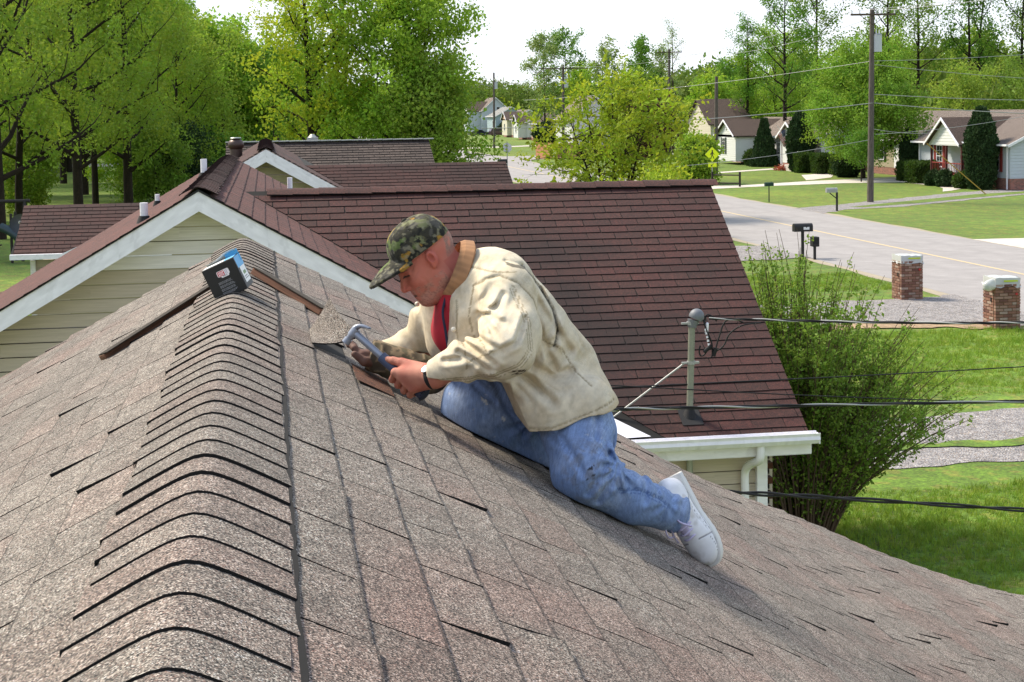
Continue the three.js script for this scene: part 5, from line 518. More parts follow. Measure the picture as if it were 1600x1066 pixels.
for (const [x, z, h, w, k, n] of [[48.5, -260, 20, 4, 'haze', 'pale bare topped tree above the willow left shoulder'], [54, -268, 21, 5, 'green', 'hazy round tree above the willow left half'], [60, -262, 18, 4, 'haze', 'hazy thin tree above the willow centre'], [65, -256, 19, 3, 'green', 'pointed pale green tree above the willow'], [70, -262, 17, 3, 'haze', 'wispy pale tree right of the double crossarm pole'], [79, -250, 14, 4, 'green', 'low round tree left of the thin tall one'], [54, -255, 13, 4, 'spring', 'yellow hedge tree behind the far poles'], [30, -250, 11, 4, 'green', 'green tree between the olive tree and far pole'], [27.5, -300, 17, 5, 'green', 'tall hazy tree right of the low olive tree top'], [41, -420, 14, 6, 'blue', 'bluish round tree behind the far houses'], [88, -240, 13, 5, 'olive', 'olive tree behind the distant white house'], [62, -205, 10, 4, 'spring', 'yellow green tree behind the brown roofed house'], [69, -192, 9, 3, 'green', 'green tree left of the distant low house']]) tree(n, { x, z, h, w, seed: 450 + Math.round(x + z), mat: LF[k], leaf: CL.far, ls: 0.55, base: 0.15, limbs: 16, n: 0.9, clumps: k === 'haze' ? 10 : 26, per: 8, r: 0.2 });
// far woods read as one mass
{ const R = rng(60), pts = [], W = (x0, x1, z0, z1, h0, h1, n) => { for (let i = 0; i < n; i++) { const x = lerp(x0, x1, R()), z = lerp(z0, z1, R()), top = h0 + h1 * n2(x * 0.09 + 3, z * 0.03) + 3 * n2(x * 0.5, z * 0.3); const p = V(x, Math.pow(R(), 0.7) * top, z); p.s = 0.8 + 0.6 * R(); pts.push(p); } };
  W(-75, 8, -215, -260, 9, 10, 7000); W(-60, -22, -140, -200, 14, 8, 3500); W(-10, 45, -500, -540, 10, 6, 3000); W(30, 150, -430, -470, 8, 6, 6000); W(72, 170, -270, -320, 7, 6, 5000); W(85, 140, -190, -230, 7, 6, 3500); W(62, 95, -128, -140, 3, 4, 2200); W(170, 300, -320, -400, 10, 8, 2500);
  const m = crown(scene, pts, CL.far, LF.haze.clone(), 61, { name: 'far_woods', stuff: true }); m.material.color.set('#6f8436'); m.name = 'far_woods'; m.userData.label = 'far off woods closing the view behind the houses'; m.userData.category = 'woods';
  const bl = crown(scene, (() => { const a = []; for (let i = 0; i < 3500; i++) { const x = lerp(-120, 420, R()); a.push(V(x, 9 * R() + 11 * R() * n2(x * 0.03, 2), -640 - 60 * R())); } return a; })(), CL.far, LF.blue.clone(), 62, { name: 'distant_hills', s: 2.2, stuff: true }); bl.userData.label = 'bluish wooded rise along the horizon'; bl.userData.category = 'woods'; }
// conifers and clipped shrubs: dense needle sprays over a dark inner stem mass
function evergreen(label, x, z, h, w, o = {}) { const t = thing(o.name || 'evergreen', label, o.cat || 'evergreen', [x, 0, z], o.group), R = rng(Math.round(x * 13 - z * 7)), pts = [], n = Math.round((o.n || 900) * 1); for (let i = 0; i < n; i++) { const k = Math.pow(R(), 0.85), az = R() * 6.283, prof2 = o.cone ? (1 - k) * 0.95 + 0.05 : o.ball ? Math.sqrt(Math.max(0, 1 - Math.pow(2 * k - 1, 2))) : Math.pow(Math.sin(Math.PI * clamp(0.12 + 0.86 * k, 0, 1)), 0.45) * (k > 0.72 ? Math.sqrt(Math.max(0, 1 - Math.pow((k - 0.72) / 0.3, 2))) : 1), rr = w * prof2 * (0.6 + 0.42 * Math.sqrt(R())) * (0.86 + 0.28 * n2(az * 2 + 5, k * 6)); let X = Math.cos(az) * rr, Z = Math.sin(az) * rr; if (o.boxy) { const e = Math.max(Math.abs(Math.cos(az)), Math.abs(Math.sin(az))); X = w * Math.cos(az) / e * (0.8 + 0.25 * R()); Z = w * Math.sin(az) / e * (0.8 + 0.25 * R()); if (R() < 0.35) { X *= R(); Z *= R(); pts.push(V(X, h * (0.93 + 0.08 * R()), Z)); continue; } } pts.push(V(X, 0.05 + k * h * 0.97, Z)); }
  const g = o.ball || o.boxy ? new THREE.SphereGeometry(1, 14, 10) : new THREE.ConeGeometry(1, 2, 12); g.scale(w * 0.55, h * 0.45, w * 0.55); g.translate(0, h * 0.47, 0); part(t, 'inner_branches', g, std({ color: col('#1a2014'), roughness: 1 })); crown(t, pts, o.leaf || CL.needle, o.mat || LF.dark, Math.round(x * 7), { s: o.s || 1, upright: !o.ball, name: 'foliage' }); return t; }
evergreen('tall dark columnar evergreen in front of the pale blue house corner', 45.9, -91.6, 5.2, 0.88, { n: 2400 }); evergreen('dark conical evergreen between the white houses', 46.4, -136.2, 4.3, 1.25, { n: 2400, cone: 1, s: 1.1 }); evergreen('dark columnar evergreen left of the round tree', 45.3, -123.4, 5.0, 1.0, { n: 2400, s: 1.05 }); evergreen('narrow dark evergreen at the corner of the tan house', 48.0, -107.2, 3.6, 0.6, { n: 1400 });
const hedge = LF.deep.clone(); hedge.color.set('#40581e'); const HG = 'clipped hedge blocks beneath the round tree';
[[44.9, -121.2, 0.65, 'leftmost clipped hedge block beside the columnar evergreen'], [45.6, -118.6, 0.8, 'second clipped hedge block under the round tree'], [46.0, -115.4, 0.8, 'third clipped hedge block under the round tree']].forEach(([x, z, w, n]) => evergreen(n, x, z, 1.4, w, { name: 'hedge', cat: 'hedge', boxy: 1, n: 900, mat: hedge, group: HG }));
evergreen('large clipped hedge left of the porch steps', 46.2, -101.0, 1.25, 0.85, { name: 'hedge', cat: 'hedge', boxy: 1, n: 1700, mat: hedge }); evergreen('small dark hedge beside the narrow evergreen', 46.9, -104.3, 1.2, 0.8, { name: 'hedge', cat: 'hedge', boxy: 1, n: 900, mat: hedge });
for (const [x, z, w, n, m] of [[45.4, -97.4, 0.46, 'round dark shrub left in front of the porch', LF.dark], [45.4, -95.6, 0.5, 'round dark shrub right in front of the porch', LF.dark], [45.6, -93.4, 0.5, 'round lighter green shrub beside the columnar evergreen', hedge], [47.2, -252, 2.0, 'dark round shrub on the far lawn', LF.dark], [44.9, -112, 0.9, 'dark low shrub bed under the round tree', LF.dark], [46.2, -138.8, 0.8, 'rounded shrub beside the box bin', hedge], [60.6, -388, 2.6, 'far dark shrub in front of the blue roofed house', LF.dark], [57.6, -358, 1.8, 'far dark shrub between the blue and cream houses', LF.dark]]) evergreen(n, x, z, w * 1.7, w, { name: 'shrub', cat: 'shrub', ball: 1, n: 900, mat: m, s: w > 1 ? 2 : 1 });
{ const R = rng(71); for (const [x, z, n, c] of [[44.9, -126.6, 'reddish flower bed left of the porch steps', '#b4624e'], [45.6, -123.9, 'pinkish flower bed below the flag', '#c98c78']]) { const pts = []; for (let i = 0; i < 45; i++) pts.push(V((R() - 0.5) * 1.4, 0.05 + R() * 0.3, (R() - 0.5) * 1.4)); const t = thing('flower_bed', n, 'flowers', [x, 0, z]); crown(t, pts, CL.shrub, leafMat(c, 0.2), 72, { name: 'flowers', s: 1.4 }); } }
// the big leafing bush beside the second house
{ const t = thing('bush', 'big upright leafing bush with many thin brown stems beside the red roof', 'bush', [6.7, 0, -18.2]), R = rng(81), g = [], pts = [];
  for (let i = 0; i < 330; i++) { const az = R() * 6.283, sp = Math.sqrt(R()) * 1.0, b = V(Math.cos(az) * 0.35 * sp, 0, Math.sin(az) * 0.35 * sp), out = sp * (1.25 + 0.5 * Math.cos(az) * (Math.cos(az) > 0 ? 1 : 0)), h = (3.75 - 1.75 * Math.pow(sp, 2) * (Math.cos(az) > 0 ? 1.15 : 0.55)) * (0.75 + 0.3 * R()), p = []; for (let k = 0; k <= 6; k++) { const s = k / 6; p.push(V(b.x + Math.cos(az) * out * (0.35 * s + 0.75 * s * s) + (R() - 0.5) * 0.12 * s, h * (s * 1.05 - 0.08 * s * s * sp), b.z + Math.sin(az) * out * 0.85 * (0.35 * s + 0.75 * s * s) + (R() - 0.5) * 0.12 * s)); } g.push(taper(p, 0.014 + 0.01 * R(), 0.003, 4));
    const c = new THREE.CatmullRomCurve3(p); for (let j = 0; j < 3; j++) { const q = c.getPoint(0.35 + 0.5 * R()), d = V((R() - 0.5), 1.1, R() - 0.5).normalize(), e = [q, q.clone().addScaledVector(d, 0.2), q.clone().addScaledVector(d, 0.3 + 0.4 * R()).add(V(0, 0.05, 0))]; g.push(taper(e, 0.006, 0.002, 3)); for (let m = 0; m < 6; m++) pts.push(q.clone().lerp(e[2], R())); } for (let k = 0; k < 20; k++) pts.push(c.getPoint(Math.min(1, 0.14 + 0.84 * Math.pow(R(), 0.75))).add(V((R() - 0.5) * 0.07, (R() - 0.5) * 0.07, (R() - 0.5) * 0.07))); }
  part(t, 'stems', merge(g), std({ color: col('#5d4c3a'), roughness: 1 })); crown(t, pts, leafCluster(7, 0.052, 0.06, 82, 0.6), LF.bush, 83, { name: 'foliage' }); }
{ const R = rng(90), pts = [], ok = (x, z) => (x < 19.0 && !(z < -34.4 && z > -42.5 && x > 6) && !(z < -20.1 && z > -26.4 && x > 7.6 - 0 && (z < -21 || x < 15)) && !(z < -51.5 && z > -57.8)); for (let i = 0; i < 70000; i++) { const z = -13 - 34 * Math.pow(R(), 1.4), x = 4.9 + R() * 14.5; if (!ok(x, z) || (x < 5.3 && z < -13)) continue; const p = V(x, 0, z); p.s = 0.55 + 0.8 * n2(x * 1.3, z * 1.3) * (1 + 0.4 * n2(x * 0.4, z * 0.4)); pts.push(p); }
  const bl = [], RR = rng(91); for (let i = 0; i < 9; i++) { const a = RR() * 6.28, l = 0.05 + 0.05 * RR(), bx = (RR() - 0.5) * 0.09, bz = (RR() - 0.5) * 0.09, w = 0.0045, dx = Math.cos(a), dz = Math.sin(a), tx = (RR() - 0.5) * 0.07, tz = (RR() - 0.5) * 0.07; bl.push(bx - dx * w, 0, bz - dz * w, bx + dx * w, 0, bz + dz * w, bx + tx, l, bz + tz); }
  const g = new THREE.BufferGeometry(); g.setAttribute('position', new THREE.Float32BufferAttribute(bl, 3)); g.computeVertexNormals(); const m = crown(scene, pts, g, leafMat('#86a03a', 0.3), 92, { name: 'grass', upright: true, stuff: true }); m.userData.label = 'mown lawn grass on the near side of the road'; m.userData.category = 'grass'; }
// ---------- signed distance shapes meshed with surface nets ----------
const capS = (a, b, ra, rb = ra) => { const dx = b[0] - a[0], dy = b[1] - a[1], dz = b[2] - a[2], q = dx * dx + dy * dy + dz * dz || 1e-9; return (x, y, z) => { const X = x - a[0], Y = y - a[1], Z = z - a[2], t = clamp((X * dx + Y * dy + Z * dz) / q), u = X - dx * t, v = Y - dy * t, w = Z - dz * t; return Math.sqrt(u * u + v * v + w * w) - (ra + (rb - ra) * t); }; };
const capZ = (a, b, ra, rb, wa, wb, zc) => { const dx = b[0] - a[0], dy = b[1] - a[1], q = dx * dx + dy * dy || 1e-9; return (x, y, z) => { const X = x - a[0], Y = y - a[1], t = clamp((X * dx + Y * dy) / q), u = X - dx * t, v = Y - dy * t, r = ra + (rb - ra) * t, w = Math.max(0, Math.abs(z - zc) - Math.max(0, wa + (wb - wa) * t - r)); return Math.sqrt(u * u + v * v + w * w) - r; }; };
const ellS = (c, r) => (x, y, z) => { const a = (x - c[0]) / r[0], b = (y - c[1]) / r[1], d = (z - c[2]) / r[2], k = Math.sqrt(a * a + b * b + d * d), e = Math.sqrt((a / r[0]) ** 2 + (b / r[1]) ** 2 + (d / r[2]) ** 2) || 1e-9; return k * (k - 1) / e; };
const smn = (a, b, k) => { const h = Math.max(k - Math.abs(a - b), 0) / k; return Math.min(a, b) - h * h * k * 0.25; };
const uni = (list, k) => (x, y, z) => { let d = 1e9; for (const f of list) d = smn(d, f(x, y, z), k); return d; };
function nets(f, lo, hi, h, colour, uvS = 1) {
  const nx = Math.ceil((hi[0] - lo[0]) / h) + 1, ny = Math.ceil((hi[1] - lo[1]) / h) + 1, nz = Math.ceil((hi[2] - lo[2]) / h) + 1, F = new Float32Array(nx * ny * nz), id = new Int32Array(nx * ny * nz).fill(-1), at = (i, j, k) => (k * ny + j) * nx + i, P = [], I = [];
  for (let k = 0; k < nz; k++) for (let j = 0; j < ny; j++) for (let i = 0; i < nx; i++) F[at(i, j, k)] = f(lo[0] + i * h, lo[1] + j * h, lo[2] + k * h);
  for (let k = 0; k < nz - 1; k++) for (let j = 0; j < ny - 1; j++) for (let i = 0; i < nx - 1; i++) { let n = 0, sx = 0, sy = 0, sz = 0, m = 0; for (let c = 0; c < 8; c++) if (F[at(i + (c & 1), j + (c >> 1 & 1), k + (c >> 2))] < 0) m++; if (m === 0 || m === 8) continue;
    for (let c = 0; c < 8; c++) for (const b of [1, 2, 4]) if (!(c & b)) { const a0 = F[at(i + (c & 1), j + (c >> 1 & 1), k + (c >> 2))], d = c | b, a1 = F[at(i + (d & 1), j + (d >> 1 & 1), k + (d >> 2))]; if ((a0 < 0) !== (a1 < 0)) { const t = a0 / (a0 - a1); sx += (c & 1) + (b === 1 ? t : 0); sy += (c >> 1 & 1) + (b === 2 ? t : 0); sz += (c >> 2) + (b === 4 ? t : 0); n++; } }
    id[at(i, j, k)] = P.length / 3; P.push(lo[0] + (i + sx / n) * h, lo[1] + (j + sy / n) * h, lo[2] + (k + sz / n) * h); }
  const q = (a, b, c, d, fl) => { if (a < 0 || b < 0 || c < 0 || d < 0) return; fl ? I.push(a, b, c, a, c, d) : I.push(a, c, b, a, d, c); };
  for (let k = 1; k < nz - 1; k++) for (let j = 1; j < ny - 1; j++) for (let i = 1; i < nx - 1; i++) { const s = F[at(i, j, k)] < 0; if (s !== F[at(i + 1, j, k)] < 0) q(id[at(i, j - 1, k - 1)], id[at(i, j, k - 1)], id[at(i, j, k)], id[at(i, j - 1, k)], s); if (s !== F[at(i, j + 1, k)] < 0) q(id[at(i - 1, j, k - 1)], id[at(i - 1, j, k)], id[at(i, j, k)], id[at(i, j, k - 1)], s); if (s !== F[at(i, j, k + 1)] < 0) q(id[at(i - 1, j - 1, k)], id[at(i, j - 1, k)], id[at(i, j, k)], id[at(i - 1, j, k)], s); }
  const N = [], C = [], U = [], e = h * 0.5; for (let i = 0; i < P.length; i += 3) { const x = P[i], y = P[i + 1], z = P[i + 2], gx = f(x + e, y, z) - f(x - e, y, z), gy = f(x, y + e, z) - f(x, y - e, z), gz = f(x, y, z + e) - f(x, y, z - e), l = Math.hypot(gx, gy, gz) || 1; N.push(gx / l, gy / l, gz / l); const c = colour ? colour(x, y, z) : K3; C.push(c[0], c[1], c[2]); U.push((x + z * 0.6) * uvS, (y + z * 0.4) * uvS); }
  const g = new THREE.BufferGeometry(); g.setAttribute('position', new THREE.Float32BufferAttribute(P, 3)); g.setAttribute('normal', new THREE.Float32BufferAttribute(N, 3)); g.setAttribute('uv', new THREE.Float32BufferAttribute(U, 2)); g.setAttribute('color', new THREE.Float32BufferAttribute(C, 3)); g.setIndex(I); return g; }
const lin3 = (hex) => { const c = col(hex); return [c.r, c.g, c.b]; }, mix3 = (a, b, t) => [lerp(a[0], b[0], t), lerp(a[1], b[1], t), lerp(a[2], b[2], t)], mul3 = (a, k) => [a[0] * k, a[1] * k, a[2] * k];
const segD = (px, py, pts) => { let d = 9; for (let i = 0; i < pts.length - 1; i++) { const [ax, ay] = pts[i], [bx, by] = pts[i + 1], dx = bx - ax, dy = by - ay, t = clamp(((px - ax) * dx + (py - ay) * dy) / (dx * dx + dy * dy)); d = Math.min(d, Math.hypot(px - ax - dx * t, py - ay - dy * t)); } return d; };

// ---------- the man kneeling on the right slope ----------
{
  const O = V(0.9, 4.33, -4.5), J = { T0: [0.906, 4.599, -4.57], T1: [0.673, 4.943, -4.57], Lsh: [0.689, 4.957, -4.41], Lel: [0.664, 4.821, -4.2], Lwr: [0.472, 4.734, -4.33], Rsh: [0.582, 4.914, -4.77], Rel: [0.48, 4.723, -4.88], Rwr: [0.338, 4.712, -4.8], Lhip: [0.921, 4.631, -4.54], Lkn: [0.893, 4.446, -4.25], Lca: [1.047, 4.346, -4.31], Lan: [1.224, 4.258, -4.4], Rhip: [0.947, 4.586, -4.68], Rkn: [0.64, 4.556, -4.66], Ran: [0.931, 4.358, -4.7] };
  const roofCut = (d, x, y, z) => Math.max(d, roofR(x, z) + 0.012 - y);
  const fin = (g) => { g.translate(-O.x, -O.y, -O.z); return g; };
  // head: own axes f (face), u (crown), s (the man's left)
  const Hc = V(0.48, 5.055, -4.58), Fv = V(-0.82, -0.57, 0.1).normalize(), Sv = V().crossVectors(Fv, V(-0.57, 0.82, 0.0)).normalize(), Uv = V().crossVectors(Sv, Fv).normalize();
  const toW = (g) => { g.applyMatrix4(new THREE.Matrix4().makeBasis(Fv.clone().multiplyScalar(0.93), Uv.clone().multiplyScalar(0.93), Sv.clone().multiplyScalar(0.93)).setPosition(Hc)); return fin(g); };
  const headF = (() => { const sk = uni([ellS([-0.012, 0.035, 0], [0.1, 0.1, 0.077]), ellS([0.04, -0.035, 0], [0.062, 0.085, 0.06])], 0.04), pos = [capS([0.088, 0.02, -0.03], [0.09, 0.02, 0.03], 0.014), capS([0.0, -0.075, 0.046], [0.07, -0.106, 0.016], 0.026, 0.022), capS([0.0, -0.075, -0.046], [0.07, -0.106, -0.016], 0.026, 0.022), ellS([0.078, -0.107, 0], [0.026, 0.022, 0.024]), ellS([0.056, -0.034, 0.035], [0.036, 0.036, 0.027]), ellS([0.056, -0.034, -0.035], [0.036, 0.036, 0.027]), capS([0.082, -0.074, -0.016], [0.082, -0.074, 0.016], 0.02)];
    const neck = capS([-0.02, -0.055, 0], [-0.085, -0.15, 0], 0.063, 0.072), dbl = ellS([0.02, -0.115, 0], [0.05, 0.03, 0.045]);
    const nose = uni([capS([0.096, 0.006, 0], [0.119, -0.036, 0], 0.009, 0.0135), ellS([0.107, -0.041, 0.012], [0.013, 0.009, 0.008]), ellS([0.107, -0.041, -0.012], [0.013, 0.009, 0.008])], 0.008), lips = uni([capS([0.1, -0.066, -0.014], [0.1, -0.066, 0.014], 0.0075), capS([0.097, -0.081, -0.013], [0.097, -0.081, 0.013], 0.009)], 0.004);
    const ear = (s) => { const a = ellS([-0.004, 0.004, s * 0.08], [0.018, 0.027, 0.012]), b = ellS([0.0, 0.006, s * 0.092], [0.0095, 0.016, 0.0115]), l = ellS([0.004, -0.021, s * 0.077], [0.01, 0.011, 0.008]); return (x, y, z) => Math.max(smn(a(x, y, z), l(x, y, z), 0.008), -b(x, y, z)); }; const eL = ear(1), eR = ear(-1);
    const lid = (s) => uni([capS([0.086, 0.0035, s * 0.022], [0.079, 0.004, s * 0.045], 0.0095), capS([0.086, -0.009, s * 0.022], [0.079, -0.008, s * 0.045], 0.0085)], 0.002), lL = lid(1), lR = lid(-1), so = (s) => ellS([0.097, 0.0, s * 0.034], [0.012, 0.012, 0.02]), sL = so(1), sR = so(-1);
    return (x, y, z) => { let d = sk(x, y, z); for (const p of pos) d = smn(d, p(x, y, z), 0.024); d = smn(d, neck(x, y, z), 0.03); d = smn(d, dbl(x, y, z), 0.03); d = -smn(-d, sL(x, y, z), 0.012); d = -smn(-d, sR(x, y, z), 0.012); d = smn(d, nose(x, y, z), 0.014); d = smn(d, lips(x, y, z), 0.008); d = Math.min(d, smn(d, lL(x, y, z), 0.004)); d = Math.min(d, smn(d, lR(x, y, z), 0.004)); d = smn(d, eL(x, y, z), 0.007); d = smn(d, eR(x, y, z), 0.007); const cr = Math.sqrt((x - 0.088) ** 2 + (y + 0.05) ** 2); d += 0.0016 * Math.exp(-Math.pow((cr - 0.034) / 0.005, 2)) * (y < -0.03 ? 1 : 0) * (Math.abs(z) > 0.012 ? 1 : 0) * (x > 0.05 ? 1 : 0); d += 0.0016 * Math.max(0, Math.sin((y * 0.9 + x * 0.5) * 330)) * Math.exp(-Math.pow((x - 0.06) / 0.016, 2) - Math.pow((y - 0.0) / 0.022, 2)); return d; }; })();
  const SK = lin3('#c4806a'), SKr = lin3('#b65a4c'), SKh = lin3('#8f7a6c'), STU = lin3('#a98474');
  const headC = (x, y, z) => { const n = fbm3(x * 60, y * 60, z * 60, 3), b = fbm3(x * 22 + 5, y * 22, z * 22, 2); let c = mix3(SK, SKr, clamp(0.3 + 0.9 * (b - 0.4))); const ear = Math.exp(-(((x + 0.002) / 0.026) ** 2 + (y / 0.04) ** 2)) * (Math.abs(z) > 0.06 ? 1 : 0); c = mix3(c, SKr, 0.7 * ear); if (x < 0.0 && y > -0.07 && !ear) c = mix3(c, mix3(SKh, lin3('#4d4038'), 0.5 * sstep(0.45, 0.6, fbm3(x * 400, y * 400, z * 400, 2))), 0.75 * sstep(0.2, 0.5, n) * sstep(-0.05, 0.0, y) * (x < -0.02 ? 1 : 0.6)); if (x < -0.03 && y < -0.03) c = mix3(c, SKr, 0.6); if (y < -0.05 && x > -0.01) c = mix3(c, mix3(STU, lin3('#6a564c'), sstep(0.5, 0.62, fbm3(x * 420, y * 420, z * 420, 2))), 0.6 * sstep(0.3, 0.6, n)); const nose = Math.exp(-(((x - 0.116) / 0.016) ** 2 + ((y + 0.036) / 0.016) ** 2)); c = mix3(c, SKr, 0.6 * nose);
    if (x > 0.08 && Math.abs(y + 0.0735) < 0.0026 && Math.abs(z) < 0.026) c = [0.06, 0.025, 0.02]; else if (x > 0.085 && y < -0.058 && y > -0.089 && Math.abs(z) < 0.022) c = mix3(c, lin3('#a8574c'), 0.6); const az = Math.abs(z); if (az > 0.014 && az < 0.05 && x > 0.06 && Math.abs(y + 0.0028) < 0.0022) c = [0.04, 0.03, 0.025]; if (az > 0.012 && az < 0.05 && x > 0.07 && Math.abs(y - 0.021 + (az - 0.03) * 0.15) < 0.005) c = mix3(c, lin3('#5a4334'), 0.75 * sstep(0.3, 0.5, n)); const co = Math.hypot(x, y - 0.006) < 0.009 && az > 0.07; if (co) c = mul3(c, 0.9); return mul3(c, 0.92 + 0.16 * n); };
  const headG = toW(nets(headF, [-0.17, -0.2, -0.11], [0.15, 0.15, 0.11], 0.0034, headC));
  // hands
  const add = (a, ...t) => { const r = a.slice(); for (const [v, k] of t) { r[0] += v[0] * k; r[1] += v[1] * k; r[2] += v[2] * k; } return r; };
  const G = [0.405, 4.713, -4.42], hv = [0.655, -0.63, 0.415], av = [-0.245, -0.695, -0.674], nv = [-0.713, -0.34, 0.61], W = J.Lwr;
  const handL = (() => { const L = []; const offs = [-0.037, -0.0125, 0.0125, 0.036], rr = [0.0096, 0.01, 0.0096, 0.0085], FG = []; offs.forEach((o, i) => { const g = add(G, [hv, o]), m = add(g, [nv, 0.032], [av, -0.016]), p = add(g, [nv, 0.029], [av, 0.022 + (i === 3 ? -0.004 : 0)]), d = add(g, [nv, 0.003], [av, 0.034]), t = add(g, [nv, -0.02], [av, 0.018]); L.push([capS(add(W, [hv, o * 0.35], [nv, 0.006]), m, 0.021, 0.0135), 0.014], [ellS(m, [0.0125, 0.0125, 0.0125]), 0.006]); FG.push([capS(m, p, rr[i] * 1.2, rr[i] * 1.06), ellS(p, [rr[i] * 1.16, rr[i] * 1.16, rr[i] * 1.16]), capS(p, d, rr[i] * 1.04, rr[i] * 0.95), capS(d, t, rr[i] * 0.95, rr[i] * 0.78)]); });
    const tb = add(W, [hv, -0.026], [av, 0.012], [nv, -0.006]), t1 = add(G, [hv, -0.045], [av, -0.028], [nv, -0.002]), t2 = add(G, [hv, -0.072], [av, -0.012], [nv, 0.002]), t3 = add(G, [hv, -0.094], [av, 0.004], [nv, 0.004]); L.push([capS(tb, t1, 0.021, 0.015), 0.014], [capS(t1, t2, 0.0135, 0.0115), 0.006], [capS(t2, t3, 0.0115, 0.009), 0.005], [capS(W, add(G, [av, -0.03], [nv, 0.008]), 0.026, 0.025), 0.02], [capS(add(W, [[0.19, 0.08, 0.12], 0.35]), W, 0.033, 0.027), 0.02]);
    return (x, y, z) => { let d = 1e9; for (const [f, k] of L) d = smn(d, f(x, y, z), k); for (const F of FG) { let e = 1e9; for (const f of F) e = smn(e, f(x, y, z), 0.004); d = smn(d, e, 0.0035); } return d; }; })();
  const Wr = J.Rwr, handR = (() => { const L = [[capS([0.40, 4.715, -4.84], Wr, 0.036, 0.03), 0.02]]; for (let i = 0; i < 4; i++) { const z = -4.752 - i * 0.024, k = 1 - 0.07 * Math.abs(i - 1.3), m = [0.283, 4.735 - 0.003 * i, z], p = [0.262, 4.758, z - 0.01], d = [0.25, 4.768, z - 0.03], t = [0.246, 4.762, z - 0.045]; L.push([capS(Wr, m, 0.026, 0.016), 0.018], [capS(m, p, 0.0115 * k, 0.0105 * k), 0.006], [capS(p, d, 0.0105 * k, 0.0092 * k), 0.004], [capS(d, t, 0.0092 * k, 0.0075 * k), 0.004]); } L.push([capS([0.325, 4.71, -4.76], [0.29, 4.72, -4.725], 0.018, 0.013), 0.012], [capS([0.29, 4.72, -4.725], [0.26, 4.745, -4.725], 0.0125, 0.0095), 0.006]); return (x, y, z) => { let d = 1e9; for (const [f, k] of L) d = smn(d, f(x, y, z), k); return d; }; })();
  const HS = lin3('#bf7f68'), HR = lin3('#a85644'), handC = (x, y, z) => { const n = fbm3(x * 70, y * 70, z * 70, 3), b = fbm3(x * 26, y * 26, z * 26, 2); return mul3(mix3(HS, HR, clamp(0.25 + 1.3 * (b - 0.4))), 0.88 + 0.24 * n); };
  const box3 = (pts, m) => { const lo = [9, 9, 9], hi = [-9, -9, -9]; for (const p of pts) for (let i = 0; i < 3; i++) { lo[i] = Math.min(lo[i], p[i] - m); hi[i] = Math.max(hi[i], p[i] + m); } return [lo, hi]; };
  const [hl, hh] = box3([G, W, add(G, [hv, 0.05]), add(G, [hv, -0.08])], 0.052), [rl, rh] = box3([[0.2, 4.71, -4.84], [0.4, 4.79, -4.72]], 0.03);
  const leather = (x, y, z) => mul3([0.13, 0.065, 0.045], 0.7 + 0.6 * fbm3(x * 60, y * 60, z * 60, 3)); const hL = fin(nets(handL, hl, hh, 0.003, handC)), hR = fin(nets((x, y, z) => handR(x, y, z) - 0.0012, rl, rh, 0.0034, leather));
  // body under the clothes
  const bodyF = uni([capS([0.93, 4.63, -4.66], [0.91, 4.64, -4.5], 0.09), capZ([0.9, 4.64], [0.68, 4.92], 0.08, 0.085, 0.13, 0.15, -4.57), capS(J.Lsh, J.Lel, 0.05, 0.038), capS(J.Lel, W, 0.038, 0.026), capS(J.Rsh, J.Rel, 0.05, 0.038), capS(J.Rel, Wr, 0.038, 0.026), capS(J.Lhip, J.Lkn, 0.08, 0.055), capS(J.Lkn, J.Lan, 0.055, 0.036), capS(J.Rhip, J.Rkn, 0.08, 0.055), capS(J.Rkn, J.Ran, 0.055, 0.038), capS([0.66, 4.94, -4.575], [0.56, 5.0, -4.578], 0.07, 0.062)], 0.05);
  const bodyG = fin(nets((x, y, z) => roofCut(bodyF(x, y, z), x, y, z), [0.26, 4.1, -5.0], [1.32, 5.12, -4.1], 0.014, handC));
  const skin = new THREE.MeshPhysicalMaterial({ vertexColors: true, roughness: 0.62, bumpMap: rep(grB, 14), bumpScale: 0.0006, side: THREE.DoubleSide });
  const all = mergeGeometries([bodyG, headG, hL]); const man = shade(new THREE.Mesh(all, skin)); man.name = 'person'; man.position.copy(O); scene.add(man); tag(man, 'man kneeling on the shingle roof in tan work jacket, jeans and camouflage cap', 'person');
  part(man, 'glove', hR, std({ vertexColors: true, roughness: 0.75 }));
  // jacket
  const tanA = lin3('#dacdb2'), tanB = lin3('#cbb894'), tanW = lin3('#e0dac8'), stitch = lin3('#8f8062'), stain = lin3('#8a7448');
  const torso = [capZ([0.92, 4.565], [0.75, 4.81], 0.106, 0.112, 0.185, 0.185, -4.57), capZ([0.75, 4.81], J.T1, 0.112, 0.118, 0.185, 0.13, -4.57), capZ([0.61, 4.885], [0.605, 4.75], 0.06, 0.07, 0.085, 0.085, -4.475), capZ([0.61, 4.75], [0.75, 4.6], 0.07, 0.075, 0.1, 0.11, -4.46), capZ([0.56, 4.91], [0.565, 4.78], 0.075, 0.07, 0.08, 0.08, -4.7), capS([0.69, 4.965, -4.66], [0.69, 4.965, -4.48], 0.085), capS([0.77, 4.85, -4.56], [0.89, 4.71, -4.56], 0.11, 0.105), capZ([0.925, 4.61], [0.815, 4.58], 0.086, 0.085, 0.3, 0.295, -4.57)];
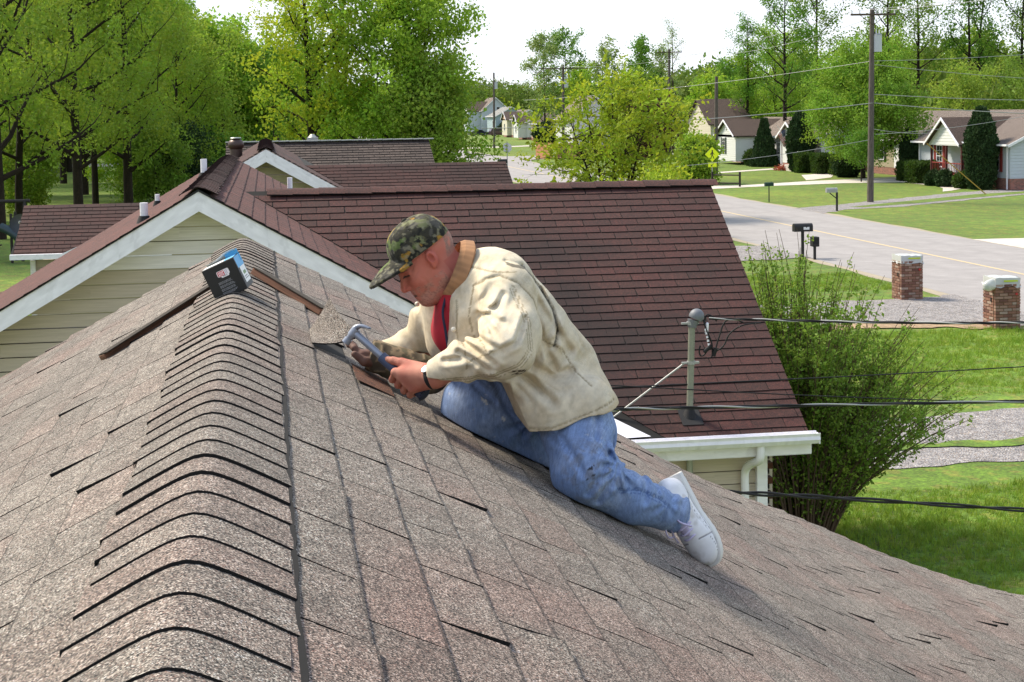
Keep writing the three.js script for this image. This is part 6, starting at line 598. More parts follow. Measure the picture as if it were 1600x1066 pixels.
  const slL = [capS([0.71, 4.968, -4.48], [0.695, 4.957, -4.41], 0.08, 0.082), capS([0.695, 4.957, -4.41], [0.688, 4.86, -4.28], 0.085, 0.08), capS([0.688, 4.86, -4.28], J.Lel, 0.08, 0.07), capS(J.Lel, [0.565, 4.785, -4.28], 0.07, 0.05), capS([0.565, 4.785, -4.28], W, 0.05, 0.045)], slR = [capS(J.Rsh, J.Rel, 0.085, 0.07), capS(J.Rel, [0.375, 4.715, -4.815], 0.068, 0.05)];
  const tor = uni(torso, 0.06), sL = uni(slL, 0.03), sR = uni(slR, 0.03);
  const seams = { arm: [[0.60, 4.985], [0.63, 5.01], [0.67, 5.02], [0.72, 5.0], [0.765, 4.95], [0.785, 4.88]], armF: [[0.60, 4.985], [0.58, 4.9], [0.595, 4.83]], yoke: [[0.60, 5.035], [0.66, 5.03], [0.72, 5.03]], pleat: [[0.70, 5.05], [0.755, 5.035], [0.81, 4.97], [0.845, 4.9], [0.855, 4.84], [0.835, 4.8]], side: [[0.80, 4.82], [0.86, 4.79], [0.9, 4.72], [0.93, 4.69]], slv: [[0.70, 4.985], [0.725, 4.9], [0.725, 4.83], [0.69, 4.79], [0.62, 4.755], [0.55, 4.735], [0.47, 4.725]], hem: [[0.745, 4.575], [0.8, 4.575], [0.87, 4.6], [0.94, 4.625], [1.0, 4.645]], plack: [[0.55, 4.94], [0.545, 4.86], [0.55, 4.77]], patch: [[0.78, 4.66], [0.83, 4.68], [0.86, 4.665]], pocket: [[0.555, 4.79], [0.61, 4.83]] };
  const fan = (x, y, cx, cy, n, s, ph) => { const a = Math.atan2(y - cy, x - cx), d = Math.hypot(x - cx, y - cy); return Math.sin(a * n + ph + 2.5 * n2(x * 14, y * 14)) * Math.exp(-((d / s) ** 2)) * sstep(0.01, 0.05, d); };
  const W2 = (l) => l.map(([px, py]) => [0.664 + (px - 792) / 540, 4.821 - (py - 548) / 540]), fS = [[[748, 468], [736, 500], [733, 526]], [[733, 526], [755, 530], [778, 542]], [[727, 536], [750, 549], [768, 562]], [[720, 550], [742, 562], [760, 574]], [[795, 466], [772, 495], [742, 516]], [[820, 500], [800, 530], [765, 545]], [[700, 566], [720, 560]]].map(W2), fT = [[[835, 556], [850, 590], [880, 606], [908, 600]], [[800, 588], [840, 610], [872, 642]], [[845, 515], [872, 560], [888, 602]], [[712, 480], [718, 520], [712, 560]], [[850, 470], [880, 520], [915, 570]], [[790, 610], [815, 640]]].map(W2);
  const fold = (x, y, L, dep, sg) => { let v = 0, m = 9; for (const p of L) m = Math.min(m, segD(x, y, p)); { const d = m; if (d < 0.05) v += dep * (Math.exp(-((d / sg) ** 2)) - 0.75 * Math.exp(-(((d - sg * 2.1) / (sg * 1.3)) ** 2))); } return v; };
  const rid = (x, y, z, k) => { const n = n3(x, y, z); return (1 - Math.abs(2 * n - 1)) * k; };
  const jackF = (x, y, z) => { let a = tor(x, y, z), b = sL(x, y, z), c = sR(x, y, z); const near = z > -4.5;
    b -= 0.004 * fan(x, y, 0.585, 4.80, 7, 0.15, 0.4) + 0.006 * fan(x, y, 0.60, 4.93, 9, 0.13, 1.2) + rid(x * 9 + y * 5, y * 5 - x * 3, z * 8, 0.006);
    a -= 0.005 * fan(x, y, 0.70, 4.73, 7, 0.16, 0.2) + 0.006 * fan(x, y, 0.80, 4.81, 8, 0.11, 1) + rid(x * 6 - y * 3, y * 4, z * 5, 0.012) + rid(x * 15, y * 11, z * 12, 0.004); c -= rid(x * 14, y * 9, z * 10, 0.012) + 0.006 * Math.sin((x + y * 0.5) * 90) * Math.exp(-(((x - 0.46) / 0.07) ** 2));
    if (z > -4.48) { b += fold(x, y, fS, 0.0075, 0.0075); a += fold(x, y, fT, 0.010, 0.011); }
    if (near) { const pl = segD(x, y, seams.pleat); a += 0.013 * Math.exp(-((pl / 0.0055) ** 2)); a -= 0.006 * sstep(0.004, 0.016, pl) * Math.exp(-((pl / 0.04) ** 2)); a += 0.0025 * Math.exp(-((segD(x, y, seams.side) / 0.004) ** 2)); b += 0.0025 * Math.exp(-((segD(x, y, seams.slv) / 0.0045) ** 2)); b += 0.004 * Math.exp(-((segD(x, y, seams.arm) / 0.0045) ** 2)); a += 0.0025 * Math.exp(-((segD(x, y, seams.yoke) / 0.004) ** 2)); a += 0.003 * Math.exp(-((segD(x, y, seams.hem) / 0.004) ** 2)); }
    let d = smn(a, b, 0.018); d = smn(d, c, 0.03);
    const hem = (x - 0.743) * -0.246 + (y - 4.556) * 0.969 + 0.006 * Math.sin(x * 40) + 0.01 * (n2(x * 9, z * 9) - 0.5); d = Math.max(d, -hem); d = Math.max(d, -((x - 0.745) * 0.93 + (y - 4.56) * 0.36) - (y > 4.70 ? (y - 4.7) * 6 : 0));
    const cuff = (x - 0.47) * 0.79 + (y - 4.735) * 0.33 + (z + 4.33) * 0.5; d = Math.max(d, cuff < 0 && x < 0.6 && z > -4.55 ? -cuff : -1); const nk = Math.hypot((x - 0.548) * 0.93 - (y - 5.02) * 0.38 - 0, 0); const cv2 = ellS([0.53, 5.0, -4.577], [0.082, 0.13, 0.1])(x, y, z); d = Math.max(d, -cv2); return roofCut(d, x, y, z); };
  const jackC = (x, y, z) => { const n = fbm3(x * 40, y * 40, z * 40, 3), b = fbm3(x * 9 + 3, y * 9, z * 9, 3), k = fbm3(x * 120, y * 120, z * 120, 2); let c = mix3(tanA, tanB, clamp(1.6 * (b - 0.32))); c = mix3(c, tanW, 0.3 * sstep(0.4, 0.8, n)); const st = sstep(0.66, 0.76, fbm3(x * 17 + 9, y * 17, z * 17 + 4, 3)); c = mix3(c, stain, 0.22 * st * sstep(0.4, 0.5, k));
    if (z > -4.52) { const s = (p, w, o = 0) => Math.abs(segD(x, y, p) - o) < w; if (s(seams.arm, 0.0022) || s(seams.side, 0.002) || s(seams.yoke, 0.002) || s(seams.slv, 0.0018) || s(seams.slv, 0.0014, 0.008) || s(seams.hem, 0.002) || s(seams.plack, 0.0018) || s(seams.pocket, 0.002)) c = mix3(c, stitch, 0.75); if (s(seams.pleat, 0.0035)) c = mix3(c, [0.05, 0.045, 0.03], 0.8); if (s(seams.armF, 0.002)) c = mix3(c, stitch, 0.8); const tr = Math.abs(x - 0.69) < 0.022 && Math.abs(y - 4.766) < 0.008 && k > 0.45; if (tr) c = lin3('#4a3a28'); const hm = (x - 0.743) * -0.246 + (y - 4.556) * 0.969; if (hm < 0.014) c = mix3(c, tanB, 0.6 * sstep(0.35, 0.6, k)); }
    return mul3(c, 0.9 + 0.2 * k); };
  const jm = std({ vertexColors: true, map: rep(clothT, 5), bumpMap: rep(clothB, 9), bumpScale: 0.0005, roughness: 0.95 });
  part(man, 'jacket', fin(nets(jackF, [0.3, 4.5, -4.99], [1.12, 5.12, -4.07], 0.0055, jackC)), jm);
  // corduroy collar
  { const T = new Tri(), Cc = lin3('#9a7250'), d = V(0.381, 0.924, 0), N = 90; const ring = (c, ra, rb, th) => V(c[0], c[1], c[2]).addScaledVector(d, ra * Math.cos(th)).add(V(0, 0, rb * Math.sin(th))).sub(O); const rows = [[[0.56, 5.016, -4.577], 0.082, 0.085], [[0.549, 5.022, -4.577], 0.088, 0.094], [[0.562, 5.019, -4.577], 0.096, 0.108], [[0.586, 5.008, -4.577], 0.104, 0.122], [[0.592, 5.005, -4.577], 0.097, 0.112]]; for (let i = 0; i < N; i++) for (let j = 0; j < rows.length - 1; j++) { const a = -2.75 + 5.5 * i / N, b = -2.75 + 5.5 * (i + 1) / N, f = (r, th) => { const k = 1 + 0.012 * Math.sin(th * 7 + r); return [ring(rows[r][0], rows[r][1] * k, rows[r][2] * k, th), [th * 0.1, r * 0.02], mul3(Cc, (Math.floor((th + 9) * 42) % 2 ? 0.88 : 1.06) * (0.9 + 0.25 * n2(th * 6, r * 2)))]; }; T.quad(f(j, a), f(j, b), f(j + 1, b), f(j + 1, a)); } part(man, 'collar', T.geo(), std({ vertexColors: true, roughness: 1 })); }
  // red shirt in the open front, dark lining beside it
  part(man, 'shirt', fin(nets(uni([capZ([0.59, 4.90], [0.575, 4.83], 0.085, 0.085, 0.11, 0.11, -4.575)], 0.02), [0.46, 4.7, -4.72], [0.72, 5.06, -4.4], 0.008, (x, y, z) => mul3([0.36, 0.012, 0.022], 0.8 + 0.4 * fbm3(x * 50, y * 50, z * 50, 2)))), std({ vertexColors: true, roughness: 0.9 }));
  part(man, 'placket', fin(tube([[0.512, 4.945, -4.49], [0.497, 4.9, -4.455], [0.503, 4.84, -4.44], [0.512, 4.76, -4.43]].map((p) => [p[0] + 0.018, p[1], p[2] - 0.03]), 0.004, 20, 6)), std({ color: col('#22263a') }));
  for (const [x, y, z] of [[0.455, 4.905, -4.66], [0.535, 4.86, -4.39]]) part(man, 'button', fin(new THREE.SphereGeometry(0.008, 10, 8).translate(x, y, z)), std({ color: col('#d8d2c0'), roughness: 0.4 }));
  // brown mottled under-sleeve at the right wrist
  part(man, 'sleeve_cuff', fin(nets((x, y, z) => roofCut(Math.max(uni([capS([0.5, 4.665, -4.74], [0.315, 4.732, -4.778], 0.057, 0.047)], 0.02)(x, y, z) - rid(x * 30, y * 30, z * 30, 0.006), -((x - 0.308) * 0.95 + (y - 4.73) * -0.33)), x, y, z), [0.29, 4.58, -4.86], [0.58, 4.79, -4.64], 0.006, (x, y, z) => { const n = fbm3(x * 30, y * 30, z * 30, 3); return n > 0.58 ? [0.1, 0.085, 0.05] : n > 0.45 ? [0.2, 0.15, 0.09] : [0.07, 0.055, 0.035]; })), std({ vertexColors: true, roughness: 1 }));
  // jeans
  const fJ = [[[957, 722], [932, 742], [914, 772]], [[960, 734], [944, 757], [932, 790]], [[966, 742], [957, 765]], [[1008, 745], [1020, 772], [1014, 800]], [[1036, 758], [1042, 792]], [[905, 655], [872, 700]], [[944, 652], [936, 695]], [[880, 690], [905, 740]]].map(W2), fK = [[[802, 598], [778, 611], [757, 610]], [[702, 655], [714, 640]], [[796, 620], [822, 680], [852, 722]], [[770, 640], [800, 665]]].map(W2);
  const jeF = (() => { const L = uni([capS(J.Lhip, [0.905, 4.54, -4.37], 0.108, 0.1), capS([0.905, 4.54, -4.37], J.Lkn, 0.1, 0.085), capS(J.Lkn, J.Lca, 0.085, 0.066), capS(J.Lca, J.Lan, 0.066, 0.054)], 0.03), Rr = uni([capS(J.Rhip, [0.645, 4.566, -4.66], 0.112, 0.106), capS(J.Rkn, J.Ran, 0.1, 0.07)], 0.05), P = capS([0.925, 4.6, -4.68], [0.915, 4.62, -4.5], 0.11);
    return (x, y, z) => { let a = L(x, y, z), b = smn(Rr(x, y, z), P(x, y, z), 0.04); a -= 0.010 * fan(x, y, 0.992, 4.462, 10, 0.085, 0.6) + 0.005 * fan(x, y, 1.16, 4.33, 8, 0.07, 1) + rid(x * 10 + y * 6, y * 8, z * 8, 0.006) + 0.003 * Math.sin((x * 0.89 - y * 0.45) * 150 + 3 * n2(x * 20, y * 20)) * sstep(1.12, 1.2, x); b -= 0.008 * fan(x, y, 0.80, 4.55, 9, 0.12, 2) + rid(x * 9, y * 9, z * 7, 0.008); a += 0.0025 * Math.exp(-((segD(x, y, [[0.985, 4.40], [1.06, 4.385], [1.13, 4.345], [1.16, 4.315]]) / 0.004) ** 2)); if (z > -4.6) a += fold(x, y, fJ, 0.0055, 0.009); b += fold(x, y, fK, 0.007, 0.009); let d = smn(a, b, 0.004); const c = (x - 1.225) * 0.82 + (y - 4.262) * -0.41 + (z + 4.4) * -0.4 - 0.002 * Math.sin(y * 60); d = Math.max(d, c, (x - 0.743) * -0.246 + (y - 4.556) * 0.969 - 0.02 - (x < 0.77 ? 1 : 0)); return roofCut(d, x, y, z); }; })();
  const dB = lin3('#88a1cc'), dD = lin3('#5570a0'), dW = lin3('#bccce6'), jeC = (x, y, z) => { const n = fbm3(x * 45, y * 45, z * 45, 3), b = fbm3(x * 14 + 7, y * 14, z * 14, 3), k = fbm3(x * 150, y * 60, z * 150, 2); let c = mix3(dB, dD, clamp(1.5 * (b - 0.38))); c = mix3(c, dW, 0.5 * sstep(0.42, 0.72, b * 0.7 + n * 0.15 + 0.17 * k)); const kn = Math.hypot(x - 0.905, y - 4.46, z + 4.2); if (z > -4.45) { const g = sstep(0.5, 0.62, n) * sstep(0.13, 0.05, kn); c = mix3(c, lin3('#75716a'), 0.55 * g); if (segD(x, y, [[0.985, 4.40], [1.06, 4.385], [1.13, 4.345], [1.16, 4.315]]) < 0.0022 || Math.abs(segD(x, y, [[0.985, 4.40], [1.06, 4.385], [1.13, 4.345], [1.16, 4.315]]) - 0.007) < 0.0012) c = mix3(c, dD, 0.8); const cu = (x - 1.225) * 0.82 + (y - 4.262) * -0.41 + (z + 4.4) * -0.4; if (Math.abs(cu + 0.018) < 0.0018) c = mix3(c, dD, 0.8); for (const p of [[[0.885, 4.475], [0.905, 4.482]], [[0.88, 4.452], [0.9, 4.447]], [[0.895, 4.46], [0.91, 4.463]]]) if (segD(x, y, p) < 0.0035 && k > 0.42) c = [0.035, 0.035, 0.045]; } const wp = sstep(0.9, 0.93, n3(x * 75, y * 75, z * 75)); c = mix3(c, [0.6, 0.62, 0.65], 0.6 * wp); const gk = sstep(0.52, 0.66, fbm3(x * 25, y * 25, z * 25, 3)) * sstep(0.13, 0.06, Math.hypot(x - 0.61, y - 4.5)); c = mix3(c, lin3('#7d7a66'), 0.5 * gk); for (const p of [[[0.638, 4.622], [0.645, 4.61]], [[0.65, 4.612], [0.654, 4.6]], [[0.70, 4.557], [0.708, 4.55]]]) if (segD(x, y, p) < 0.003) c = [0.7, 0.72, 0.72]; return mul3(c, 0.86 + 0.28 * k); };
  part(man, 'jeans', fin(nets(jeF, [0.5, 4.15, -4.96], [1.32, 4.8, -4.1], 0.0055, jeC)), std({ vertexColors: true, map: rep(denimT, 6), bumpMap: rep(clothB, 12), bumpScale: 0.0006, roughness: 0.95 }));
  // cap: crown with visor, camouflage cloth
  const camo = (x, y, z) => { x *= 0.9; const a = fbm3(x * 26 + 3, y * 26, z * 26, 3), b = fbm3(x * 40 + 30, y * 40, z * 40 + 9, 3), c = fbm3(x * 90, y * 90, z * 90 + 5, 2), e = fbm3(x * 33 + 70, y * 33, z * 33, 2); let q = lin3('#5e5c42'); if (a > 0.54) q = lin3('#38362a'); else if (a < 0.41) q = lin3('#7c7f58'); if (b > 0.6) q = lin3('#55524a'); if (b < 0.36) q = lin3('#20211b'); if (e > 0.72) q = lin3('#a07a30'); if (c > 0.64) q = mix3(q, lin3('#98937a'), 0.5); else if (c < 0.36) q = mix3(q, [0.01, 0.01, 0.01], 0.5); if (x > 0.02 && y > 0.06 && a < 0.5) q = mix3(q, lin3('#66803a'), 0.5); return mul3(q, 0.9); };
  const capF = (() => { const v = (x, y, z) => { const yy = y - (0.062 - 4.6 * z * z - 0.9 * Math.max(0, x - 0.1) * Math.max(0, x - 0.1) * 2.5), ext = Math.hypot((x - 0.075) / 0.132, z / 0.084); return Math.max(Math.abs(yy) - 0.0032, (ext - 1) * 0.08, 0.06 - x) - 0.0022; }; const se = (x, y, z) => { const a = Math.abs(x + 0.004) / 0.107, b = Math.abs(y - 0.04) / 0.106, c = Math.abs(z) / 0.09; return (Math.pow(Math.pow(a, 2.5) + Math.pow(b, 2.5) + Math.pow(c, 2.5), 0.4) - 1) * 0.085; };
    return (x, y, z) => { const az = Math.atan2(z, x); let c = Math.max(se(x, y, z), 0.035 + 0.1 * Math.max(0, -x - 0.05) * 0 - y); c = Math.max(c, -(se(x, y, z) + 0.005)) ; c += 0.0012 * Math.exp(-Math.pow((((az / Math.PI * 3 + 6) % 1) - 0.5) / 0.03, 2)) - 0.003 * (fbm3(x * 18, y * 18, z * 18, 2) - 0.5); const btn = ellS([-0.012, 0.147, 0], [0.01, 0.006, 0.01])(x, y, z); return Math.min(smn(c, v(x, y, z), 0.006), btn); }; })();
  part(man, 'cap', toW(nets(capF, [-0.125, 0.0, -0.105], [0.225, 0.16, 0.105], 0.0034, camo)), std({ vertexColors: true, roughness: 1, map: rep(clothT, 6), bumpMap: rep(clothB, 10), bumpScale: 0.0004 }));
  // watch on the left wrist
  { const ax = V(0.19, 0.08, 0.12).normalize(), wp = V(W[0], W[1], W[2]).addScaledVector(ax, -0.012).sub(O), g = new THREE.TorusGeometry(0.0305, 0.006, 8, 28); g.scale(1, 1, 2.0); g.applyQuaternion(new THREE.Quaternion().setFromUnitVectors(V(0, 0, 1), ax)); g.translate(wp.x, wp.y, wp.z); const st = part(man, 'watch', g, M.rubber); const f = new THREE.CylinderGeometry(0.013, 0.014, 0.009, 20), dir = V(-0.3, 0.75, 0.45).addScaledVector(ax, -V(-0.3, 0.75, 0.45).dot(ax)).normalize(); f.applyQuaternion(new THREE.Quaternion().setFromUnitVectors(V(0, 1, 0), dir)); f.translate(wp.x + dir.x * 0.034, wp.y + dir.y * 0.034, wp.z + dir.z * 0.034); part(st, 'watch_face', f, std({ color: col('#6f7276'), metalness: 0.7, roughness: 0.3 })); }
  // shoes
  const shoe = (heel, toe, upv, nm) => { const L = V(...toe).sub(V(...heel)).normalize(), U0 = V(...upv), U = U0.addScaledVector(L, -U0.dot(L)).normalize(), S = V().crossVectors(L, U), place = (g) => { g.applyMatrix4(new THREE.Matrix4().makeBasis(L, U, S).setPosition(V(...heel))); return fin(g); };
    const wid = (l) => 0.94 * wid0(l), wid0 = (l) => l < 0.08 ? lerp(0.034, 0.036, clamp((l + 0.02) / 0.1)) : l < 0.175 ? lerp(0.036, 0.049, sm((l - 0.08) / 0.095)) : 0.049 * Math.sqrt(Math.max(0.02, 1 - Math.pow((l - 0.175) / 0.085, 2)));
    const sole = (x, y, z) => { const e = Math.max(Math.abs(z) - wid(x) - 0.003, -0.035 - x, x - 0.258); return Math.max(e, Math.abs(y + 0.037) - 0.014) - 0.003; }, up = uni([ellS([-0.0, 0.0, 0], [0.036, 0.06, 0.034]), capS([0.0, 0.035, 0], [0.05, 0.04, 0], 0.034, 0.036), capS([0.04, 0.0, 0], [0.12, 0.0, 0], 0.036, 0.042), capS([0.06, 0.03, 0], [0.15, -0.002, 0], 0.034, 0.036), ellS([0.18, -0.012, 0], [0.07, 0.034, 0.048])], 0.03);
    const upF = (x, y, z) => { let d = Math.max(up(x, y, z), -0.03 - y); const az = Math.abs(z); for (const p of [[[0.165, -0.03], [0.165, 0.03]], [[0.02, -0.03], [0.05, 0.02], [0.06, 0.06]], [[0.07, 0.035], [0.15, 0.005]], [[0.06, -0.02], [0.13, -0.006], [0.2, -0.02]]]) d += 0.0018 * Math.exp(-((segD(x, y, p) / 0.0018) ** 2)) * (az > 0.012 ? 1 : 0); return d; };
    const c1 = (x, y, z) => { const az = Math.abs(z); let c = mul3([0.74, 0.74, 0.76], 0.82 + 0.3 * fbm3(x * 40, y * 40, z * 40, 3)); c = mix3(c, [0.4, 0.37, 0.33], 0.5 * sstep(0.58, 0.72, fbm3(x * 28 + 4, y * 28, z * 28, 4))); for (const p of [[[0.165, -0.03], [0.165, 0.03]], [[0.02, -0.03], [0.05, 0.02], [0.06, 0.06]], [[0.06, -0.02], [0.13, -0.006], [0.2, -0.02]]]) if (Math.abs(segD(x, y, p)) < 0.0024 && az > 0.012) c = [0.22, 0.22, 0.24]; for (let k = 0; k < 6; k++) if (Math.hypot(x - 0.175 - k * 0.009, y - 0.004 + k * 0.0035) < 0.0022 && az > 0.01) c = [0.05, 0.05, 0.06]; for (let k = 0; k < 6; k++) if (Math.hypot(x - 0.07 - k * 0.014, y - 0.022 + k * 0.004) < 0.0022 && az > 0.012) c = [0.05, 0.05, 0.06]; return c; };
    const cut = (f) => f; const g = place(nets(cut(upF), [-0.06, -0.06, -0.065], [0.28, 0.09, 0.065], 0.0036, c1)); const m = part(man, 'shoe', g, std({ vertexColors: true, roughness: 0.5 })); part(m, 'sole', place(nets(sole, [-0.06, -0.07, -0.07], [0.28, 0.0, 0.07], 0.004, (x, y, z) => mul3([0.66, 0.65, 0.62], Math.sin(y * 700) > 0.6 ? 0.8 : 1))), std({ vertexColors: true, roughness: 0.7 }));
    if (nm) { const lm = std({ color: col('#c3bbd6'), roughness: 0.9 }); for (let k = 0; k < 5; k++) { const l = 0.072 + k * 0.018, y = 0.077 - k * 0.0088; part(m, 'lace', place(tube([[l, y - 0.016, -0.026], [l + 0.006, y + 0.003, -0.01], [l + 0.01, y + 0.004, 0.01], [l + 0.004, y - 0.014, 0.027]], 0.0034, 12, 6)), lm); } for (const pts of [[[0.07, 0.068, 0.0], [0.085, 0.085, 0.03], [0.12, 0.06, 0.05], [0.125, 0.035, 0.045], [0.1, 0.05, 0.035], [0.075, 0.066, 0.005]], [[0.07, 0.068, 0], [0.09, 0.07, 0.02], [0.125, 0.038, 0.042], [0.15, 0.012, 0.05]], [[0.07, 0.068, 0], [0.095, 0.078, -0.015], [0.12, 0.06, -0.035]]]) part(m, 'lace', place(tube(pts, 0.003, 24, 6).translate(0, 0.012, 0)), lm); part(m, 'tongue', place(new THREE.SphereGeometry(0.022, 14, 10).scale(2.2, 0.5, 0.8).rotateZ(-0.38).translate(0.1, 0.062, 0)), std({ color: col('#a79fb8'), roughness: 1 })); } return m; };
  shoe([1.208, 4.331, -4.43], [1.296, 4.133, -4.36], [-0.5, -0.2, 0.95], true);
  shoe([0.98, 4.40, -4.78], [1.10, 4.25, -4.76], [-0.6, -0.6, 0.1], false);
  // hammer
  { const A = V(0.249, 4.845, -4.52), E = V(0.448, 4.665, -4.40), hd = V().subVectors(E, A).normalize(), t = thing('hammer', 'claw hammer with blue grey handle held in the kneeling mans left hand', 'hammer', [A.x, A.y, A.z]), P = (k, a = 0, b = 0) => V().addScaledVector(hd, k).addScaledVector(cd, a).addScaledVector(bd, b), cd = V(0.62, 0.75, 0.15); cd.addScaledVector(hd, -cd.dot(hd)).normalize(); const bd = V().crossVectors(hd, cd);
    const st = new THREE.MeshStandardMaterial({ color: col('#8d939e'), metalness: 0.55, roughness: 0.42, side: THREE.DoubleSide }), gr = std({ color: col('#3f4a63'), roughness: 0.6 }), grd = std({ color: col('#252c3c'), roughness: 0.7 });
    part(t, 'shank', taper([P(-0.005), P(0.05), P(0.13)], 0.0115, 0.0105, 12), st); part(t, 'grip', taper([P(0.115), P(0.13), P(0.17), P(0.22), P(0.25), P(0.272), P(0.285)], 0.0165, 0.0165, 14), gr); part(t, 'grip_end', taper([P(0.245), P(0.26), P(0.285), P(0.29)], 0.0165, 0.023, 14), gr); const cp = new THREE.SphereGeometry(0.0225, 14, 8); cp.scale(1, 1, 0.5); cp.applyQuaternion(new THREE.Quaternion().setFromUnitVectors(V(0, 0, 1), hd)); const ce = P(0.289); cp.translate(ce.x, ce.y, ce.z); part(t, 'grip_cap', cp, grd);
    const head = merge([bar(P(0, -0.01), P(0, -0.026), 0.0125, 0.0095, 14), bar(P(0, -0.026), P(0, -0.042), 0.0125, 0.013, 16), bar(P(0.0, -0.012), P(0.0, 0.013), 0.014, 0.014, 12)]); part(t, 'head', head, st);
    for (const s of [-1, 1]) { const pts = []; for (let k = 0; k <= 8; k++) { const q = k / 8; pts.push(P(0.036 * q * q - 0.004, 0.01 + 0.04 * q - 0.01 * q * q, s * (0.004 + 0.005 * q))); } part(t, 'claw', taper(pts, 0.009, 0.003, 8), st); } }
}
// ---------- things lying on the roof ----------
{ // the lifted shingle: a thick curled tab hinged along its course line
  const o = V(0.15, 4.745, -5.0), m = thing('loose_shingle', 'curled shingle tab lifted off the roof by the mans right hand', 'shingle', [o.x, o.y, o.z]), T = new Tri(), nu = 10, nv2 = 8, pt = (s, t, h) => { const zD = -5.14, A = V(0.132, roofR(0.132, -4.845) + 0.013, -4.845), D = V(0.132, roofR(0.132, zD) + 0.013, zD), B = V(0.284, 4.788, -4.8), C = V(0.2, 4.885, -5.05), p = A.lerp(D, s).lerp(B.lerp(C, s), t); p.y -= 0.012 * Math.sin(Math.PI * t) * (1 - 0.4 * s); p.x -= 0.012 * Math.sin(Math.PI * s) * t; return V(p.x - h * 0.3, p.y + h * 0.85, p.z).sub(o); };
  for (let i = 0; i < nu; i++) for (let j = 0; j < nv2; j++) { const v = (a, b, h, c) => [pt(a / nu, b / nv2, h), [(a / nu) * 0.5, b / nv2 * 0.26], c]; T.quad(v(i, j, 0.005, K3), v(i + 1, j, 0.005, K3), v(i + 1, j + 1, 0.005, K3), v(i, j + 1, 0.005, K3)); T.quad(v(i, j, 0, EDGE), v(i, j + 1, 0, EDGE), v(i + 1, j + 1, 0, EDGE), v(i + 1, j, 0, EDGE)); if (j === nv2 - 1) T.quad(v(i, nv2, 0.005, EDGE), v(i + 1, nv2, 0.005, EDGE), v(i + 1, nv2, 0, EDGE), v(i, nv2, 0, EDGE)); } for (let j = 0; j < nv2; j++) for (const e of [0, nu]) { const v = (b, h) => [pt(e / nu, b / nv2, h), [0, b], EDGE]; T.quad(v(j, 0.005), v(j + 1, 0.005), v(j + 1, 0), v(j, 0)); }
  part(m, 'granule_face', T.geo(), grMat); }
{ const strip = (label, A, B, n) => { const t = thing('wood_strip', label, 'wood strip', A), d = V(...B).sub(V(...A)), L = d.length(); d.normalize(); const N = V(...n).normalize(), S = V().crossVectors(d, N).normalize(); N.crossVectors(S, d); const mtx = new THREE.Matrix4().makeBasis(d, N, S); const b = box(L, 0.026, 0.05, L / 2, 0.013, 0, 0.003); b.applyMatrix4(mtx); part(t, 'lath', b, std({ map: rep(woodT, 2, 5), color: col('#94705e'), roughness: 1 })); const c = box(L - 0.006, 0.005, 0.09, L / 2, 0.029, -0.016, 0.002); c.applyMatrix4(mtx); part(t, 'felt_edge', c, std({ color: col('#5b5d60'), roughness: 1, map: rep(dirtT, 4) })); };
  strip('brown wood strip with grey edge lying down the right slope from the nail box', [-0.06, 4.862, -6.1], [0.2, 4.722, -5.82], [0.48, 0.88, 0.0]); strip('long brown wood strip with grey edge lying down the left slope', [-0.2, 4.832, -5.9], [-0.6, 4.612, -5.62], [-0.48, 0.88, 0.0]); }
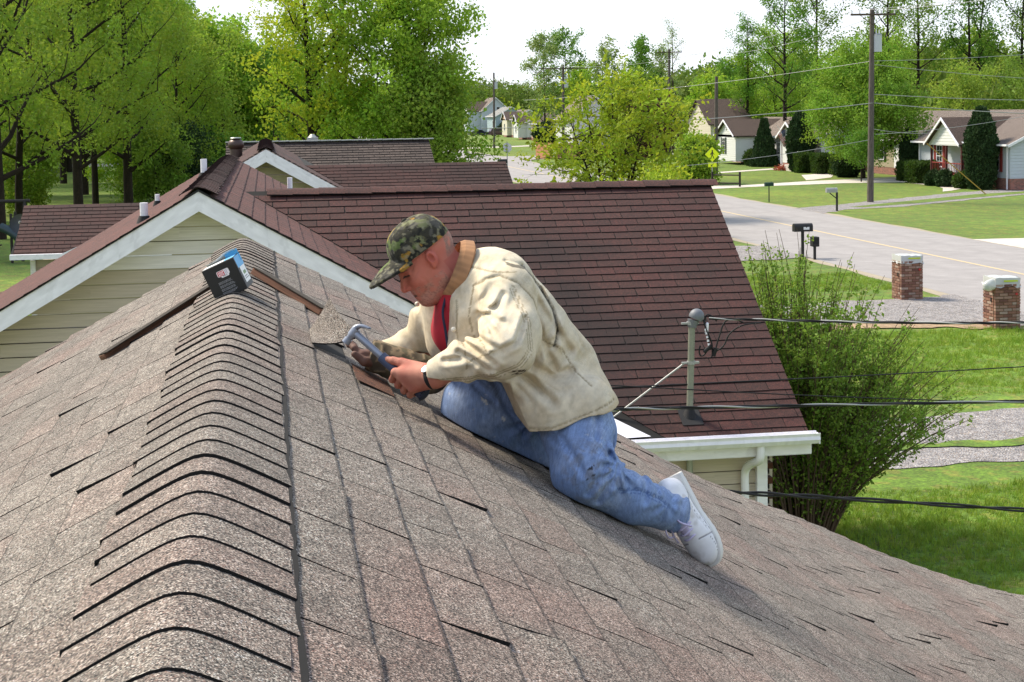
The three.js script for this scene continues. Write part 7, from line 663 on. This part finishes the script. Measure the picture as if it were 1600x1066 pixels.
{ // black nail carton resting on the left slope of the ridge
  const t = thing('nail_box', 'small black nail carton with red and white logo tilted on the ridge', 'box', [-0.145, 4.928, -5.42]), w = 0.122, R = new THREE.Euler(0.06, -0.16, 0.43), add = (o) => { o.rotation.copy(R); return o; };
  const face = cv(512, 512, (g) => { g.fillStyle = '#16161b'; g.fillRect(0, 0, 512, 512); g.fillStyle = '#e6e2e4'; const rr = (x, y, w2, h, r) => { g.beginPath(); g.moveTo(x + r, y); g.arcTo(x + w2, y, x + w2, y + h, r); g.arcTo(x + w2, y + h, x, y + h, r); g.arcTo(x, y + h, x, y, r); g.arcTo(x, y, x + w2, y, r); g.fill(); }; rr(186, 96, 200, 92, 22); rr(236, 160, 130, 52, 16); g.fillStyle = '#c02236'; rr(196, 104, 108, 80, 16); g.fillStyle = '#fff'; g.font = 'bold 40px sans-serif'; g.textAlign = 'center'; g.fillText('GRIP', 250, 142); g.fillText('RITE', 250, 178); g.fillStyle = '#b9b3c4'; g.fillRect(318, 108, 12, 70); g.fillRect(340, 108, 12, 70); g.fillStyle = '#33343c'; g.font = 'bold 26px sans-serif'; g.fillText('NAILS', 300, 200); g.fillStyle = '#a9a9b0'; g.textAlign = 'left'; g.font = '15px sans-serif'; const R2 = rng(5); for (let k = 0; k < 15; k++) { if (k % 4 === 3) continue; let x = 150; const y = 262 + k * 14; while (x < 380 - 40 * R2()) { const l = 8 + 22 * R2(); g.fillRect(x, y, l, 5); x += l + 6; } } });
  const sd = cv(128, 256, (g) => { g.fillStyle = '#1a1a20'; g.fillRect(0, 0, 128, 256); g.fillStyle = '#58a8d8'; g.fillRect(10, 0, 118, 90); g.fillStyle = '#e8e8e4'; g.fillRect(30, 90, 90, 130); g.fillStyle = '#6f8a5a'; g.fillRect(50, 130, 50, 26); g.fillStyle = '#8a8a88'; g.fillRect(40, 170, 60, 8); g.fillRect(40, 186, 70, 8); });
  const tp = cv(256, 256, (g) => { g.fillStyle = '#e9e9e6'; g.fillRect(0, 0, 256, 256); g.fillStyle = '#62b2e0'; g.beginPath(); g.moveTo(150, 0); g.lineTo(256, 0); g.lineTo(256, 256); g.lineTo(180, 256); g.fill(); g.fillStyle = '#1a1a20'; g.fillRect(0, 236, 256, 20); });
  const b = box(w, w, w, 0, 0, 0, 0.003); add(part(t, 'carton', b, std({ color: col('#17171c'), roughness: 0.5 })));
  const pl = (tx, p, r, nm, s = w - 0.004, s2 = w - 0.004) => { const q = new THREE.PlaneGeometry(s, s2); q.rotateX(r[0]); q.rotateY(r[1]); q.translate(...p); add(part(t, nm, q, std({ map: tx, roughness: 0.45 }))); }; pl(face, [0, 0, w / 2 + 0.0006], [0, 0], 'printed_face'); pl(sd, [w / 2 + 0.0006, 0, 0], [0, Math.PI / 2], 'side_label'); pl(tp, [0, w / 2 + 0.0006, 0], [-Math.PI / 2, 0], 'lid_print');
  const fl = new THREE.PlaneGeometry(w, 0.05, 8, 3), q = fl.attributes.position; for (let i = 0; i < q.count; i++) q.setZ(i, 0.008 * Math.sin(q.getX(i) * 40)); fl.rotateX(-1.9); fl.translate(0, w / 2 + 0.008, -w / 2 + 0.02); fl.computeVertexNormals(); add(part(t, 'torn_flap', fl, std({ color: col('#dcdcd8') }))); const f2 = box(0.05, 0.045, 0.003, w / 2 - 0.022, w / 2 - 0.005, -w / 2 + 0.02, 0.001); add(part(t, 'blue_flap', f2, std({ color: col('#5aaadb') }))); }
renderer.render(scene, camera);
